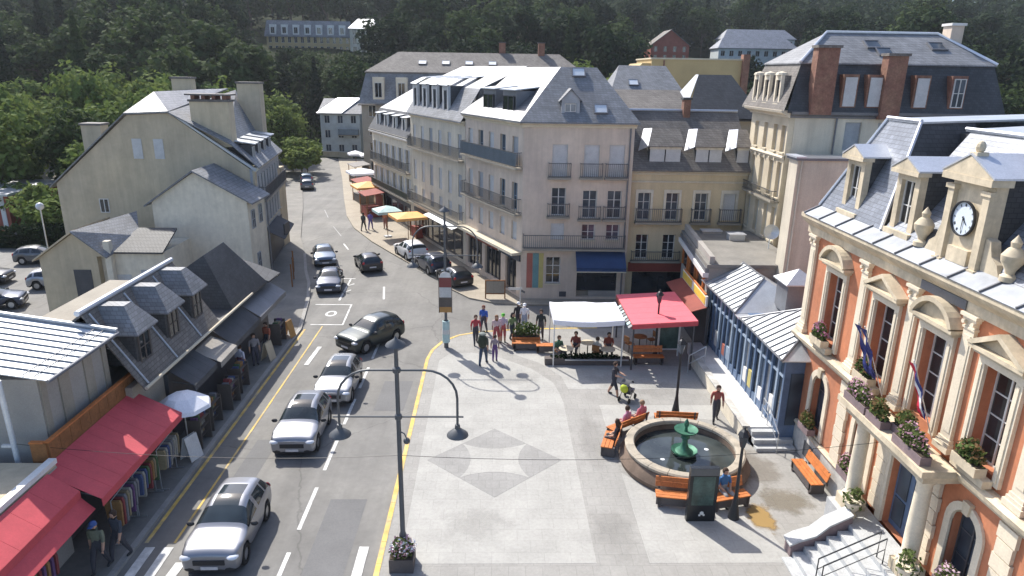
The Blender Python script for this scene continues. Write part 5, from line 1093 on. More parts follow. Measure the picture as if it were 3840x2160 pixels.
aw = Bld('hanging_sign', 'dark shop sign and awning projecting from the gable house onto the street', -15.2, 52, 'sign', 2.2); aw.part('awning', MB().prism([(-16.4, 48.6, 3.0), (-15.0, 48.4, 2.4), (-15.8, 53.6, 2.4), (-17.1, 53.8, 3.0)], (0, 0, -.05)), 'grey_canvas'); aw.part('board', MB().box(-15.3, -15.2, 49.2, 50.4, 2.5, 3.3), 'frame_dark')

# ------------------------------------------------------------------ far houses
def plain_house(name, label, x0, x1, y0, y1, z0, z1, zr, wallm, roofm, cols, floors, ww=.9, wh=1.5, ridge='x', front='glass', hip=0.):
    b = Bld(name, label, (x0 + x1) / 2, (y0 + y1) / 2, z=z0); F = Face(x0, y0, 0); W = x1 - x0
    h = []
    for j in range(floors):
        for i in range(cols): h.append((W * (i + .5) / cols, z0 + (z1 - z0) * (j + .28) / floors, ww, wh))
    wall(b, F, W, z0 - 3, z1, h, wallm, .25)
    for q in h: window(b, F, q[0], q[1], ww, wh, 1, 2, 'frame_white', front, .12, False)
    b.part('wall_core', MB().box(x0 + .01, x1 - .01, y0 + .26, y1, z0 - 3, z1), wallm)
    e = .4; ym = (y0 + y1) / 2; xm = (x0 + x1) / 2
    if ridge == 'x':
        hh = hip; roof(b, [[(x0 - e, y0 - e, z1 - .1), (x1 + e, y0 - e, z1 - .1), (x1 - hh, ym, zr), (x0 + hh, ym, zr)], [(x0 - e, y1 + e, z1 - .1), (x1 + e, y1 + e, z1 - .1), (x1 - hh, ym, zr), (x0 + hh, ym, zr)]], roofm, .15)
        if hip: roof(b, [[(x0 - e, y0 - e, z1 - .1), (x0 - e, y1 + e, z1 - .1), (x0 + hh, ym, zr)], [(x1 + e, y0 - e, z1 - .1), (x1 + e, y1 + e, z1 - .1), (x1 - hh, ym, zr)]], roofm, .15)
        else: b.part('gable', MB().prism([(x0 + .02, y0, z1), (x0 + .02, y1, z1), (x0 + .02, ym, zr - .15)], (W - .04, 0, 0)), wallm)
    else:
        roof(b, [[(x0 - e, y0 - e, z1 - .1), (xm, y0 - e, zr), (xm, y1 + e, zr), (x0 - e, y1 + e, z1 - .1)], [(x1 + e, y0 - e, z1 - .1), (xm, y0 - e, zr), (xm, y1 + e, zr), (x1 + e, y1 + e, z1 - .1)]], roofm, .15)
        b.part('gable', MB().prism([(x0 + .01, y0 + .01, z1), (x1 - .01, y0 + .01, z1), (xm, y0 + .01, zr - .15)], (0, y1 - y0 - .02, 0)), wallm)
    return b
hb = plain_house('hotel', 'long grey hotel with a steep slate attic behind the street houses', -18, 13, 96, 108, 0, 9.8, 10.0, 'beige_dark', 'slate_brown', 11, 4, 1.0, 1.5, 'x', 'glass')
roof(hb, [[(-18.3, 95.6, 9.9), (13.3, 95.6, 9.9), (12.2, 97.4, 13.9), (-17.4, 97.4, 13.9)]], 'slate', .15, 'attic_roof')
roof(hb, [[(-17.6, 97.2, 13.9), (12.4, 97.2, 13.9), (9, 102, 16.6), (-13.6, 102, 16.6)], [(-17.6, 97.2, 13.9), (-13.6, 102, 16.6), (-17.6, 107, 13.9)], [(12.4, 97.2, 13.9), (9, 102, 16.6), (12.4, 107, 13.9)]], 'slate_brown', .15, 'upper_roof')
for i in range(7):
    x = -15.6 + i * 3.1; fd = Face(x, 95.7, 0); d = MB(); fbox(fd, d, -.75, .75, .1, 1.9, 10.2, 13.2); hb.part('dormer', d, 'pale_wall'); window(hb, fd, 0, 10.6, .95, 1.9, 1, 2, 'shutter', 'glass', .02, False)
for i in range(4): skylight(hb, (-10 + i * 3.2, 99.4, 15.2), 0, rad(30), 1.1, 1.0, 'zinc_white')
for (x, y) in ((0.5, 102), (6, 101.5)): chimney(hb, x, x + .9, y, y + .9, 15, 18, 'brick', 'slate_dark')
pb = plain_house('blue_grey_house', 'small blue-grey house with a gleaming roof where the street bends', -29.3, -22.7, 119, 126, 0, 7.2, 9.4, 'bluegrey_wall', 'slate', 3, 3, .9, 1.3, 'x', 'glass_blue')
roof(pb, [[(-29.8, 118.5, 7.2), (-25.6, 118.5, 7.2), (-22.9, 122.4, 9.55), (-26.9, 122.4, 9.55)]], 'zinc_shine', .05, 'sun_toned_slope')  # paler zinc sheet paints sunlight onto part of the slate slope
balcony(pb, Face(-29.3, 119, 0), 3, 6.4, 3.6, .8, .9, solid='shutter_blue')
fh = plain_house('hillside_hotel', 'long tan hotel with white dormers on the wooded hillside', -66, -42, 212, 222, 18.2, 23.2, 23.4, 'ochre', 'slate', 13, 2, .9, 1.6, 'x')
roof(fh, [[(-66.5, 211.5, 23.2), (-41.5, 211.5, 23.2), (-42, 213.2, 27.5), (-66, 213.2, 27.5)]], 'slate', .15, 'attic_roof')
for i in range(7): fd = Face(-64 + i * 3.3, 211.6, 0); d = MB(); fbox(fd, d, -.9, .9, .05, 2.5, 23.6, 26.3); fh.part('dormer', d, 'white_trim'); window(fh, fd, 0, 23.9, 1.1, 1.7, 1, 2, 'frame_white', 'glass', .0, False)
fw_ = plain_house('hillside_tower', 'white three-bay pavilion with a shining roof on the wooded hillside', -41.8, -34.2, 210.5, 221, 18, 25.6, 28.4, 'cream_light', 'zinc', 3, 3, 1.1, 1.8, 'x', 'glass', 1.5)
rh = plain_house('red_house', 'red gabled house among trees above the roofs', 44.5, 55.5, 207, 216, 17.5, 22.2, 26.5, 'red_wall', 'slate_brown', 4, 2, .9, 1.4, 'y')
for i, (x0, x1, y0, z0) in enumerate(((63.5, 86, 205, 18.6), (70, 92, 222, 22.0))):
    g = plain_house('terrace_row', ['long grey terrace row with regular pale windows on the slope', 'upper grey terrace row just above the lower one'][i], x0, x1, y0, y0 + 8, z0, z0 + 3.2, z0 + 6.0, 'bluegrey_wall', 'slate_blue', 9, 1, 1.2, 1.5, 'x', 'glass', 2)
oc = Bld('ochre_block', 'plain ochre block with a blank wall behind the roofs', 21.5, 79); oc.part('wall', MB().box(16.3, 26.5, 75, 83, 0, 15.6), 'ochre'); oc.part('wall', MB().prism([(13.2, 75.3, 0), (16.298, 75.3, 0), (16.298, 75.3, 15.2), (15.4, 75.3, 15.2), (13.2, 75.3, 12.5)], (0, 7, 0)), 'ochre'); oc.part('coping', MB().box(16.2, 26.6, 74.9, 83.1, 15.602, 15.75), 'trim'); oc.part('downpipe', MB().tube([(17.6, 74.93, 6), (17.6, 74.93, 15.5)], .09, 8), 'brick'); oc.part('corner_stack', MB().box(25.8, 26.5, 74.6, 75.5, 12, 16.2), 'brick')
mh = plain_house('slate_house', 'grey slate-roofed house with a tall roof between the corner building and the ochre block', 9.8, 16.4, 60, 68, 0, 11.6, 14.8, 'ochre', 'slate', 3, 3, .9, 1.5, 'x', 'glass', 1.2)
for (x, z) in ((11.0, 12.4), (12.0, 13.3)): skylight(mh, (x, 59.6 + (z - 11.5) * 4.4 / 3.3, z + .05), 0, rad(37), .9, .8, 'zinc_white')
ph = plain_house('pyramid_roof_house', 'house with a steep dark pyramid roof behind the yellow house', 14.8, 20.2, 53.5, 60, 0, 11.0, 11.2, 'beige_dark', 'slate_dark', 2, 3, .9, 1.5, 'x')
roof(ph, [[(14.5, 53.1, 10.95), (20.5, 53.1, 10.95), (18.6, 56.2, 14.1), (16.0, 56.2, 14.1)], [(20.5, 53.1, 10.95), (20.5, 60.3, 10.95), (18.6, 57, 14.1), (18.6, 56.2, 14.1)]], 'slate_dark', .12); roof(ph, [[(14.2, 60.3, 10.95), (14.2, 53.1, 10.95), (16.0, 56.2, 14.1), (16.0, 57, 14.1)]], 'zinc', .12, 'sun_toned_slope')  # left slope's sunlight is painted in as pale zinc
lr = plain_house('low_link', 'low brown-roofed link building behind the long slate roof', 9.2, 14.5, 53.0, 59, 0, 11.3, 12.9, 'brick', 'slate_brown', 3, 3, .9, 1.3, 'x')
rb = Bld('brick_corner_house', 'corner of a red-brick house at the left edge beyond the car park', -44, 62); rb.part('wall', MB().box(-47, -42.2, 60, 68, 0, 3.2), 'red_wall'); rb.part('roof', MB().box(-47.3, -41.9, 59.7, 68.3, 3.202, 3.4), 'zinc'); rb.part('corner_pier', MB().box(-42.9, -42.5, 59.95, 59.998, 0, 3.2), 'white_trim')
# ------------------------------------------------------------------ cars
def lerp_tab(tab, x):
    if x >= tab[0][0]: return tab[0][1:]
    for a, c in zip(tab[:-1], tab[1:]):
        if a[0] >= x >= c[0]:
            t = (a[0] - x) / max(1e-6, a[0] - c[0]); return tuple(p + (q - p) * t for p, q in zip(a[1:], c[1:]))
    return tab[-1][1:]
# x, half width, bottom, belt, roof-edge z, roof-edge half width, crown z
SUV = [(2.22, .74, .30, .72, .76, .62, .78), (2.18, .84, .22, .84, .88, .70, .91), (2.0, .90, .20, .93, .96, .74, 1.01), (1.5, .92, .20, .98, 1.02, .76, 1.08), (1.0, .92, .20, 1.02, 1.08, .76, 1.14), (.86, .92, .20, 1.03, 1.12, .74, 1.17),
       (.12, .92, .20, 1.05, 1.53, .63, 1.60), (-.4, .92, .20, 1.06, 1.58, .62, 1.66), (-1.2, .92, .20, 1.08, 1.55, .61, 1.63), (-1.82, .91, .22, 1.10, 1.47, .59, 1.53), (-2.08, .89, .26, 1.06, 1.16, .68, 1.2), (-2.19, .84, .3, .92, .96, .66, 1.0), (-2.24, .72, .4, .7, .73, .58, .76)]
HATCH = [(2.0, .70, .28, .64, .67, .58, .69), (1.96, .80, .2, .74, .78, .66, .81), (1.8, .86, .18, .82, .86, .70, .91), (1.3, .87, .18, .90, .94, .72, 1.0), (.95, .87, .18, .94, 1.0, .72, 1.05), (.82, .87, .18, .95, 1.03, .70, 1.08),
         (.0, .87, .18, .97, 1.36, .58, 1.43), (-.45, .87, .18, .98, 1.40, .57, 1.47), (-1.1, .87, .18, 1.0, 1.37, .56, 1.44), (-1.65, .86, .20, 1.0, 1.28, .55, 1.34), (-1.92, .83, .24, .95, 1.02, .63, 1.06), (-2.0, .78, .28, .84, .87, .6, .9), (-2.04, .66, .38, .64, .67, .52, .7)]
CARM = {}
def car_meshes(kind, sunroof):
    key = (kind, sunroof)
    if key in CARM: return CARM[key]
    tab = SUV if kind == 'suv' else HATCH; ax = (1.34, -1.32) if kind == 'suv' else (1.22, -1.22); R = .40 if kind == 'suv' else .37
    xs = sorted(set([t[0] for t in tab] + [a + d for a in ax for d in (-R - .06, -R * .75, -.2, .2, R * .75, R + .06)] + [-.36, -.46, -1.36, -1.46]), reverse=True)
    xs = [x for i, x in enumerate(xs) if i == 0 or xs[i - 1] - x > .03]
    ws0, ws1 = tab[5][0], tab[6][0]; rw0, rw1 = tab[9][0], tab[10][0]
    bm = bmesh.new(); rings = []
    for x in xs:
        w_, zb, belt, ze_, we, zc = lerp_tab(tab, x)
        arch = 0
        for a in ax:
            d = abs(x - a)
            if d < R + .05: arch = max(arch, math.sqrt(max(0, (R + .05) ** 2 - d * d)) + .33)
        zs = max(zb + .08, arch); zb2 = max(zb, arch - .01)
        half = [(0, zb), (w_ * .86, zb2 if arch else zb), (w_ * .985, zs), (w_, max(zs + .05, (zs + belt) * .55)), (w_ * .975, belt), (we, ze_), (we * .74, zc - .03), (0, zc)]
        full = half + [(-y, z) for y, z in reversed(half[1:-1])]
        rings.append([bm.verts.new((x, y, z)) for y, z in full])
    n = len(rings[0])
    for i in range(len(rings) - 1):
        xm = (xs[i] + xs[i + 1]) / 2
        for k in range(n):
            f = bm.faces.new((rings[i][k], rings[i][(k + 1) % n], rings[i + 1][(k + 1) % n], rings[i + 1][k]))
            kk = k if k < 7 else n - 1 - k      # segment index on the half ring
            m = 0
            if kk == 4 and ws0 - .28 > xm > rw1 + .12 and not (-.46 < xm < -.36) and not (-1.46 < xm < -1.36): m = 2
            if kk in (5, 6) and ws0 > xm > ws1: m = 1
            if kk in (5, 6) and rw0 > xm > rw1: m = 3
            if kk == 6 and sunroof and ws1 - .12 > xm > -1.1: m = 4
            if kk in (0, 1): m = 5
            f.material_index = m
    bm.faces.new(rings[0]); bm.faces.new(list(reversed(rings[-1])))
    bmesh.ops.recalc_face_normals(bm, faces=bm.faces)
    me = bpy.data.meshes.new('tmp'); bm.to_mesh(me); bm.free()
    o = bpy.data.objects.new('tmp', me); COL.objects.link(o); md = o.modifiers.new('s', 'SUBSURF'); md.levels = 2; md.render_levels = 2
    for i in range(6): me.materials.append(None)
    dg = bpy.context.evaluated_depsgraph_get(); ev_ = bpy.data.meshes.new_from_object(o.evaluated_get(dg)); bpy.data.objects.remove(o)
    out = {}
    for mi, nm in enumerate(('body', 'windscreen', 'side_window', 'rear_window', 'sunroof', 'underbody')):
        for side in ((1, -1) if mi == 2 else (0,)):
            b_ = bmesh.new(); b_.from_mesh(ev_)
            dl = [f for f in b_.faces if f.material_index != mi or (side and f.calc_center_median().y * side < 0)]
            bmesh.ops.delete(b_, geom=dl, context='FACES')
            if len(b_.faces):
                mm = bpy.data.meshes.new(nm)
                for f in b_.faces: f.material_index = 0; f.smooth = True
                b_.to_mesh(mm); out.setdefault(nm, []).append(mm)
            b_.free()
    CARM[key] = (out, ax, R, tab); return CARM[key]
TYRE = MB().lathe([(.22, -.1), (.36, -.11), (.39, -.06), (.39, .06), (.36, .11), (.22, .1)], 20, (0, 0, 0), 0, 'y').mesh('tyre', 'tyre', True)
RIM = MB().lathe([(.001, -.06), (.06, -.085), (.08, -.06), (.2, -.075), (.23, -.1), (.23, .08), (.001, .08)], 10, (0, 0, 0), 0, 'y').mesh('rim', 'rim')
def car(name, label, kind, pm, x, y, heading, sunroof=False, scale=1., z=RZ, group=None):
    out, ax, R, tab = car_meshes(kind, sunroof)
    t = thing(name, label, 'car', (x, y, z), heading, group); t.scale = (scale * .78, scale * .93, scale * .9)
    w_ = max(q[1] for q in tab); L0, L1 = tab[0][0], tab[-1][0]
    def p2(nm, mm, m, parent=t):
        o = link(nm, mm, parent)
        if not mm.materials: mm.materials.append(None)
        o.material_slots[0].link = 'OBJECT'; o.material_slots[0].material = M[m]; return o
    for mm in out['body']: p2('body', mm, pm)
    for nm, m in (('windscreen', 'car_glass'), ('side_window', 'car_glass'), ('rear_window', 'car_glass'), ('sunroof', 'car_glass'), ('underbody', 'plastic')):
        for mm in out.get(nm, []): p2(nm, mm, m)
    for a in ax:
        for s in (1, -1):
            wl = thing('wheel', '', '', (a, s * (w_ - .12), .36), 0 if s > 0 else pi); del wl['label']; del wl['category']; wl.parent = t
            wl.scale = (R / .42 * 1.06, 1, R / .42); link('tyre', TYRE, wl); link('rim', RIM, wl)
    key = ('carbits', kind)
    if key not in WCACHE:
        hx = tab[2][0]; hz = tab[2][3]
        H = MB()._ell((0, 0, 0), (.2, .2, .09), 10, 0, 6).mesh('headlight', 'lamp_glass', True)
        TL = MB()._ell((0, 0, 0), (.07, .12, .12), 8, 0, 6).mesh('tail_light', 'tail_glass', True)
        MI = MB()._ell((0, 0, 0), (.09, .13, .085), 8, 0, 6).mesh('wing_mirror', 'plastic', True)
        PT = MB().box(-.012, .012, -.26, .26, -.055, .055).mesh('number_plate', 'plate'); GR = MB().box(-.03, .03, -.48, .48, -.09, .08).mesh('grille', 'plastic')
        RB = MB().tube([(.0, 0, .0), (-.15, 0, .05), (-1.5, 0, .05), (-1.62, 0, 0)], .02, 6).mesh('roof_rail', 'rim')
        WCACHE[key] = (H, TL, MI, PT, GR, RB)
    H, TL, MI, PT, GR, RB = WCACHE[key]
    for s in (1, -1):
        link('headlight', H, t, (tab[1][0] - .07, s * tab[1][1] * .84, tab[1][3] - .07), -s * rad(25)); link('tail_light', TL, t, (tab[-3][0] - .02, s * tab[-3][1] * .84, tab[-3][3] - .06))
        mi = link('wing_mirror', MI, t, (tab[5][0] - .22, s * (w_ + .1), tab[5][3] + .06)); mi.active_material
    link('number_plate', PT, t, (L0 + .02, 0, .42)); link('number_plate', PT, t, (L1 + .012, 0, .56)); link('grille', GR, t, (L0 - .015, 0, .58) if False else (L0 - .0, 0, .62))
    return t
DN = -pi / 2                                                       # driving towards the camera
car('car', 'nearest silver SUV with sunroof driving towards the zebra crossing', 'suv', 'silver', -8.15, 18.35, DN + rad(1), True)
car('car', 'silver SUV with dark sunroof behind the nearest one, under the left lamp arm', 'suv', 'silver', -7.6, 24.8, DN + rad(1), True)
car('car', 'pale silver car with dark roof window, third in the queue', 'suv', 'silver2', -7.05, 28.9, DN + rad(0), True, .97)
car('car', 'dark petrol SUV turning at the head of the plaza with gleaming windscreen', 'suv', 'dark_green', -6.6, 34.7, DN - rad(38), False, 1.04)
car('car', 'black hatchback driving away up the street', 'hatch', 'car_black', -9.35, 49.6, pi / 2 + rad(22))
car('car', 'blue-grey car parked in the left bay beside the lit pavement', 'hatch', 'car_blue', -13.0, 51.2, DN + rad(17))
car('car', 'dark car parked in the left bay at the edge of the shade', 'hatch', 'car_navy', -11.05, 44.6, DN + rad(8))
car('car', 'white SUV parked farthest of the three beside the corner building', 'suv', 'car_white', -6.6, 53.0, pi / 2 + rad(28))
car('car', 'dark blue car parked between the white SUV and the black one', 'suv', 'car_navy', -4.55, 49.2, pi / 2 + rad(28))
car('car', 'black car parked nearest the pavement tip and the notice board', 'hatch', 'car_black', -2.75, 46.0, pi / 2 + rad(28))
car('car', 'blue car parked far up the street beside the gable house', 'hatch', 'car_blue', -24.6, 90.5, pi / 2 + rad(16))
car('car', 'dark car parked just in front of the far blue one', 'hatch', 'car_grey', -23.2, 85.5, pi / 2 + rad(14))
car('car', 'dark car at the left edge of the car park', 'hatch', 'car_black', -34.3, 45.2, rad(8)); car('car', 'black car parked in the back row of the car park', 'hatch', 'car_grey', -34.0, 50.6, rad(12))
car('car', 'pale silver car at the low house wall in the car park', 'hatch', 'silver2', -29.2, 44.6, rad(15)); car('car', 'dark grey car in the front row of the car park', 'hatch', 'car_navy', -30.2, 40.2, rad(20))

# ------------------------------------------------------------------ people
POSES = {}
def seg_dist(p, a, c):
    ab = c - a; t = max(0, min(1, (p - a).dot(ab) / max(1e-9, ab.length_squared))); return (p - (a + ab * t)).length
BK = 1.28
def pose_mesh(kind):
    if kind in POSES: return POSES[kind]
    J = {}
    def S(n, x, y, z, r): J[n] = (Vector((x, y, z)), r)        # x = right, y = forward
    if kind == 'sit':
        S('pelvis', 0, 0, .52, .135); S('belly', 0, -.02, .68, .125); S('chest', 0, -.01, .9, .135); S('neckb', 0, 0, 1.07, .062); S('neck', 0, .015, 1.13, .056); S('head', 0, .03, 1.22, .092); S('crown', 0, .025, 1.31, .07)
    else:
        S('pelvis', 0, 0, .92, .135); S('belly', 0, 0, 1.08, .12); S('chest', 0, .005, 1.3, .135); S('neckb', 0, 0, 1.46, .062); S('neck', 0, .012, 1.52, .055); S('head', 0, .03, 1.61, .09); S('crown', 0, .025, 1.69, .068)
    zc = J['chest'][0].z
    for s, n in ((1, 'R'), (-1, 'L')):
        S('sh' + n, s * .19, 0, zc + .09, .06)
        if kind == 'push': e, h = (s * .23, .1, zc - .15), (s * .17, .38, zc - .18)
        elif kind == 'sit': e, h = (s * .25, .02, zc - .19), (s * .14, .22, zc - .3)
        elif kind == 'walk': e, h = (s * .24, -.07 * s, zc - .2), (s * .24, .05 - .1 * s, zc - .43)
        else: e, h = (s * .24, -.02, zc - .2), (s * .245, .05, zc - .44)
        S('el' + n, *e, .044); S('wr' + n, *h, .032); hv = Vector(h) + (Vector(h) - Vector(e)).normalized() * .07; S('ha' + n, *hv, .034)
        if kind == 'sit': S('hip' + n, s * .1, .03, .5, .095); S('kn' + n, s * .13, .44, .5, .062); S('an' + n, s * .13, .44, .1, .042); S('he' + n, s * .13, .41, .05, .042); S('to' + n, s * .14, .6, .04, .034)
        else:
            k = {'walk': .24 * s, 'push': .26 * s}.get(kind, .02 * s)
            S('hip' + n, s * .095, 0, .86, .095); S('kn' + n, s * .1, k * .6 + .03, .48, .064); S('an' + n, s * .1, k - (.05 if k < 0 else 0), .1, .043); S('he' + n, s * .1, k - .04, .05, .042); S('to' + n, s * .12, k + .15, .04, .034)
    E_ = [('pelvis', 'belly'), ('belly', 'chest'), ('chest', 'neckb'), ('neckb', 'neck'), ('neck', 'head'), ('head', 'crown')]
    tagm = {'pelvis': 2, 'belly': 1, 'chest': 1, 'neckb': 0, 'neck': 0, 'head': 0, 'crown': 0}
    zone = {e: m for e, m in zip(E_, (2, 1, 1, 0, 0, 0))}
    for n in 'RL':
        for e, m in ((('chest', 'sh' + n), 1), (('sh' + n, 'el' + n), 1), (('el' + n, 'wr' + n), 0), (('wr' + n, 'ha' + n), 0), (('pelvis', 'hip' + n), 2), (('hip' + n, 'kn' + n), 2), (('kn' + n, 'an' + n), 3), (('an' + n, 'he' + n), 4), (('he' + n, 'to' + n), 4)): E_.append(e); zone[e] = m
    me = bpy.data.meshes.new('tmp'); names = list(J); me.from_pydata([J[n][0] for n in names], [(names.index(a), names.index(c)) for a, c in E_], [])
    o = bpy.data.objects.new('tmp', me); COL.objects.link(o); md = o.modifiers.new('k', 'SKIN'); md.branch_smoothing = .6
    for i, n in enumerate(names):
        v = me.skin_vertices[0].data[i]; v.radius = (J[n][1] * BK, J[n][1] * BK * (.78 if n in ('chest', 'belly', 'pelvis') else 1)); v.use_root = n == 'pelvis'
    s2 = o.modifiers.new('s', 'SUBSURF'); s2.levels = 1; s2.render_levels = 1
    dg = bpy.context.evaluated_depsgraph_get(); ev_ = bpy.data.meshes.new_from_object(o.evaluated_get(dg)); bpy.data.objects.remove(o)
    V = [tuple(v.co) for v in ev_.vertices]; F_ = [tuple(p.vertices) for p in ev_.polygons]
    mb = MB(); mb.v = V; mb.f = F_
    for p in ev_.polygons:
        c = p.center; b_ = min(E_, key=lambda e: seg_dist(c, J[e[0]][0], J[e[1]][0]) - .5 * (J[e[0]][1] + J[e[1]][1])); mb.m.append(zone[b_])
    for n, s in (('R', 1), ('L', -1)):                       # fingers, thumb leaving the side of the palm
        h = J['ha' + n][0]; d = (h - J['wr' + n][0]).normalized(); sd_ = Vector((0, 1, 0)) if abs(d.y) < .7 else Vector((1, 0, 0)); sd_ = (sd_ - d * sd_.dot(d)).normalized(); pn = d.cross(sd_)
        for i, (off, ln) in enumerate(((-.026, .06), (-.009, .075), (.009, .07), (.026, .055))):
            a = h + sd_ * off + d * .01; mb.tube([tuple(a), tuple(a + d * ln * .55), tuple(a + d * ln + pn * .018 * s)], [.009, .008, .006], 5, 0)
        a = h - d * .01 + sd_ * .03; mb.tube([tuple(a), tuple(a + sd_ * .03 + d * .025), tuple(a + sd_ * .038 + d * .055)], [.01, .009, .007], 5, 0)
    hc, _ = J['head']                                       # nose, ears
    mb.ell((hc.x, hc.y + .088, hc.z - .005), (.013, .013, .02), 6, 0, 4)
    for s in (1, -1): mb.ell((hc.x + s * .088, hc.y - .005, hc.z - .005), (.012, .012, .025), 6, 0, 4); mb.ell((hc.x + s * .032, hc.y + .08, hc.z + .022), (.009, .009, .007), 5, 5, 4)
    mesh = mb.mesh('body', ['skin', 'skin', 'skin', 'skin', 'skin', 'iron'], True)
    POSES[kind] = (mesh, hc); return POSES[kind]
CLOTH = {}
def cloth(c):
    if c not in CLOTH: CLOTH[c] = mat('cloth_%d' % len(CLOTH), c, .85, var=.12, scale=6)
    return CLOTH[c]
def hairmesh(kind):
    k = ('hair', kind)
    if k not in WCACHE:
        mb = MB()
        if kind == 'cap': mb.lathe([(.112, -.01), (.112, .03), (.09, .085), (.04, .112), (.001, .118)], 12); mb.prism([(-.085, .07, -.008), (.085, .07, -.008), (.06, .2, -.012), (-.06, .2, -.012)], (0, 0, .012))
        else:
            mb.lathe([(.1, -.06), (.112, .0), (.105, .05), (.075, .095), (.03, .115), (.001, .118)], 12)
            mb.v = [(x, min(y, .075) - .012, z + (.05 if y > .05 and z < .02 else 0)) for x, y, z in mb.v]
            if kind == 'long': mb.lathe([(.085, -.26), (.105, -.15), (.1, -.04)], 8, (0, -.05, 0))
        WCACHE[k] = mb.mesh(kind, 'skin', True)
    return WCACHE[k]
def person(label, x, y, face, shirt, legs, pose='stand', calf=None, hair=(.05, .03, .02), hk='hair', h=1.7, z=0., shoes=(.05, .05, .05), group=None):
    """face = direction the person looks, degrees from +Y towards +X"""
    me, hc = pose_mesh(pose); t = thing('person', label, 'person', (x, y, z), -rad(face), group); t.scale = (h / 1.76,) * 3
    o = link('body', me, t)
    for i, m in enumerate((M['skin'], cloth(shirt), cloth(legs), cloth(calf) if calf else cloth(legs), cloth(shoes))): o.material_slots[i].link = 'OBJECT'; o.material_slots[i].material = m
    hm_ = link('cap' if hk == 'cap' else 'hair', hairmesh(hk), t, (hc.x, hc.y, hc.z + .015)); hm_.material_slots[0].link = 'OBJECT'; hm_.material_slots[0].material = cloth(hair)
    return t
SK = (.45, .27, .19)
person('man in dark shirt and shorts pushing a pushchair across the plaza', 5.5, 28.35, 125, (.045, .045, .055), (.04, .042, .055), 'push', SK)
person('person in a red top with dark trousers at the plaza corner', -.95, 34.5, 170, (.42, .06, .07), (.06, .06, .07), 'walk')
person('person in a blue top at the kerb at the back of the group', -.55, 36.1, 200, (.04, .11, .42), (.06, .06, .08), 'walk', hair=(.2, .08, .05))
person('hiker in jeans seen from behind beneath a large dark backpack', -.5, 31.8, 15, (.10, .11, .09), (.05, .07, .11), 'walk', hair=(.04, .03, .02), h=1.82)
person('child in purple trousers beside the hiker', .08, 32.2, 10, (.3, .24, .26), (.13, .07, .2), 'stand', h=1.45)
person('woman in a pale pink top and shorts in the middle of the group', .17, 34.5, 190, (.55, .4, .4), (.36, .08, .08), 'walk', SK, hair=(.22, .12, .06), hk='long')
person('person with a green cap and pink shorts in the group', .52, 34.8, 185, (.5, .42, .5), (.42, .1, .1), 'stand', SK, hair=(.12, .4, .06), hk='cap')
person('person with long dark hair next to the flower planter', 1.02, 34.9, 140, (.2, .26, .12), (.05, .06, .07), 'walk', hair=(.02, .015, .015), hk='long')
person('person in a white shirt and white cap behind the planter', 1.75, 36.5, 190, (.7, .7, .72), (.3, .36, .45), 'stand', hair=(.7, .7, .7), hk='cap')
person('person in black with a white cap behind the planter', 1.4, 36.75, 160, (.03, .03, .035), (.05, .05, .06), 'stand', hair=(.65, .65, .65), hk='cap')
person('dark-dressed person standing at the left end of the white tent', 2.6, 35.2, 200, (.04, .045, .04), (.08, .08, .09), 'stand', h=1.78)
person('person in red top and dark trousers walking past the terrace wall', 9.45, 25.95, 190, (.33, .09, .07), (.06, .06, .07), 'walk')
person('person in white T-shirt in the shade of the left arcade', -11.9, 30.1, 20, (.6, .6, .68), (.25, .12, .13), 'stand', SK)
person('person in an orange-red shirt in the shade of the left arcade', -11.65, 33.2, 200, (.4, .12, .07), (.06, .06, .07), 'walk')
person('person in grey beside the orange-red shirt in the arcade', -11.75, 31.6, 150, (.25, .24, .25), (.07, .07, .09), 'stand')
person('person with a blue cap walking at the bottom left corner', -11.35, 16.9, 180, (.16, .17, .12), (.05, .05, .06), 'walk', hair=(.06, .11, .28), hk='cap')
person('dark-haired person in dark clothes beside the blue cap', -11.05, 17.4, 200, (.06, .065, .08), (.05, .05, .06), 'walk')
person('person in dark clothes with a light bag on the far pavement', -11.95, 61.9, 20, (.07, .08, .075), (.06, .06, .06), 'walk')
person('person in violet on the far pavement', -11.4, 62.4, 10, (.16, .12, .38), (.12, .1, .3), 'walk')
person('person in orange at the far cafe tables', -10.1, 62.8, 200, (.5, .2, .1), (.3, .12, .1), 'stand')
person('seated person in a pink top on the fountain bench, farthest of the row', 6.15, 25.35, -35, (.5, .16, .2), (.16, .1, .1), 'sit', z=-.03, hair=(.25, .16, .1))
person('seated person in a pink top on the fountain bench, second of the row', 5.45, 24.85, -45, (.45, .2, .3), (.3, .1, .12), 'sit', z=-.03)
person('seated dark-haired person in black on the left fountain bench', 4.85, 23.75, -65, (.05, .05, .06), (.08, .07, .07), 'sit', z=-.03, hk='long')
person('seated person in blue on the bench behind the information panel', 7.95, 20.3, 165, (.05, .15, .33), (.3, .3, .3), 'sit', z=-.03)
for i, (x, y, f, c, lb) in enumerate(((3.35, 32.6, 150, (.05, .12, .08), 'person in dark green seated at the left table under the tent'), (4.3, 33.2, 200, (.2, .05, .04), 'person in dark red seated in the middle under the tent'), (5.3, 32.4, 30, (.42, .4, .35), 'person in beige seated in the middle under the tent'), (6.0, 33.1, 180, (.25, .07, .05), 'person in brown seated at the right under the tent'))):
    person(lb, x, y, f, c, (.07, .07, .08), 'sit', z=-.03)
bp = thing('backpack', 'large dark green hiking backpack worn by the hiker', 'backpack', (-.54, 31.62, 1.0), -rad(15)); part('sack', MB()._ell((0, 0, .32), (.24, .18, .4), 12, 0, 8), mat('pack_green', (.035, .045, .03), .8), bp, smooth=True); part('top_flap', MB()._ell((0, 0, .7), (.2, .16, .09), 10, 0, 5), mat('pack_grey', (.2, .22, .2), .8), bp, smooth=True)
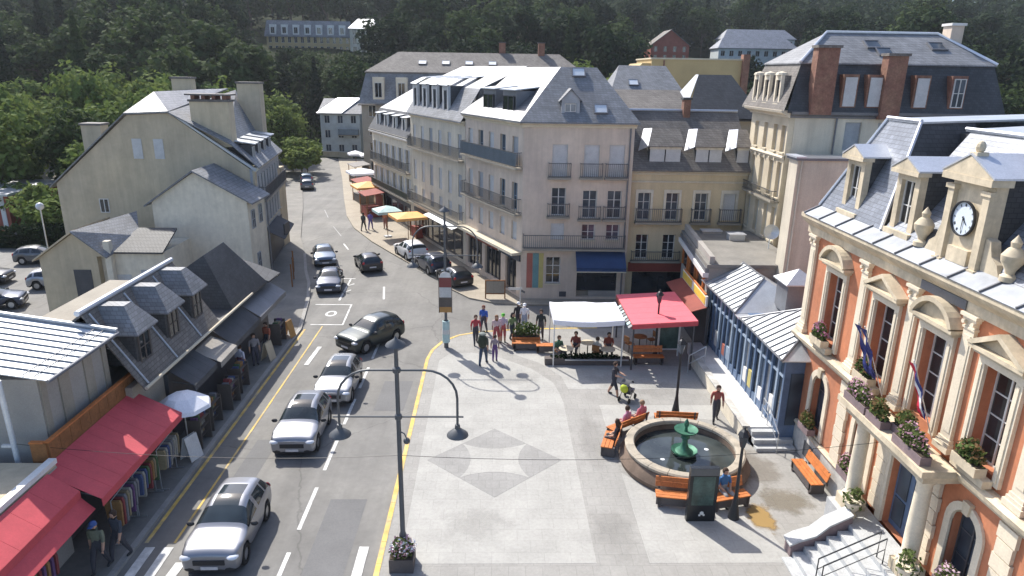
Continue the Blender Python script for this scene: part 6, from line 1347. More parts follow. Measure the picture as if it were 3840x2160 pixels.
# pushchair
pc = thing('pushchair', 'pushchair with a lime green bag pushed by the man', 'pushchair', (6.05, 27.9, 0), rad(-35))
f = MB()
for s in (-.24, .24): f.tube([(s, -.55, 1.0), (s, -.2, .75), (s, .3, .2)], .018, 6); f.tube([(s, .05, .5), (s, -.35, .14)], .016, 6)
f.tube([(-.24, -.55, 1.0), (.24, -.55, 1.0)], .018, 6); part('frame', f, 'iron', pc)
part('seat', MB().prism([(-.2, -.12, .35), (-.2, .3, .38), (-.2, .34, .5), (-.2, -.05, .5), (-.2, -.3, .9), (-.2, -.38, .86)], (.4, 0, 0)), 'car_navy', pc); part('hood', MB().lathe([(.3, -.21), (.3, .21)], 8, (0, -.1, .72), 0, 'x', rad(20), rad(140)), 'grey_canvas', pc); part('bag', MB()._ell((0, -.42, .72), (.2, .12, .2), 10, 0, 6), mat('lime', (.42, .5, .04), .7), pc, smooth=True)
for (x, y) in ((-.24, .32), (.24, .32), (-.24, -.34), (.24, -.34)): part('wheel', MB().lathe([(.001, -.02), (.12, -.025), (.13, 0), (.12, .025), (.001, .02)], 12, (x, y, .13), 0, 'x'), 'tyre', pc)
# ------------------------------------------------------------------ double-arm street lamps
def double_lamp(label, x, y, zf):
    t = thing('street_lamp', label, 'street lamp', (x, y, 0)); k = zf
    part('post', MB().tube([(0, 0, 0), (0, 0, .9), (0, 0, 1.0), (0, 0, 6.3 * k), (0, 0, 7.0 * k)], [.12, .11, .075, .06, .05], 12), 'iron_grey', t, smooth=True)
    part('finial', MB().lathe([(.001, 7.2), (.05, 7.12), (.26, 6.98), (.28, 6.93), (.1, 6.9), (.05, 6.86), (.001, 6.86)], 14).xf(Matrix.Diagonal((1, 1, k, 1))), 'iron_grey', t, smooth=True)
    part('collar', MB().lathe([(.06, 6.1), (.11, 6.14), (.11, 6.26), (.06, 6.3)], 12).xf(Matrix.Diagonal((1, 1, k, 1))), 'iron_grey', t); part('collar', MB().lathe([(.06, 4.68), (.1, 4.72), (.1, 4.84), (.06, 4.88)], 12).xf(Matrix.Diagonal((1, 1, k, 1))), 'iron_grey', t)
    for s in (-1, 1):
        pts = [(s * .06, 0, 6.2)] + [(s * (.75 + .9 * sin(a)), 0, 5.35 + .85 * cos(a)) for a in [rad(q) for q in range(0, 91, 15)]] + [(s * 1.65, 0, 4.5)]
        part('arm', MB().tube([(p[0], 0, p[2] * k) for p in pts], .035, 8), 'iron_grey', t, smooth=True)
        part('tie_bar', MB().tube([(s * .05, 0, 4.78 * k), (s * 1.82, 0, 4.78 * k)], .028, 8), 'iron_grey', t)
        sh = part('lamp_shade', MB().lathe([(.001, .32), (.07, .32), (.08, .2), (.14, .16), (.3, .02), (.31, -.02), (.26, -.02), (.001, .08)], 18, (s * 1.65, 0, 4.22 * k)), 'iron_grey', t, smooth=True)
        part('lamp_glass', MB()._ell((s * 1.65, 0, 4.24 * k), (.2, .2, .06), 12, 0, 6), 'glass_pale', sh, smooth=True)
    return t
l1 = double_lamp('nearest double-arm street lamp with flower basket at its foot', -2.64, 17.3, 1.0)
l2 = double_lamp('double-arm street lamp carrying stacked signs at the plaza corner', -2.5, 34.0, 1.06)
# stacked sign boards on the far lamp
sb = thing('sign_stack', 'stacked red, white, brown and orange sign boards on the far lamp post', 'sign', (-2.5, 33.88, 1.95))
for (z0, z1, m, w_) in ((1.45, 1.95, 'sign_red', .62), (.9, 1.44, 'shutter', .6), (.38, .89, 'sign_brown', .62), (.08, .37, 'sign_orange', .66)): part('board', MB().box(-w_ / 2, w_ / 2, -.04, .0, z0, z1), m, sb)
part('frame', MB().box(-.35, -.315, -.05, .01, .05, 1.98).box(.315, .35, -.05, .01, .05, 1.98), 'sign_brown', sb)
part('crest', MB().lathe([(.3, .0), (.3, .03), (.001, .03), (.001, 0), (.3, 0)], 12, (0, -.02, 1.97), 0, 'y', 0, pi), 'sign_white', sb)
bn = thing('post_banner', 'pale green wrap round the foot of the far lamp post', 'sign', (-2.5, 34, .3)); part('wrap', MB().lathe([(.15, 0), (.2, .02), (.19, 1.2), (.15, 1.22)], 10), 'teal_canvas', bn); part('band', MB().lathe([(.205, .5), (.21, .5), (.205, .75), (.2, .75)], 10), 'sign_white', bn)
mb = MB()
def sag(a, c, d, n=14): return [(a[0] + (c[0] - a[0]) * i / n, a[1] + (c[1] - a[1]) * i / n, a[2] + (c[2] - a[2]) * i / n - d * 4 * (i / n) * (1 - i / n)) for i in range(n + 1)]
cb = thing('overhead_cable', 'thin dark cable spanning the street at the near lamp', 'cable', (-2.64, 17.3, 3.55))
for a, c, d in (((-13.9, 18.0, 3.5), (-2.7, 17.3, 3.55), .25), ((-2.58, 17.3, 3.55), (11.95, 17.9, 3.7), .35)):
    part('span', MB().tube([(p[0] + 2.64, p[1] - 17.3, p[2] - 3.55) for p in sag(a, c, d)], .007, 5), 'black', cb)
hb_ = thing('lamp_bracket', 'small dark hook bracket on the near lamp post', 'bracket', (-2.64, 17.3, 4.0)); part('hook', MB().tube([(.06, 0, .3), (.15, 0, .25), (.2, 0, .12)], .018, 6), 'iron_grey', hb_); part('drop', MB()._ell((.21, 0, .02), (.1, .1, .1), 10, 0, 6), 'iron_grey', hb_, smooth=True)
def lantern(label, x, y, h=3.3):
    t = thing('lantern_post', label, 'street lamp', (x, y, 0))
    part('post', MB().tube([(0, 0, 0), (0, 0, .15), (0, 0, .5), (0, 0, .9), (0, 0, h - .5)], [.19, .17, .11, .06, .045], 12), 'iron', t, smooth=True)
    part('lantern', MB().lathe([(.001, h - .55), (.07, h - .5), (.1, h - .42), (.17, h - .08), (.19, h - .06), (.001, h - .06)], 6), 'glass_blue', t); part('lantern_cap', MB().lathe([(.21, h - .06), (.12, h + .08), (.04, h + .14), (.04, h + .2), (.001, h + .24)], 6), 'iron', t)
lantern('black lantern post with flared foot at the far side of the fountain', 7.9, 26.55, 3.35); lantern('black lantern post beside the information panel', 8.02, 19.3, 3.15); lantern('black lantern post rising in front of the red canopy', 8.3, 32.4, 3.6)
# ------------------------------------------------------------------ fountain
FO = (7.22, 22.7); ft = thing('fountain', 'round stone fountain basin with green two-tier bronze bowl', 'fountain', (FO[0], FO[1], 0))
part('basin_wall', MB().lathe([(2.1, .0), (2.36, .0), (2.42, .2), (2.3, .42), (2.12, .6), (2.0, .6), (1.86, .55), (1.86, .0), (2.1, .0)], 56), 'purple_stone' if False else mat('basin_stone', (.16, .115, .085), .85, var=.25, scale=2.5), ft, smooth=True)
nb = 18
for i in range(nb):
    a0, a1 = 2 * pi * i / nb + .004, 2 * pi * (i + 1) / nb - .004
    part('rim_stone', MB().lathe([(1.86, .602), (2.2, .602), (2.22, .7), (2.16, .75), (1.9, .75), (1.86, .7), (1.86, .602)], 4, (0, 0, 0), 0, 'z', a0, a1), 'rim_stone', ft)
w_o = part('water', MB().poly([(1.87 * cos(2 * pi * i / 48), 1.87 * sin(2 * pi * i / 48), .38) for i in range(48)]), 'water', ft)
part('floor', MB().lathe([(1.87, .02), (.001, .02)], 32), 'bench_dark', ft)
part('pedestal', MB().lathe([(.001, .1), (.42, .1), (.44, .3), (.3, .42), (.34, .5), (.18, .62), (.11, .8), (.1, 1.0), (.17, 1.06), (.14, 1.14), (.2, 1.24), (.001, 1.24)], 18), 'bronze', ft, smooth=True)
part('bowl', MB().lathe([(.1, 1.24), (.25, 1.27), (.42, 1.36), (.44, 1.42), (.38, 1.4), (.2, 1.34), (.001, 1.32)], 24), 'bronze', ft, smooth=True)
part('bowl_petals', MB().lathe([(.3, .38), (.46, .46), (.5, .56), (.4, .5), (.2, .44)], 12), 'bronze', ft, smooth=True)
part('finial', MB().lathe([(.001, 1.3), (.07, 1.34), (.05, 1.5), (.1, 1.6), (.08, 1.72), (.03, 1.82), (.001, 1.86)], 12), 'bronze', ft, smooth=True)
jt = MB()
for (x, y) in ((-.9, -.4), (-.95, -1.1), (.95, .3)): jt.lathe([(.001, .4), (.09, .385), (.001, .381)], 8, (x, y, 0))
part('splash', jt, 'lamp_glass', ft)
# ------------------------------------------------------------------ benches
def bench(label, x, y, face, l=1.55, back=True):
    t = thing('bench', label, 'bench', (x, y, 0), -rad(face))
    for i in range(3): part('seat_slat', MB().box(-l / 2, l / 2, -.02 + i * .15, .115 + i * .15, .40, .44), 'orange_wood', t)
    if back:
        for i in range(2): part('back_slat', MB().prism([(-l / 2, -.10 - i * .05, .52 + i * .17), (l / 2, -.10 - i * .05, .52 + i * .17), (l / 2, -.145 - i * .05, .67 + i * .17), (-l / 2, -.145 - i * .05, .67 + i * .17)], (0, -.035, 0)), 'orange_wood', t)
    for s in (-1, 1): part('leg', MB().box(s * l * .42 - .05, s * l * .42 + .05, -.12, .4, .0, .398).box(s * l * .42 - .03, s * l * .42 + .03, -.24, -.19, .3, .84) if back else MB().box(s * l * .42 - .05, s * l * .42 + .05, -.12, .4, 0, .398), 'bench_dark', t)
    part('apron', MB().box(-l / 2 + .02, l / 2 - .02, .34, .4, .12, .39), 'bench_dark', t)
    return t
def around(a_deg, d): return FO[0] + d * sin(rad(a_deg)), FO[1] + d * cos(rad(a_deg))
x, y = around(197, 2.68); bench('orange slatted bench on the near side of the fountain', x, y, 190, 1.7); x, y = around(290, 2.66); bench('orange slatted bench on the left side of the fountain with people', x, y, 288, 1.3)
x, y = around(322, 2.7); bench('orange slatted bench behind the two pink tops by the fountain', x, y, 325, 1.8); x, y = around(8, 2.7); bench('orange slatted bench on the far side of the fountain', x, y, 5, 1.7); x, y = around(163, 2.68); bench('orange slatted bench behind the information panel', x, y, 165, 1.4)
bench('orange bench against the town hall plinth', 11.55, 21.4, 270, 1.7); bench('orange bench at the planter box below the red canopy', 7.85, 32.15, 180, 1.55)
# ------------------------------------------------------------------ information panel
ip = thing('information_panel', 'tall dark information panel with green screen before the fountain', 'panel', (6.85, 19.2, 0)); part('casing', MB().box(-.47, .47, -.09, .09, .0, 1.98), 'black', ip); part('screen', MB().box(-.36, .36, -.1, -.092, .62, 1.68), 'screen', ip); part('header', MB().box(-.47, .47, -.1, -.092, 1.72, 1.97), 'iron_grey', ip)
part('emblem', MB().lathe([(.001, -.006), (.07, -.006), (.07, 0), (.001, 0)], 7, (.02, -.093, .32), 0, 'y').lathe([(.001, -.006), (.04, -.006), (.04, 0), (.001, 0)], 6, (.09, -.093, .25), 0, 'y').lathe([(.001, -.006), (.04, -.006), (.04, 0), (.001, 0)], 6, (-.05, -.093, .24), 0, 'y'), 'sign_white', ip)
# notice boards
def frame_board(label, x, y, w_, h_, z0, face, inner, fm):
    t = thing('notice_board', label, 'notice board', (x, y, 0), -rad(face))
    for s in (-1, 1): part('post', MB().box(s * w_ / 2 - .04, s * w_ / 2 + .04, -.04, .04, 0, z0 + h_), fm, t)
    part('frame', MB().box(-w_ / 2 + .042, w_ / 2 - .042, -.035, .035, z0, z0 + .07).box(-w_ / 2 + .042, w_ / 2 - .042, -.035, .035, z0 + h_ - .07, z0 + h_), fm, t); part('panel', MB().box(-w_ / 2 + .042, w_ / 2 - .042, -.015, .015, z0 + .072, z0 + h_ - .072), inner, t)
frame_board('brown framed notice board on the pavement tip before the corner building', .1, 42.35, 1.25, .95, .3, 0, 'pave_right', 'wood'); frame_board('white framed poster board under the red canopy', 9.1, 33.0, 1.05, 1.9, .35, 0, 'screen', 'sign_white')
dp = thing('direction_post', 'slim grey direction sign post between the planter and the side street', 'sign', (1.55, 37.9, RZ)); part('post', MB().tube([(0, 0, 0), (0, 0, 2.3)], .035, 8), 'steel', dp); part('arm', MB().box(-.7, .1, -.02, .02, 2.1, 2.25), 'steel', dp); part('finger', MB().prism([(.04, -.02, 2.0), (.25, -.02, 1.9), (.28, -.02, 2.0), (.04, -.02, 2.15)], (0, .04, 0)), 'iron_grey', dp)
# planters and cafe furniture
def leaves(n, cx, rx, ry, rz, size, seed, flat=False):
    r = random.Random(seed); mb = MB()
    for i in range(n):
        while True:
            p = Vector((r.uniform(-1, 1), r.uniform(-1, 1), r.uniform(-.6 if not flat else 0, 1)))
            if .25 < p.length < 1: break
        c = Vector((cx[0] + p.x * rx, cx[1] + p.y * ry, cx[2] + p.z * rz)); s = size * r.uniform(.6, 1.3)
        a = Vector((r.gauss(0, 1), r.gauss(0, 1), r.gauss(0, .7))).normalized(); b_ = a.cross(Vector((r.gauss(0, 1), r.gauss(0, 1), r.gauss(0, 1)))).normalized()
        mb.add([c - a * s, c + b_ * s * .6, c + a * s, c - b_ * s * .6], [(0, 1, 2, 3)])
    return mb
def planter(label, x, y, z, l, w_, h, bm_, fl, n=160, seed=1, rz=0., hh=.35, size=.07):
    t = thing('flower_planter', label, 'planter', (x, y, z), rz)
    part('box', MB().prism([(-l / 2, -w_ / 2, 0), (l / 2, -w_ / 2, 0), (l / 2, w_ / 2, 0), (-l / 2, w_ / 2, 0)], (0, 0, h)), bm_, t); part('soil', MB().box(-l / 2 + .03, l / 2 - .03, -w_ / 2 + .03, w_ / 2 - .03, h + .001, h + .02), 'soil', t)
    part('foliage', leaves(n, (0, 0, h + .05), l / 2 * 1.05, w_ / 2 * 1.2, hh, size, seed, True), 'flower_green', t)
    if fl: part('blossom', leaves(int(n * .6), (0, 0, h + .12), l / 2 * 1.1, w_ / 2 * 1.35, hh, size * .7, seed + 9, True), fl, t)
    return t
planter('wooden planter box with tall green shrubs beside the people at the plaza corner', 1.75, 34.4, 0, 1.5, .6, .55, 'orange_wood', None, 320, 4, 0, .75, .1)
b_ = bench('orange bench set against the shrub planter at the plaza corner', 1.75, 33.95, 180, 1.5, False); bench('orange bench between the planter and the white tent', 2.75, 33.6, 180, 1.0, False)
pl = thing('low_planter_wall', 'long dark low planter wall in front of the tent', 'planter', (4.5, 31.9, 0)); part('trough', MB().box(-1.9, 2.4, -.2, .2, 0, .35), 'bench_dark', pl); part('edge_rail', MB().box(-.9, 2.3, -.3, -.21, .3, .36), 'steel', pl); part('greenery', leaves(420, (.2, 0, .36), 2.0, .25, .22, .08, 8, True), 'leaf_dark', pl)
def cafe_table(label, x, y, m):
    t = thing('cafe_table', label, 'table', (x, y, 0)); part('top', MB().lathe([(.001, .74), (.38, .74), (.38, .71), (.001, .71)], 16), m, t); part('stem', MB().tube([(0, 0, .02), (0, 0, .71)], .03, 8), 'iron', t); part('foot', MB().lathe([(.001, .03), (.22, .02), (.24, .0), (.001, .0)], 12), 'iron', t)
cafe_table('pale round cafe table at the left under the tent', 3.7, 32.2, 'trim'); cafe_table('pale round cafe table in the middle under the tent', 4.9, 33.0, 'trim'); cafe_table('pale round cafe table at the right under the tent', 5.8, 32.1, 'trim'); cafe_table('dark round table under the red canopy', 7.8, 33.9, 'wood')
def chair(label, x, y, face):
    t = thing('cafe_chair', label, 'chair', (x, y, 0), -rad(face)); part('seat', MB().box(-.2, .2, -.2, .2, .43, .46), 'wood', t); part('backrest', MB().box(-.2, .2, -.22, -.19, .55, .88), 'wood', t)
    for sx in (-.18, .18):
        part('leg', MB().tube([(sx, .18, 0), (sx, .18, .43)], .015, 6), 'iron', t); part('leg', MB().tube([(sx, -.2, 0), (sx, -.2, .88)], .015, 6), 'iron', t)
chair('wooden cafe chair under the person in dark green', 3.35, 32.6, 150); chair('wooden cafe chair under the person in dark red', 4.3, 33.2, 200); chair('wooden cafe chair under the person in beige', 5.3, 32.4, 30); chair('wooden cafe chair under the person in brown', 6.0, 33.1, 180)
chair('empty wooden chair left of the dark table under the canopy', 7.2, 33.6, 60); chair('empty wooden chair right of the dark table under the canopy', 8.5, 34.2, 250)
# flower basket at the near lamp foot, boxes on the town hall, pots, flags
planter('round basket of white and pink flowers at the foot of the near lamp', -2.64, 17.05, 0, .7, .7, .45, 'bench_dark', 'flower_pink', 320, 21, 0, .42, .07)
part('blossom', leaves(150, (0, 0, .6), .45, .42, .35, .05, 33, True), 'flag_white', bpy.data.objects[[o.name for o in bpy.data.objects if o.get('label', '').startswith('round basket')][0]])
fbs = [(11.66, 22.65, 4.9, .9, 'flower_pink', 'pink flower box under the first upper window of the town hall'), (11.66, 19.5, 4.9, .9, 'flower_dry', 'dried flower box under the second upper window of the town hall'), (11.66, 14.5, 4.9, .9, 'flower_dry', 'dark flower box under the fourth upper window of the town hall'),
       (11.72, 22.65, 1.37, .8, 'flower_dry', 'brown flower box on the lower window nearest the kiosk'), (11.72, 19.6, 1.37, .8, 'flower_pink', 'pink flower box on the lower window beside the porch'), (11.72, 14.3, 1.37, .8, 'flower_pink', 'flower box on the lower window at the bottom right'),
       (10.98, 18.4, 4.602, 1.2, 'flower_pink', 'pale flower box at the left end of the porch balcony'), (10.98, 17.3, 4.602, .8, 'flower_dry', 'brown shrub box in the middle of the porch balcony'), (11.0, 15.7, 4.602, 1.3, 'flower_pink', 'pink and white flower box at the right end of the porch balcony'), (11.3, 16.5, 4.602, .9, 'flower_dry', 'dry brown flower box near the flags on the porch balcony')]
for i, (x, y, z, l, fl, lb) in enumerate(fbs): planter(lb, x, y, z, l, .3, .24, 'stone' if z > 4.61 else 'purple_stone', fl, 260, 50 + i, pi / 2, .5, .075)
def pot(label, x, y, z, s=1.):
    t = thing('stone_urn', label, 'urn', (x, y, z)); part('urn', MB().lathe([(.001, 0), (.16, 0), (.16, .06), (.07, .12), (.12, .2), (.24, .42), (.27, .55), (.22, .55), (.001, .5)], 14).xf(Matrix.Scale(s, 4)), 'stone_light', t, smooth=True); part('plant', leaves(140, (0, 0, .6 * s), .3 * s, .3 * s, .4 * s, .08, int(x * 7 + y * 3)), 'flower_green', t)
pot('pale stone urn with plants at the left foot of the porch', 11.15, 18.0, 1.002); pot('pale stone urn with plants at the right foot of the porch', 11.1, 15.0, 1.002, 1.1)
def flag(label, y, m, tilt=22):
    t = thing('flag', label, 'flag', (11.9, y, 4.7)); a = rad(tilt); L_ = 2.5
    d = Vector((-sin(a), 0, cos(a))); part('pole', MB().tube([(0, 0, 0), tuple(d * L_)], .018, 6), 'white_trim', t)
    q = MB(); n = 10
    for i in range(n + 1):
        s = .9 + 1.5 * i / n; p = d * s
        for j in range(4): q.v.append((p.x - .03 + .04 * sin(i * 1.4 + j), (j - 1.5) * .08 + .05 * sin(i * .8 + j * 2), p.z - .55 * (1 - i / n) * .4))
    for i in range(n):
        for j in range(3): q.f.append((i * 4 + j, i * 4 + j + 1, i * 4 + j + 5, i * 4 + j + 4)); q.m.append(j if len(m) == 3 else 0)
    part('cloth', q, m, t)
flag('blue flag on a pole left of the balcony window', 18.75, ['flag_blue']); flag('hanging tricolour flag right of the balcony window', 16.25, ['flag_blue', 'flag_white', 'flag_red']); flag('dark blue flag on a pole beside the second window', 19.1, ['flag_blue'])
# ------------------------------------------------------------------ parasols and stalls up the street
def sq_parasol(label, x, y, s, z, m, rz=0., dz=.45):
    t = thing('parasol', label, 'parasol', (x, y, 0), rz); c = MB()
    for i in range(4):
        a, b2_ = pi / 4 + i * pi / 2, pi / 4 + (i + 1) * pi / 2; c.prism([(0, 0, z + dz), (s * cos(a), s * sin(a), z), (s * cos(b2_), s * sin(b2_), z)], (0, 0, -.03)); c.poly([(s * cos(a), s * sin(a), z - .22), (s * cos(b2_), s * sin(b2_), z - .22), (s * cos(b2_), s * sin(b2_), z), (s * cos(a), s * sin(a), z)])
    part('canopy', c, m, t); part('pole', MB().tube([(0, 0, 0), (0, 0, z + dz)], .03, 8), 'wood', t); part('base', MB().box(-.3, .3, -.3, .3, 0, .1), 'granite', t)
sq_parasol('bright orange square parasol beside the street houses', -13.3, 72.3, 2.1, 2.5, 'orange_canvas', rad(25)); sq_parasol('orange square parasol near the white SUV', -7.3, 57.3, 1.9, 2.4, 'orange_canvas', rad(25), .3); sq_parasol('pale teal parasol at the cafe terrace', -9.4, 59.6, 1.5, 2.4, 'teal_canvas', rad(25), .4)
sq_parasol('large white parasol beyond the orange one', -15.8, 82.5, 2.2, 2.5, 'white_canvas', rad(25)); sq_parasol('small white parasol far up the pavement, left', -20.2, 101.5, 1.5, 2.5, 'white_canvas', rad(20)); sq_parasol('small white parasol far up the pavement, right', -18.0, 99.0, 1.5, 2.6, 'white_canvas', rad(20))
def stall(label, x, y, l, w_, h, m, m2, rz):
    t = thing('market_stall', label, 'stall', (x, y, 0), rz)
    for sx in (-1, 1):
        for sy in (-1, 1): part('post', MB().box(sx * l / 2 - .04, sx * l / 2 + .04, sy * w_ / 2 - .04, sy * w_ / 2 + .04, 0, h), 'wood', t)
    part('counter', MB().box(-l / 2 + .05, l / 2 - .05, -w_ / 2 + .05, w_ / 2 - .05, .02, .9), m, t); part('roof', MB().prism([(-l / 2 - .2, -w_ / 2 - .2, h - .1), (l / 2 + .2, -w_ / 2 - .2, h - .1), (l / 2 + .2, w_ / 2 + .2, h + .15), (-l / 2 - .2, w_ / 2 + .2, h + .15)], (0, 0, .05)), m2, t)
    part('back', MB().box(-l / 2 + .05, l / 2 - .05, w_ / 2 - .04, w_ / 2 - .01, .91, h - .1), m, t)
stall('dark red stall below the orange parasol', -12.4, 69.0, 2.6, 1.6, 2.3, 'dark_red', 'dark_red', rad(-65)); stall('brown stall against the street houses', -14.6, 76.5, 3, 1.6, 2.4, 'sign_brown', 'dark_red', rad(-65)); stall('orange-roofed stall by the shop corner', -6.6, 59.8, 1.6, 1.2, 2.0, 'dark_red', 'orange_canvas', rad(-65)); stall('dark stall beyond the large white parasol', -17.6, 90, 3.4, 1.8, 2.4, 'sign_brown', 'sign_brown', rad(-65))
# ------------------------------------------------------------------ goods set out below the left awnings
GC = [cloth(tuple(q * .6 for q in c)) for c in ((.35, .08, .08), (.1, .14, .3), (.4, .33, .2), (.3, .3, .32), (.12, .2, .1), (.45, .25, .1), (.2, .1, .25), (.5, .48, .42))]
def rack(label, x, y, rz, seed):
    r = random.Random(seed); t = thing('clothes_rack', label, 'clothes rack', (x, y, 0), rz); f = MB()
    for s in (-.7, .7): f.tube([(s, 0, .02), (s, 0, 1.55)], .018, 6); f.tube([(s, -.25, .03), (s, .25, .03)], .018, 6)
    f.tube([(-.7, 0, 1.55), (.7, 0, 1.55)], .018, 6); part('frame', f, 'steel', t)
    for i in range(8):
        x0 = -.62 + i * .17; l = r.uniform(.65, 1.0); q = MB().prism([(x0, -.2, 1.48), (x0, .2, 1.48), (x0, .24, 1.36), (x0, .2, 1.48 - l), (x0, -.2, 1.48 - l), (x0, -.24, 1.36)], (.09, 0, 0)); part('garment', q, GC[r.randrange(8)], t)
def stand(label, x, y, rz, seed):
    r = random.Random(seed); t = thing('display_stand', label, 'display stand', (x, y, 0), rz)
    for k in range(3):
        z = .3 + k * .38; part('shelf', MB().box(-.45, .45, -.22 + k * .06, .22 + k * .06, z, z + .03), 'sign_brown', t)
        for i in range(5): q = MB().box(-.42 + i * .17, -.29 + i * .17, -.16 + k * .06, .1 + k * .06, z + .031, z + .031 + r.uniform(.08, .22)); part('item', q, GC[r.randrange(8)], t)
    for s in (-.45, .45): part('leg', MB().box(s - .02, s + .02, -.22, .36, 0, 1.2), 'sign_brown', t)
racks = [('clothes rack at the far end of the red awning', -11.4, 21.6), ('clothes rack with pale garments under the red awning, second from its far end', -11.45, 20.1), ('clothes rack with striped towels in the middle of the red awning', -11.4, 18.7), ('clothes rack at the near end of the red awning', -11.05, 17.6)]
for i, (lb, x, y) in enumerate(racks[:3]): rack(lb, x - .1, y, pi / 2 + rad(4), i + 3)
rack('clothes rack under the nearest red awning', -12.0, 15.2, pi / 2, 17)
stand('souvenir stand between the red and the grey awnings', -11.5, 24.1, -pi / 2, 3); stand('souvenir stand under the dark grey awning', -11.6, 25.5, -pi / 2, 4); stand('souvenir stand with baskets in the dark arcade, near', -11.5, 27.3, -pi / 2, 5); stand('souvenir stand in the dark arcade beside the white T-shirt', -11.65, 28.9, -pi / 2, 6); stand('souvenir stand far down the dark arcade', -11.6, 34.6, -pi / 2, 7)
def sandwich(label, x, y, rz, m):
    t = thing('sandwich_board', label, 'sign', (x, y, 0), rz)
    for s in (1, -1): part('board', MB().prism([(-.3, s * .25, .02), (.3, s * .25, .02), (.3, s * .03, .95), (-.3, s * .03, .95)], (0, s * .02, 0)), m, t)
sandwich('orange sandwich board in the shaded arcade', -11.2, 35.4, rad(80), 'sign_orange'); sandwich('tan sandwich board on the shaded pavement', -11.35, 32.3, rad(80), 'cream'); sandwich('white sandwich board at the lit patch of the left pavement', -11.3, 23.0, rad(70), 'sign_white')
# kerbside posts in front of the gable house
for i, (x, y) in enumerate(((-13.6, 44.6), (-14.0, 46.4), (-14.5, 48.2))):
    t = thing('bollard', ['slim post nearest the dark parked car on the lit pavement', 'slim post, middle of three on the lit pavement', 'slim post, farthest of three on the lit pavement'][i], 'bollard', (x, y, 0)); part('post', MB().tube([(0, 0, 0), (0, 0, 1.5)], .05, 8), 'wood', t); part('cap', MB()._ell((0, 0, 1.52), (.07, .07, .06), 8, 0, 5), 'wood', t)
# low wall and glinting barrier where the street bends
gw = thing('guard_wall', 'low white wall where the street bends away', 'wall', (-30, 121, 0)); part('wall', MB().prism([(-5.5, -1.5, -.2), (3.5, -2.5, -.2), (6.2, -4, -.2), (6.2, -3.7, -.2), (3.5, -2.2, -.2), (-5.5, -1.2, -.2)], (0, 0, 1.0)), 'sun_stone', gw); part('coping', MB().prism([(-5.6, -1.6, .802), (3.5, -2.6, .802), (6.3, -4.1, .802), (6.3, -3.6, .802), (3.5, -2.1, .802), (-5.6, -1.1, .802)], (0, 0, .1)), 'white_trim', gw)
lamp_c = thing('car_park_lamp', 'white globe lamp with glinting head at the edge of the car park', 'street lamp', (-32.8, 49.8, RZ)); part('post', MB().tube([(0, 0, 0), (0, 0, 4.2)], .05, 8), 'steel', lamp_c); part('globe', MB()._ell((0, 0, 4.4), (.28, .28, .28), 14, 0, 8), 'lamp_glass', lamp_c, smooth=True)

# ------------------------------------------------------------------ trees
def tree_proto(kind, seed):
    r = random.Random(seed); h, rad_, n, sz, cl = {'far': (15, 5.6, 2600, .5, 44), 'conifer': (18, 3.6, 2200, .45, 0), 'near': (9, 3.6, 3800, .28, 48), 'shrub': (3.4, 2.1, 1500, .22, 22)}[kind]
    tr = MB(); th = h * (.45 if kind != 'conifer' else .95)
    tr.tube([(0, 0, -1.5), (.1, 0, th * .5), (-.1, .1, th)], [.035 * h * .55, .02 * h * .7, .01 * h * .6], 7)
    if kind != 'conifer':
        for i in range(6):
            a = r.uniform(0, 2 * pi); tr.tube([(0, 0, th * r.uniform(.5, .9)), (rad_ * .35 * cos(a), rad_ * .35 * sin(a), h * .62), (rad_ * .7 * cos(a), rad_ * .7 * sin(a), h * r.uniform(.6, .85))], [.012 * h * .6, .008 * h * .6, .003 * h], 5)
    cr = MB()
    def leaf(c, out, s):
        a = (out + Vector((r.gauss(0, .7), r.gauss(0, .7), r.gauss(0, .7)))).normalized(); b1 = a.cross(Vector((r.gauss(0, 1), r.gauss(0, 1), r.gauss(0, 1)))).normalized(); b2_ = a.cross(b1)
        cr.add([c - b1 * s, c - b2_ * s * .7, c + b1 * s, c + b2_ * s * .7], [(0, 1, 2, 3)])
    if kind == 'conifer':
        for i in range(n):
            t = r.random() ** .7; z = h * (1 - t * .88); rr = rad_ * t * (.75 + .25 * sin(z * 5)) * r.uniform(.45, 1.05); a = r.uniform(0, 2 * pi); leaf(Vector((rr * cos(a), rr * sin(a), z)), Vector((cos(a), sin(a), -.2)), sz * r.uniform(.6, 1.2))
    else:
        cz = h * .62; rz_ = h * .4; cls = []
        for i in range(cl):
            u = r.uniform(-.85, 1); a = r.uniform(0, 2 * pi); q = math.sqrt(max(0, 1 - u * u)); k = r.uniform(.55, .95); cls.append((Vector((rad_ * k * q * cos(a), rad_ * k * q * sin(a), cz + rz_ * k * u)), rad_ * r.uniform(.22, .42)))
        for i in range(n):
            c, cr_ = cls[r.randrange(cl)]; d = Vector((r.gauss(0, 1), r.gauss(0, 1), r.gauss(0, 1))).normalized(); p = c + d * cr_ * r.uniform(.6, 1.05) * (1 if d.z > -.3 else .7); leaf(p, d + Vector((0, 0, .5)), sz * r.uniform(.6, 1.25))
    return tr.mesh('trunk', 'bark'), cr
PT = {}
for kind, cnt in (('far', 4), ('conifer', 2), ('near', 3), ('shrub', 3)):
    for i in range(cnt):
        tm, cr = tree_proto(kind, 100 + i * 7 + len(kind)); PT[(kind, i)] = (tm, {m: None for m in ()}, cr)
CRM = {}
def crown_mesh(kind, i, m):
    k = (kind, i, m)
    if k not in CRM:
        cr = PT[(kind, i)][2]; me = bpy.data.meshes.new('crown'); me.from_pydata([tuple(v) for v in cr.v], [], cr.f); me.materials.append(M[m]); me.update(); CRM[k] = me
    return CRM[k]
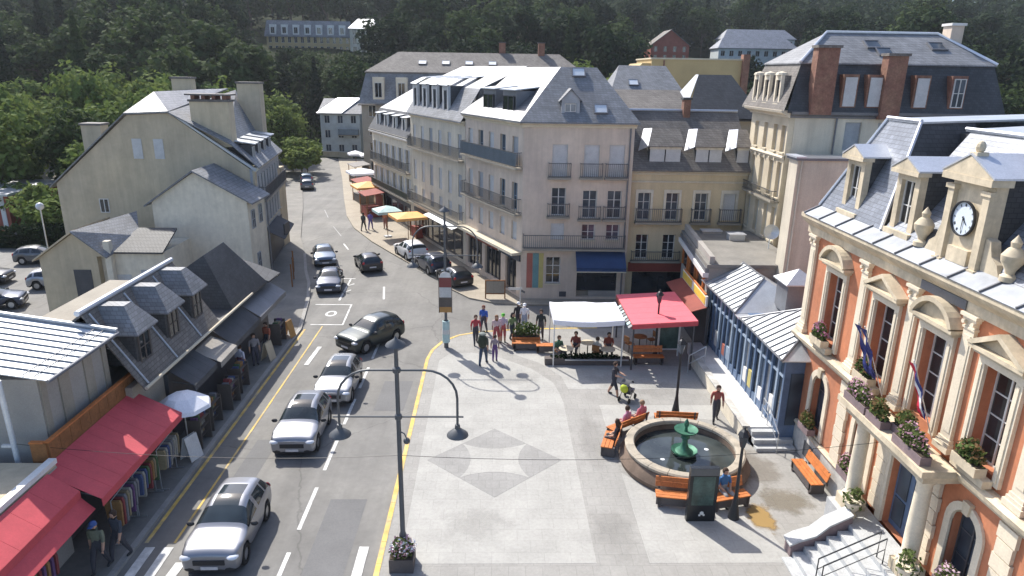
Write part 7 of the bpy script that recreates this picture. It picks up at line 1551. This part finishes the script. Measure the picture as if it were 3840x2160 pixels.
def tree(name, label, x, y, z, kind, i, m, s, group, cat='tree'):
    t = thing(name, label, cat, (x, y, z), rnd.uniform(0, 6.28), group); t.scale = (s * rnd.uniform(.9, 1.15), s * rnd.uniform(.9, 1.15), s * rnd.uniform(.85, 1.15))
    link('trunk', PT[(kind, i)][0], t); link('crown', crown_mesh(kind, i, m), t); return t
BLK = [(-70, -31, 200, 226), (42, 58, 202, 220), (60, 95, 200, 234), (-34, -20, 112, 130), (-22, 16, 90, 112), (12, 28, 70, 86)]
cnt = 0; rows = []
y = 119.0
while y < 292 and cnt < 285:
    stp = 8.6 + (y - 119) * .03; hw = .80 * y + 12; x = -hw + rnd.uniform(0, stp)
    while x < hw and cnt < 285:
        px_, py_ = x + rnd.uniform(-2.4, 2.4), y + rnd.uniform(-3, 3)
        ok = not any(a - 3 < px_ < b_ + 3 and c - 3 < py_ < d + 2 for a, b_, c, d in BLK)
        vis = not (abs(px_ - 20) < 34 and py_ < 150 and px_ > -12)          # wholly behind the near houses
        q_ = px_ * 210 / py_; lim = 99.                                   # keep the hillside houses in sight: only low trees before them
        if py_ < 204 and -72 < q_ < -31: lim = 14 + 4.6 * py_ / 212 - hill_z(px_, py_)
        if py_ < 200 and 41 < q_ < 96: lim = 14 + 3.4 * py_ / 207 - hill_z(px_, py_)
        if px_ > 118 and py_ > 150 and rnd.random() < .75: ok = False          # trees thinned here to stand in for a brown blur
        if ok and vis and lim > 5:
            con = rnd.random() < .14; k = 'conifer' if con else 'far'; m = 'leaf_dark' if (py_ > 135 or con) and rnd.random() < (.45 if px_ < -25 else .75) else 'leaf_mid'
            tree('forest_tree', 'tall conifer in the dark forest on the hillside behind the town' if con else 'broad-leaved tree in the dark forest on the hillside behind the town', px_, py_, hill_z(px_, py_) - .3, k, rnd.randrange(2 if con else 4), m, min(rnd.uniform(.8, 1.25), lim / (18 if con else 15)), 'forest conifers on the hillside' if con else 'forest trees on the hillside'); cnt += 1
        x += stp
    y += stp * 1.15
# the rest of the wood and its undergrowth, past the three hundred trees in front, reads as one mass
def mass(name, label, spots, per, mname, seed):
    r = random.Random(seed); mb = MB()
    for (x, y, z, rx, rz_, sz) in spots:
        for i in range(per):
            d = Vector((r.gauss(0, 1), r.gauss(0, 1), r.gauss(0, 1))).normalized(); k = r.uniform(.55, 1.0)
            c = Vector((x + d.x * rx * k, y + d.y * rx * k, z + d.z * rz_ * k)); s_ = sz * r.uniform(.6, 1.3)
            b1 = (d + Vector((r.gauss(0, .6), r.gauss(0, .6), r.gauss(0, .6)))).cross(Vector((r.gauss(0, 1), r.gauss(0, 1), r.gauss(0, 1)))).normalized(); b2_ = d.cross(b1)
            mb.add([c - b1 * s_, c - b2_ * s_ * .7, c + b1 * s_, c + b2_ * s_ * .7], [(0, 1, 2, 3)])
    me = bpy.data.meshes.new(name); me.from_pydata(mb.v, [], mb.f); me.materials.append(M[mname]); me.update(); o = link(name, me); o['kind'] = 'stuff'; o['label'] = label; o['category'] = 'forest'
sp = []
for i in range(660):
    y = rnd.uniform(185, 395); x = rnd.uniform(-1, 1) * (.84 * y + 12)
    if any(a_ - 5 < x < b_ + 5 and c_ - 4 < y < d_ + 3 for a_, b_, c_, d_ in BLK): continue
    q_ = x * 210 / y
    if y < 206 and (-72 < q_ < -31 or 41 < q_ < 96): continue
    if x > 118 and y < 215: continue
    sp.append((x, y, hill_z(x, y) + rnd.uniform(4.5, 8), rnd.uniform(4, 6), rnd.uniform(5, 8), .8))
mass('forest', 'dark mass of the wood high on the hillside', sp, 210, 'leaf_dark', 5)
sp = []
for i in range(900):
    y = rnd.uniform(117, 235); x = rnd.uniform(-1, 1) * (.8 * y + 10)
    if any(a_ - 1 < x < b_ + 1 and c_ - 1 < y < d_ for a_, b_, c_, d_ in BLK): continue
    sp.append((x, y, hill_z(x, y) + .8, rnd.uniform(2.5, 4.5), rnd.uniform(1.2, 2.4), .5))
mass('undergrowth', 'dark shrubs and undergrowth covering the forest floor', sp, 70, 'leaf_mid', 6)
near = [(-36, 66, 1.0), (-41, 70, 1.1), (-47, 67, 1.0), (-33, 74, 1.1), (-38, 79, 1.2), (-45, 78, 1.25), (-52, 75, 1.2), (-58, 82, 1.2), (-50, 88, 1.3), (-42, 90, 1.3), (-34, 86, 1.2), (-62, 92, 1.3), (-31, 92, .7), (-55, 98, 1.3), (-46, 101, 1.4), (-37, 100, 1.3), (-68, 103, 1.4), (-32, 108, .8), (-29, 100, .5), (-35.5, 112, 1.2), (-60, 110, 1.4)]
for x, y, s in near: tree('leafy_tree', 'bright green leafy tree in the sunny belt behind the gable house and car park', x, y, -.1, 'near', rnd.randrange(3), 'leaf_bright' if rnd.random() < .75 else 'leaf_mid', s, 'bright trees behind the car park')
for x, y, s in ((-33, 56.5, .9), (-36, 58, 1.1), (-39.5, 59.5, 1.1), (-37.5, 63, 1.2), (-43.5, 62.8, 1.2), (-33.5, 61.5, 1.1), (-49, 60, 1.3)): tree('shrub', 'bright green shrub at the edge of the car park', x, y, -.1, 'shrub', rnd.randrange(3), 'leaf_bright', s, 'shrubs at the car park', 'shrub')
for x, y, s in ((-25.6, 95, 1.0), (-27.5, 99, 1.1)): tree('shrub', 'lit green shrub at the roadside beyond the gable house', x, y, -.1, 'shrub', rnd.randrange(3), 'leaf_bright', s * 1.3, 'roadside shrubs up the street', 'shrub')
for x, y, s in ((3, 130, 1.0), (13, 128, 1.0), (24, 126, 1.05), (34, 122, 1.0), (26, 112, .9)): tree('leafy_tree', 'sunlit tree standing right behind the long hotel and town roofs', x, y, hill_z(x, y), 'far', rnd.randrange(4), 'leaf_bright', s, 'sunlit trees behind the roofs')  # their sunlight is put into the brighter leaf colour
hd = thing('hedge', 'dark clipped hedge at the back of the car park', 'hedge', (-36, 55, -.1)); part('foliage', leaves(2600, (0, 0, .9), 5.5, .9, 1.1, .2, 77), 'leaf_dark', hd); part('stems', MB().box(-5, 5, -.3, .3, 0, 1.0), 'leaf_dark', hd)
print('objects', len(bpy.data.objects), 'trees', cnt)

# ------------------------------------------------------------------ haze volume added to imitate the webcam's milky veil
hz = MB().box(-425, 425, -42, 445, -1.3, 82); hm_, t_, b_ = principled('haze')
t_.nodes.remove(b_); pv = t_.nodes.new('ShaderNodeVolumePrincipled'); pv.inputs['Color'].default_value = (.86, .92, 1, 1); pv.inputs['Density'].default_value = .00016; pv.inputs['Anisotropy'].default_value = .3
t_.links.new(pv.outputs[0], t_.nodes['Material Output'].inputs['Volume'])
ho = part('haze', hz, [hm_], None); ho['kind'] = 'stuff'; ho['label'] = 'thin bluish haze volume added for a soft, veiled view'; ho['category'] = 'haze'

# ------------------------------------------------------------------ repeats share a group
GRP = {'car': 'cars on the street and in the car park', 'person': 'people on the plaza and pavements', 'bench': 'orange slatted benches', 'lantern_post': 'black lantern posts on the plaza', 'street_lamp': 'double-arm street lamps', 'parasol': 'parasols along the street', 'cafe_chair': 'cafe chairs', 'cafe_table': 'cafe tables',
       'clothes_rack': 'clothes racks below the red awnings', 'display_stand': 'souvenir stands in the arcade', 'flower_planter': 'flower planters', 'flag': 'flags on the town hall balcony', 'red_awning': 'red shop awnings', 'grey_awning': 'grey shop awnings', 'market_stall': 'stalls up the street', 'sandwich_board': 'sandwich boards', 'stone_urn': 'stone urns at the porch',
       'bollard': 'slim posts on the lit pavement', 'notice_board': 'notice boards', 'street_house': 'houses along the right side of the street', 'terrace_row': 'terrace rows on the slope', 'roof_vent': 'vents on the cafe roof', 'handrail': 'steel handrails at the terrace'}
for o in bpy.data.objects:
    k = o.name.split('.')[0]
    if o.parent is None and 'category' in o and 'group' not in o and k in GRP: o['group'] = GRP[k]
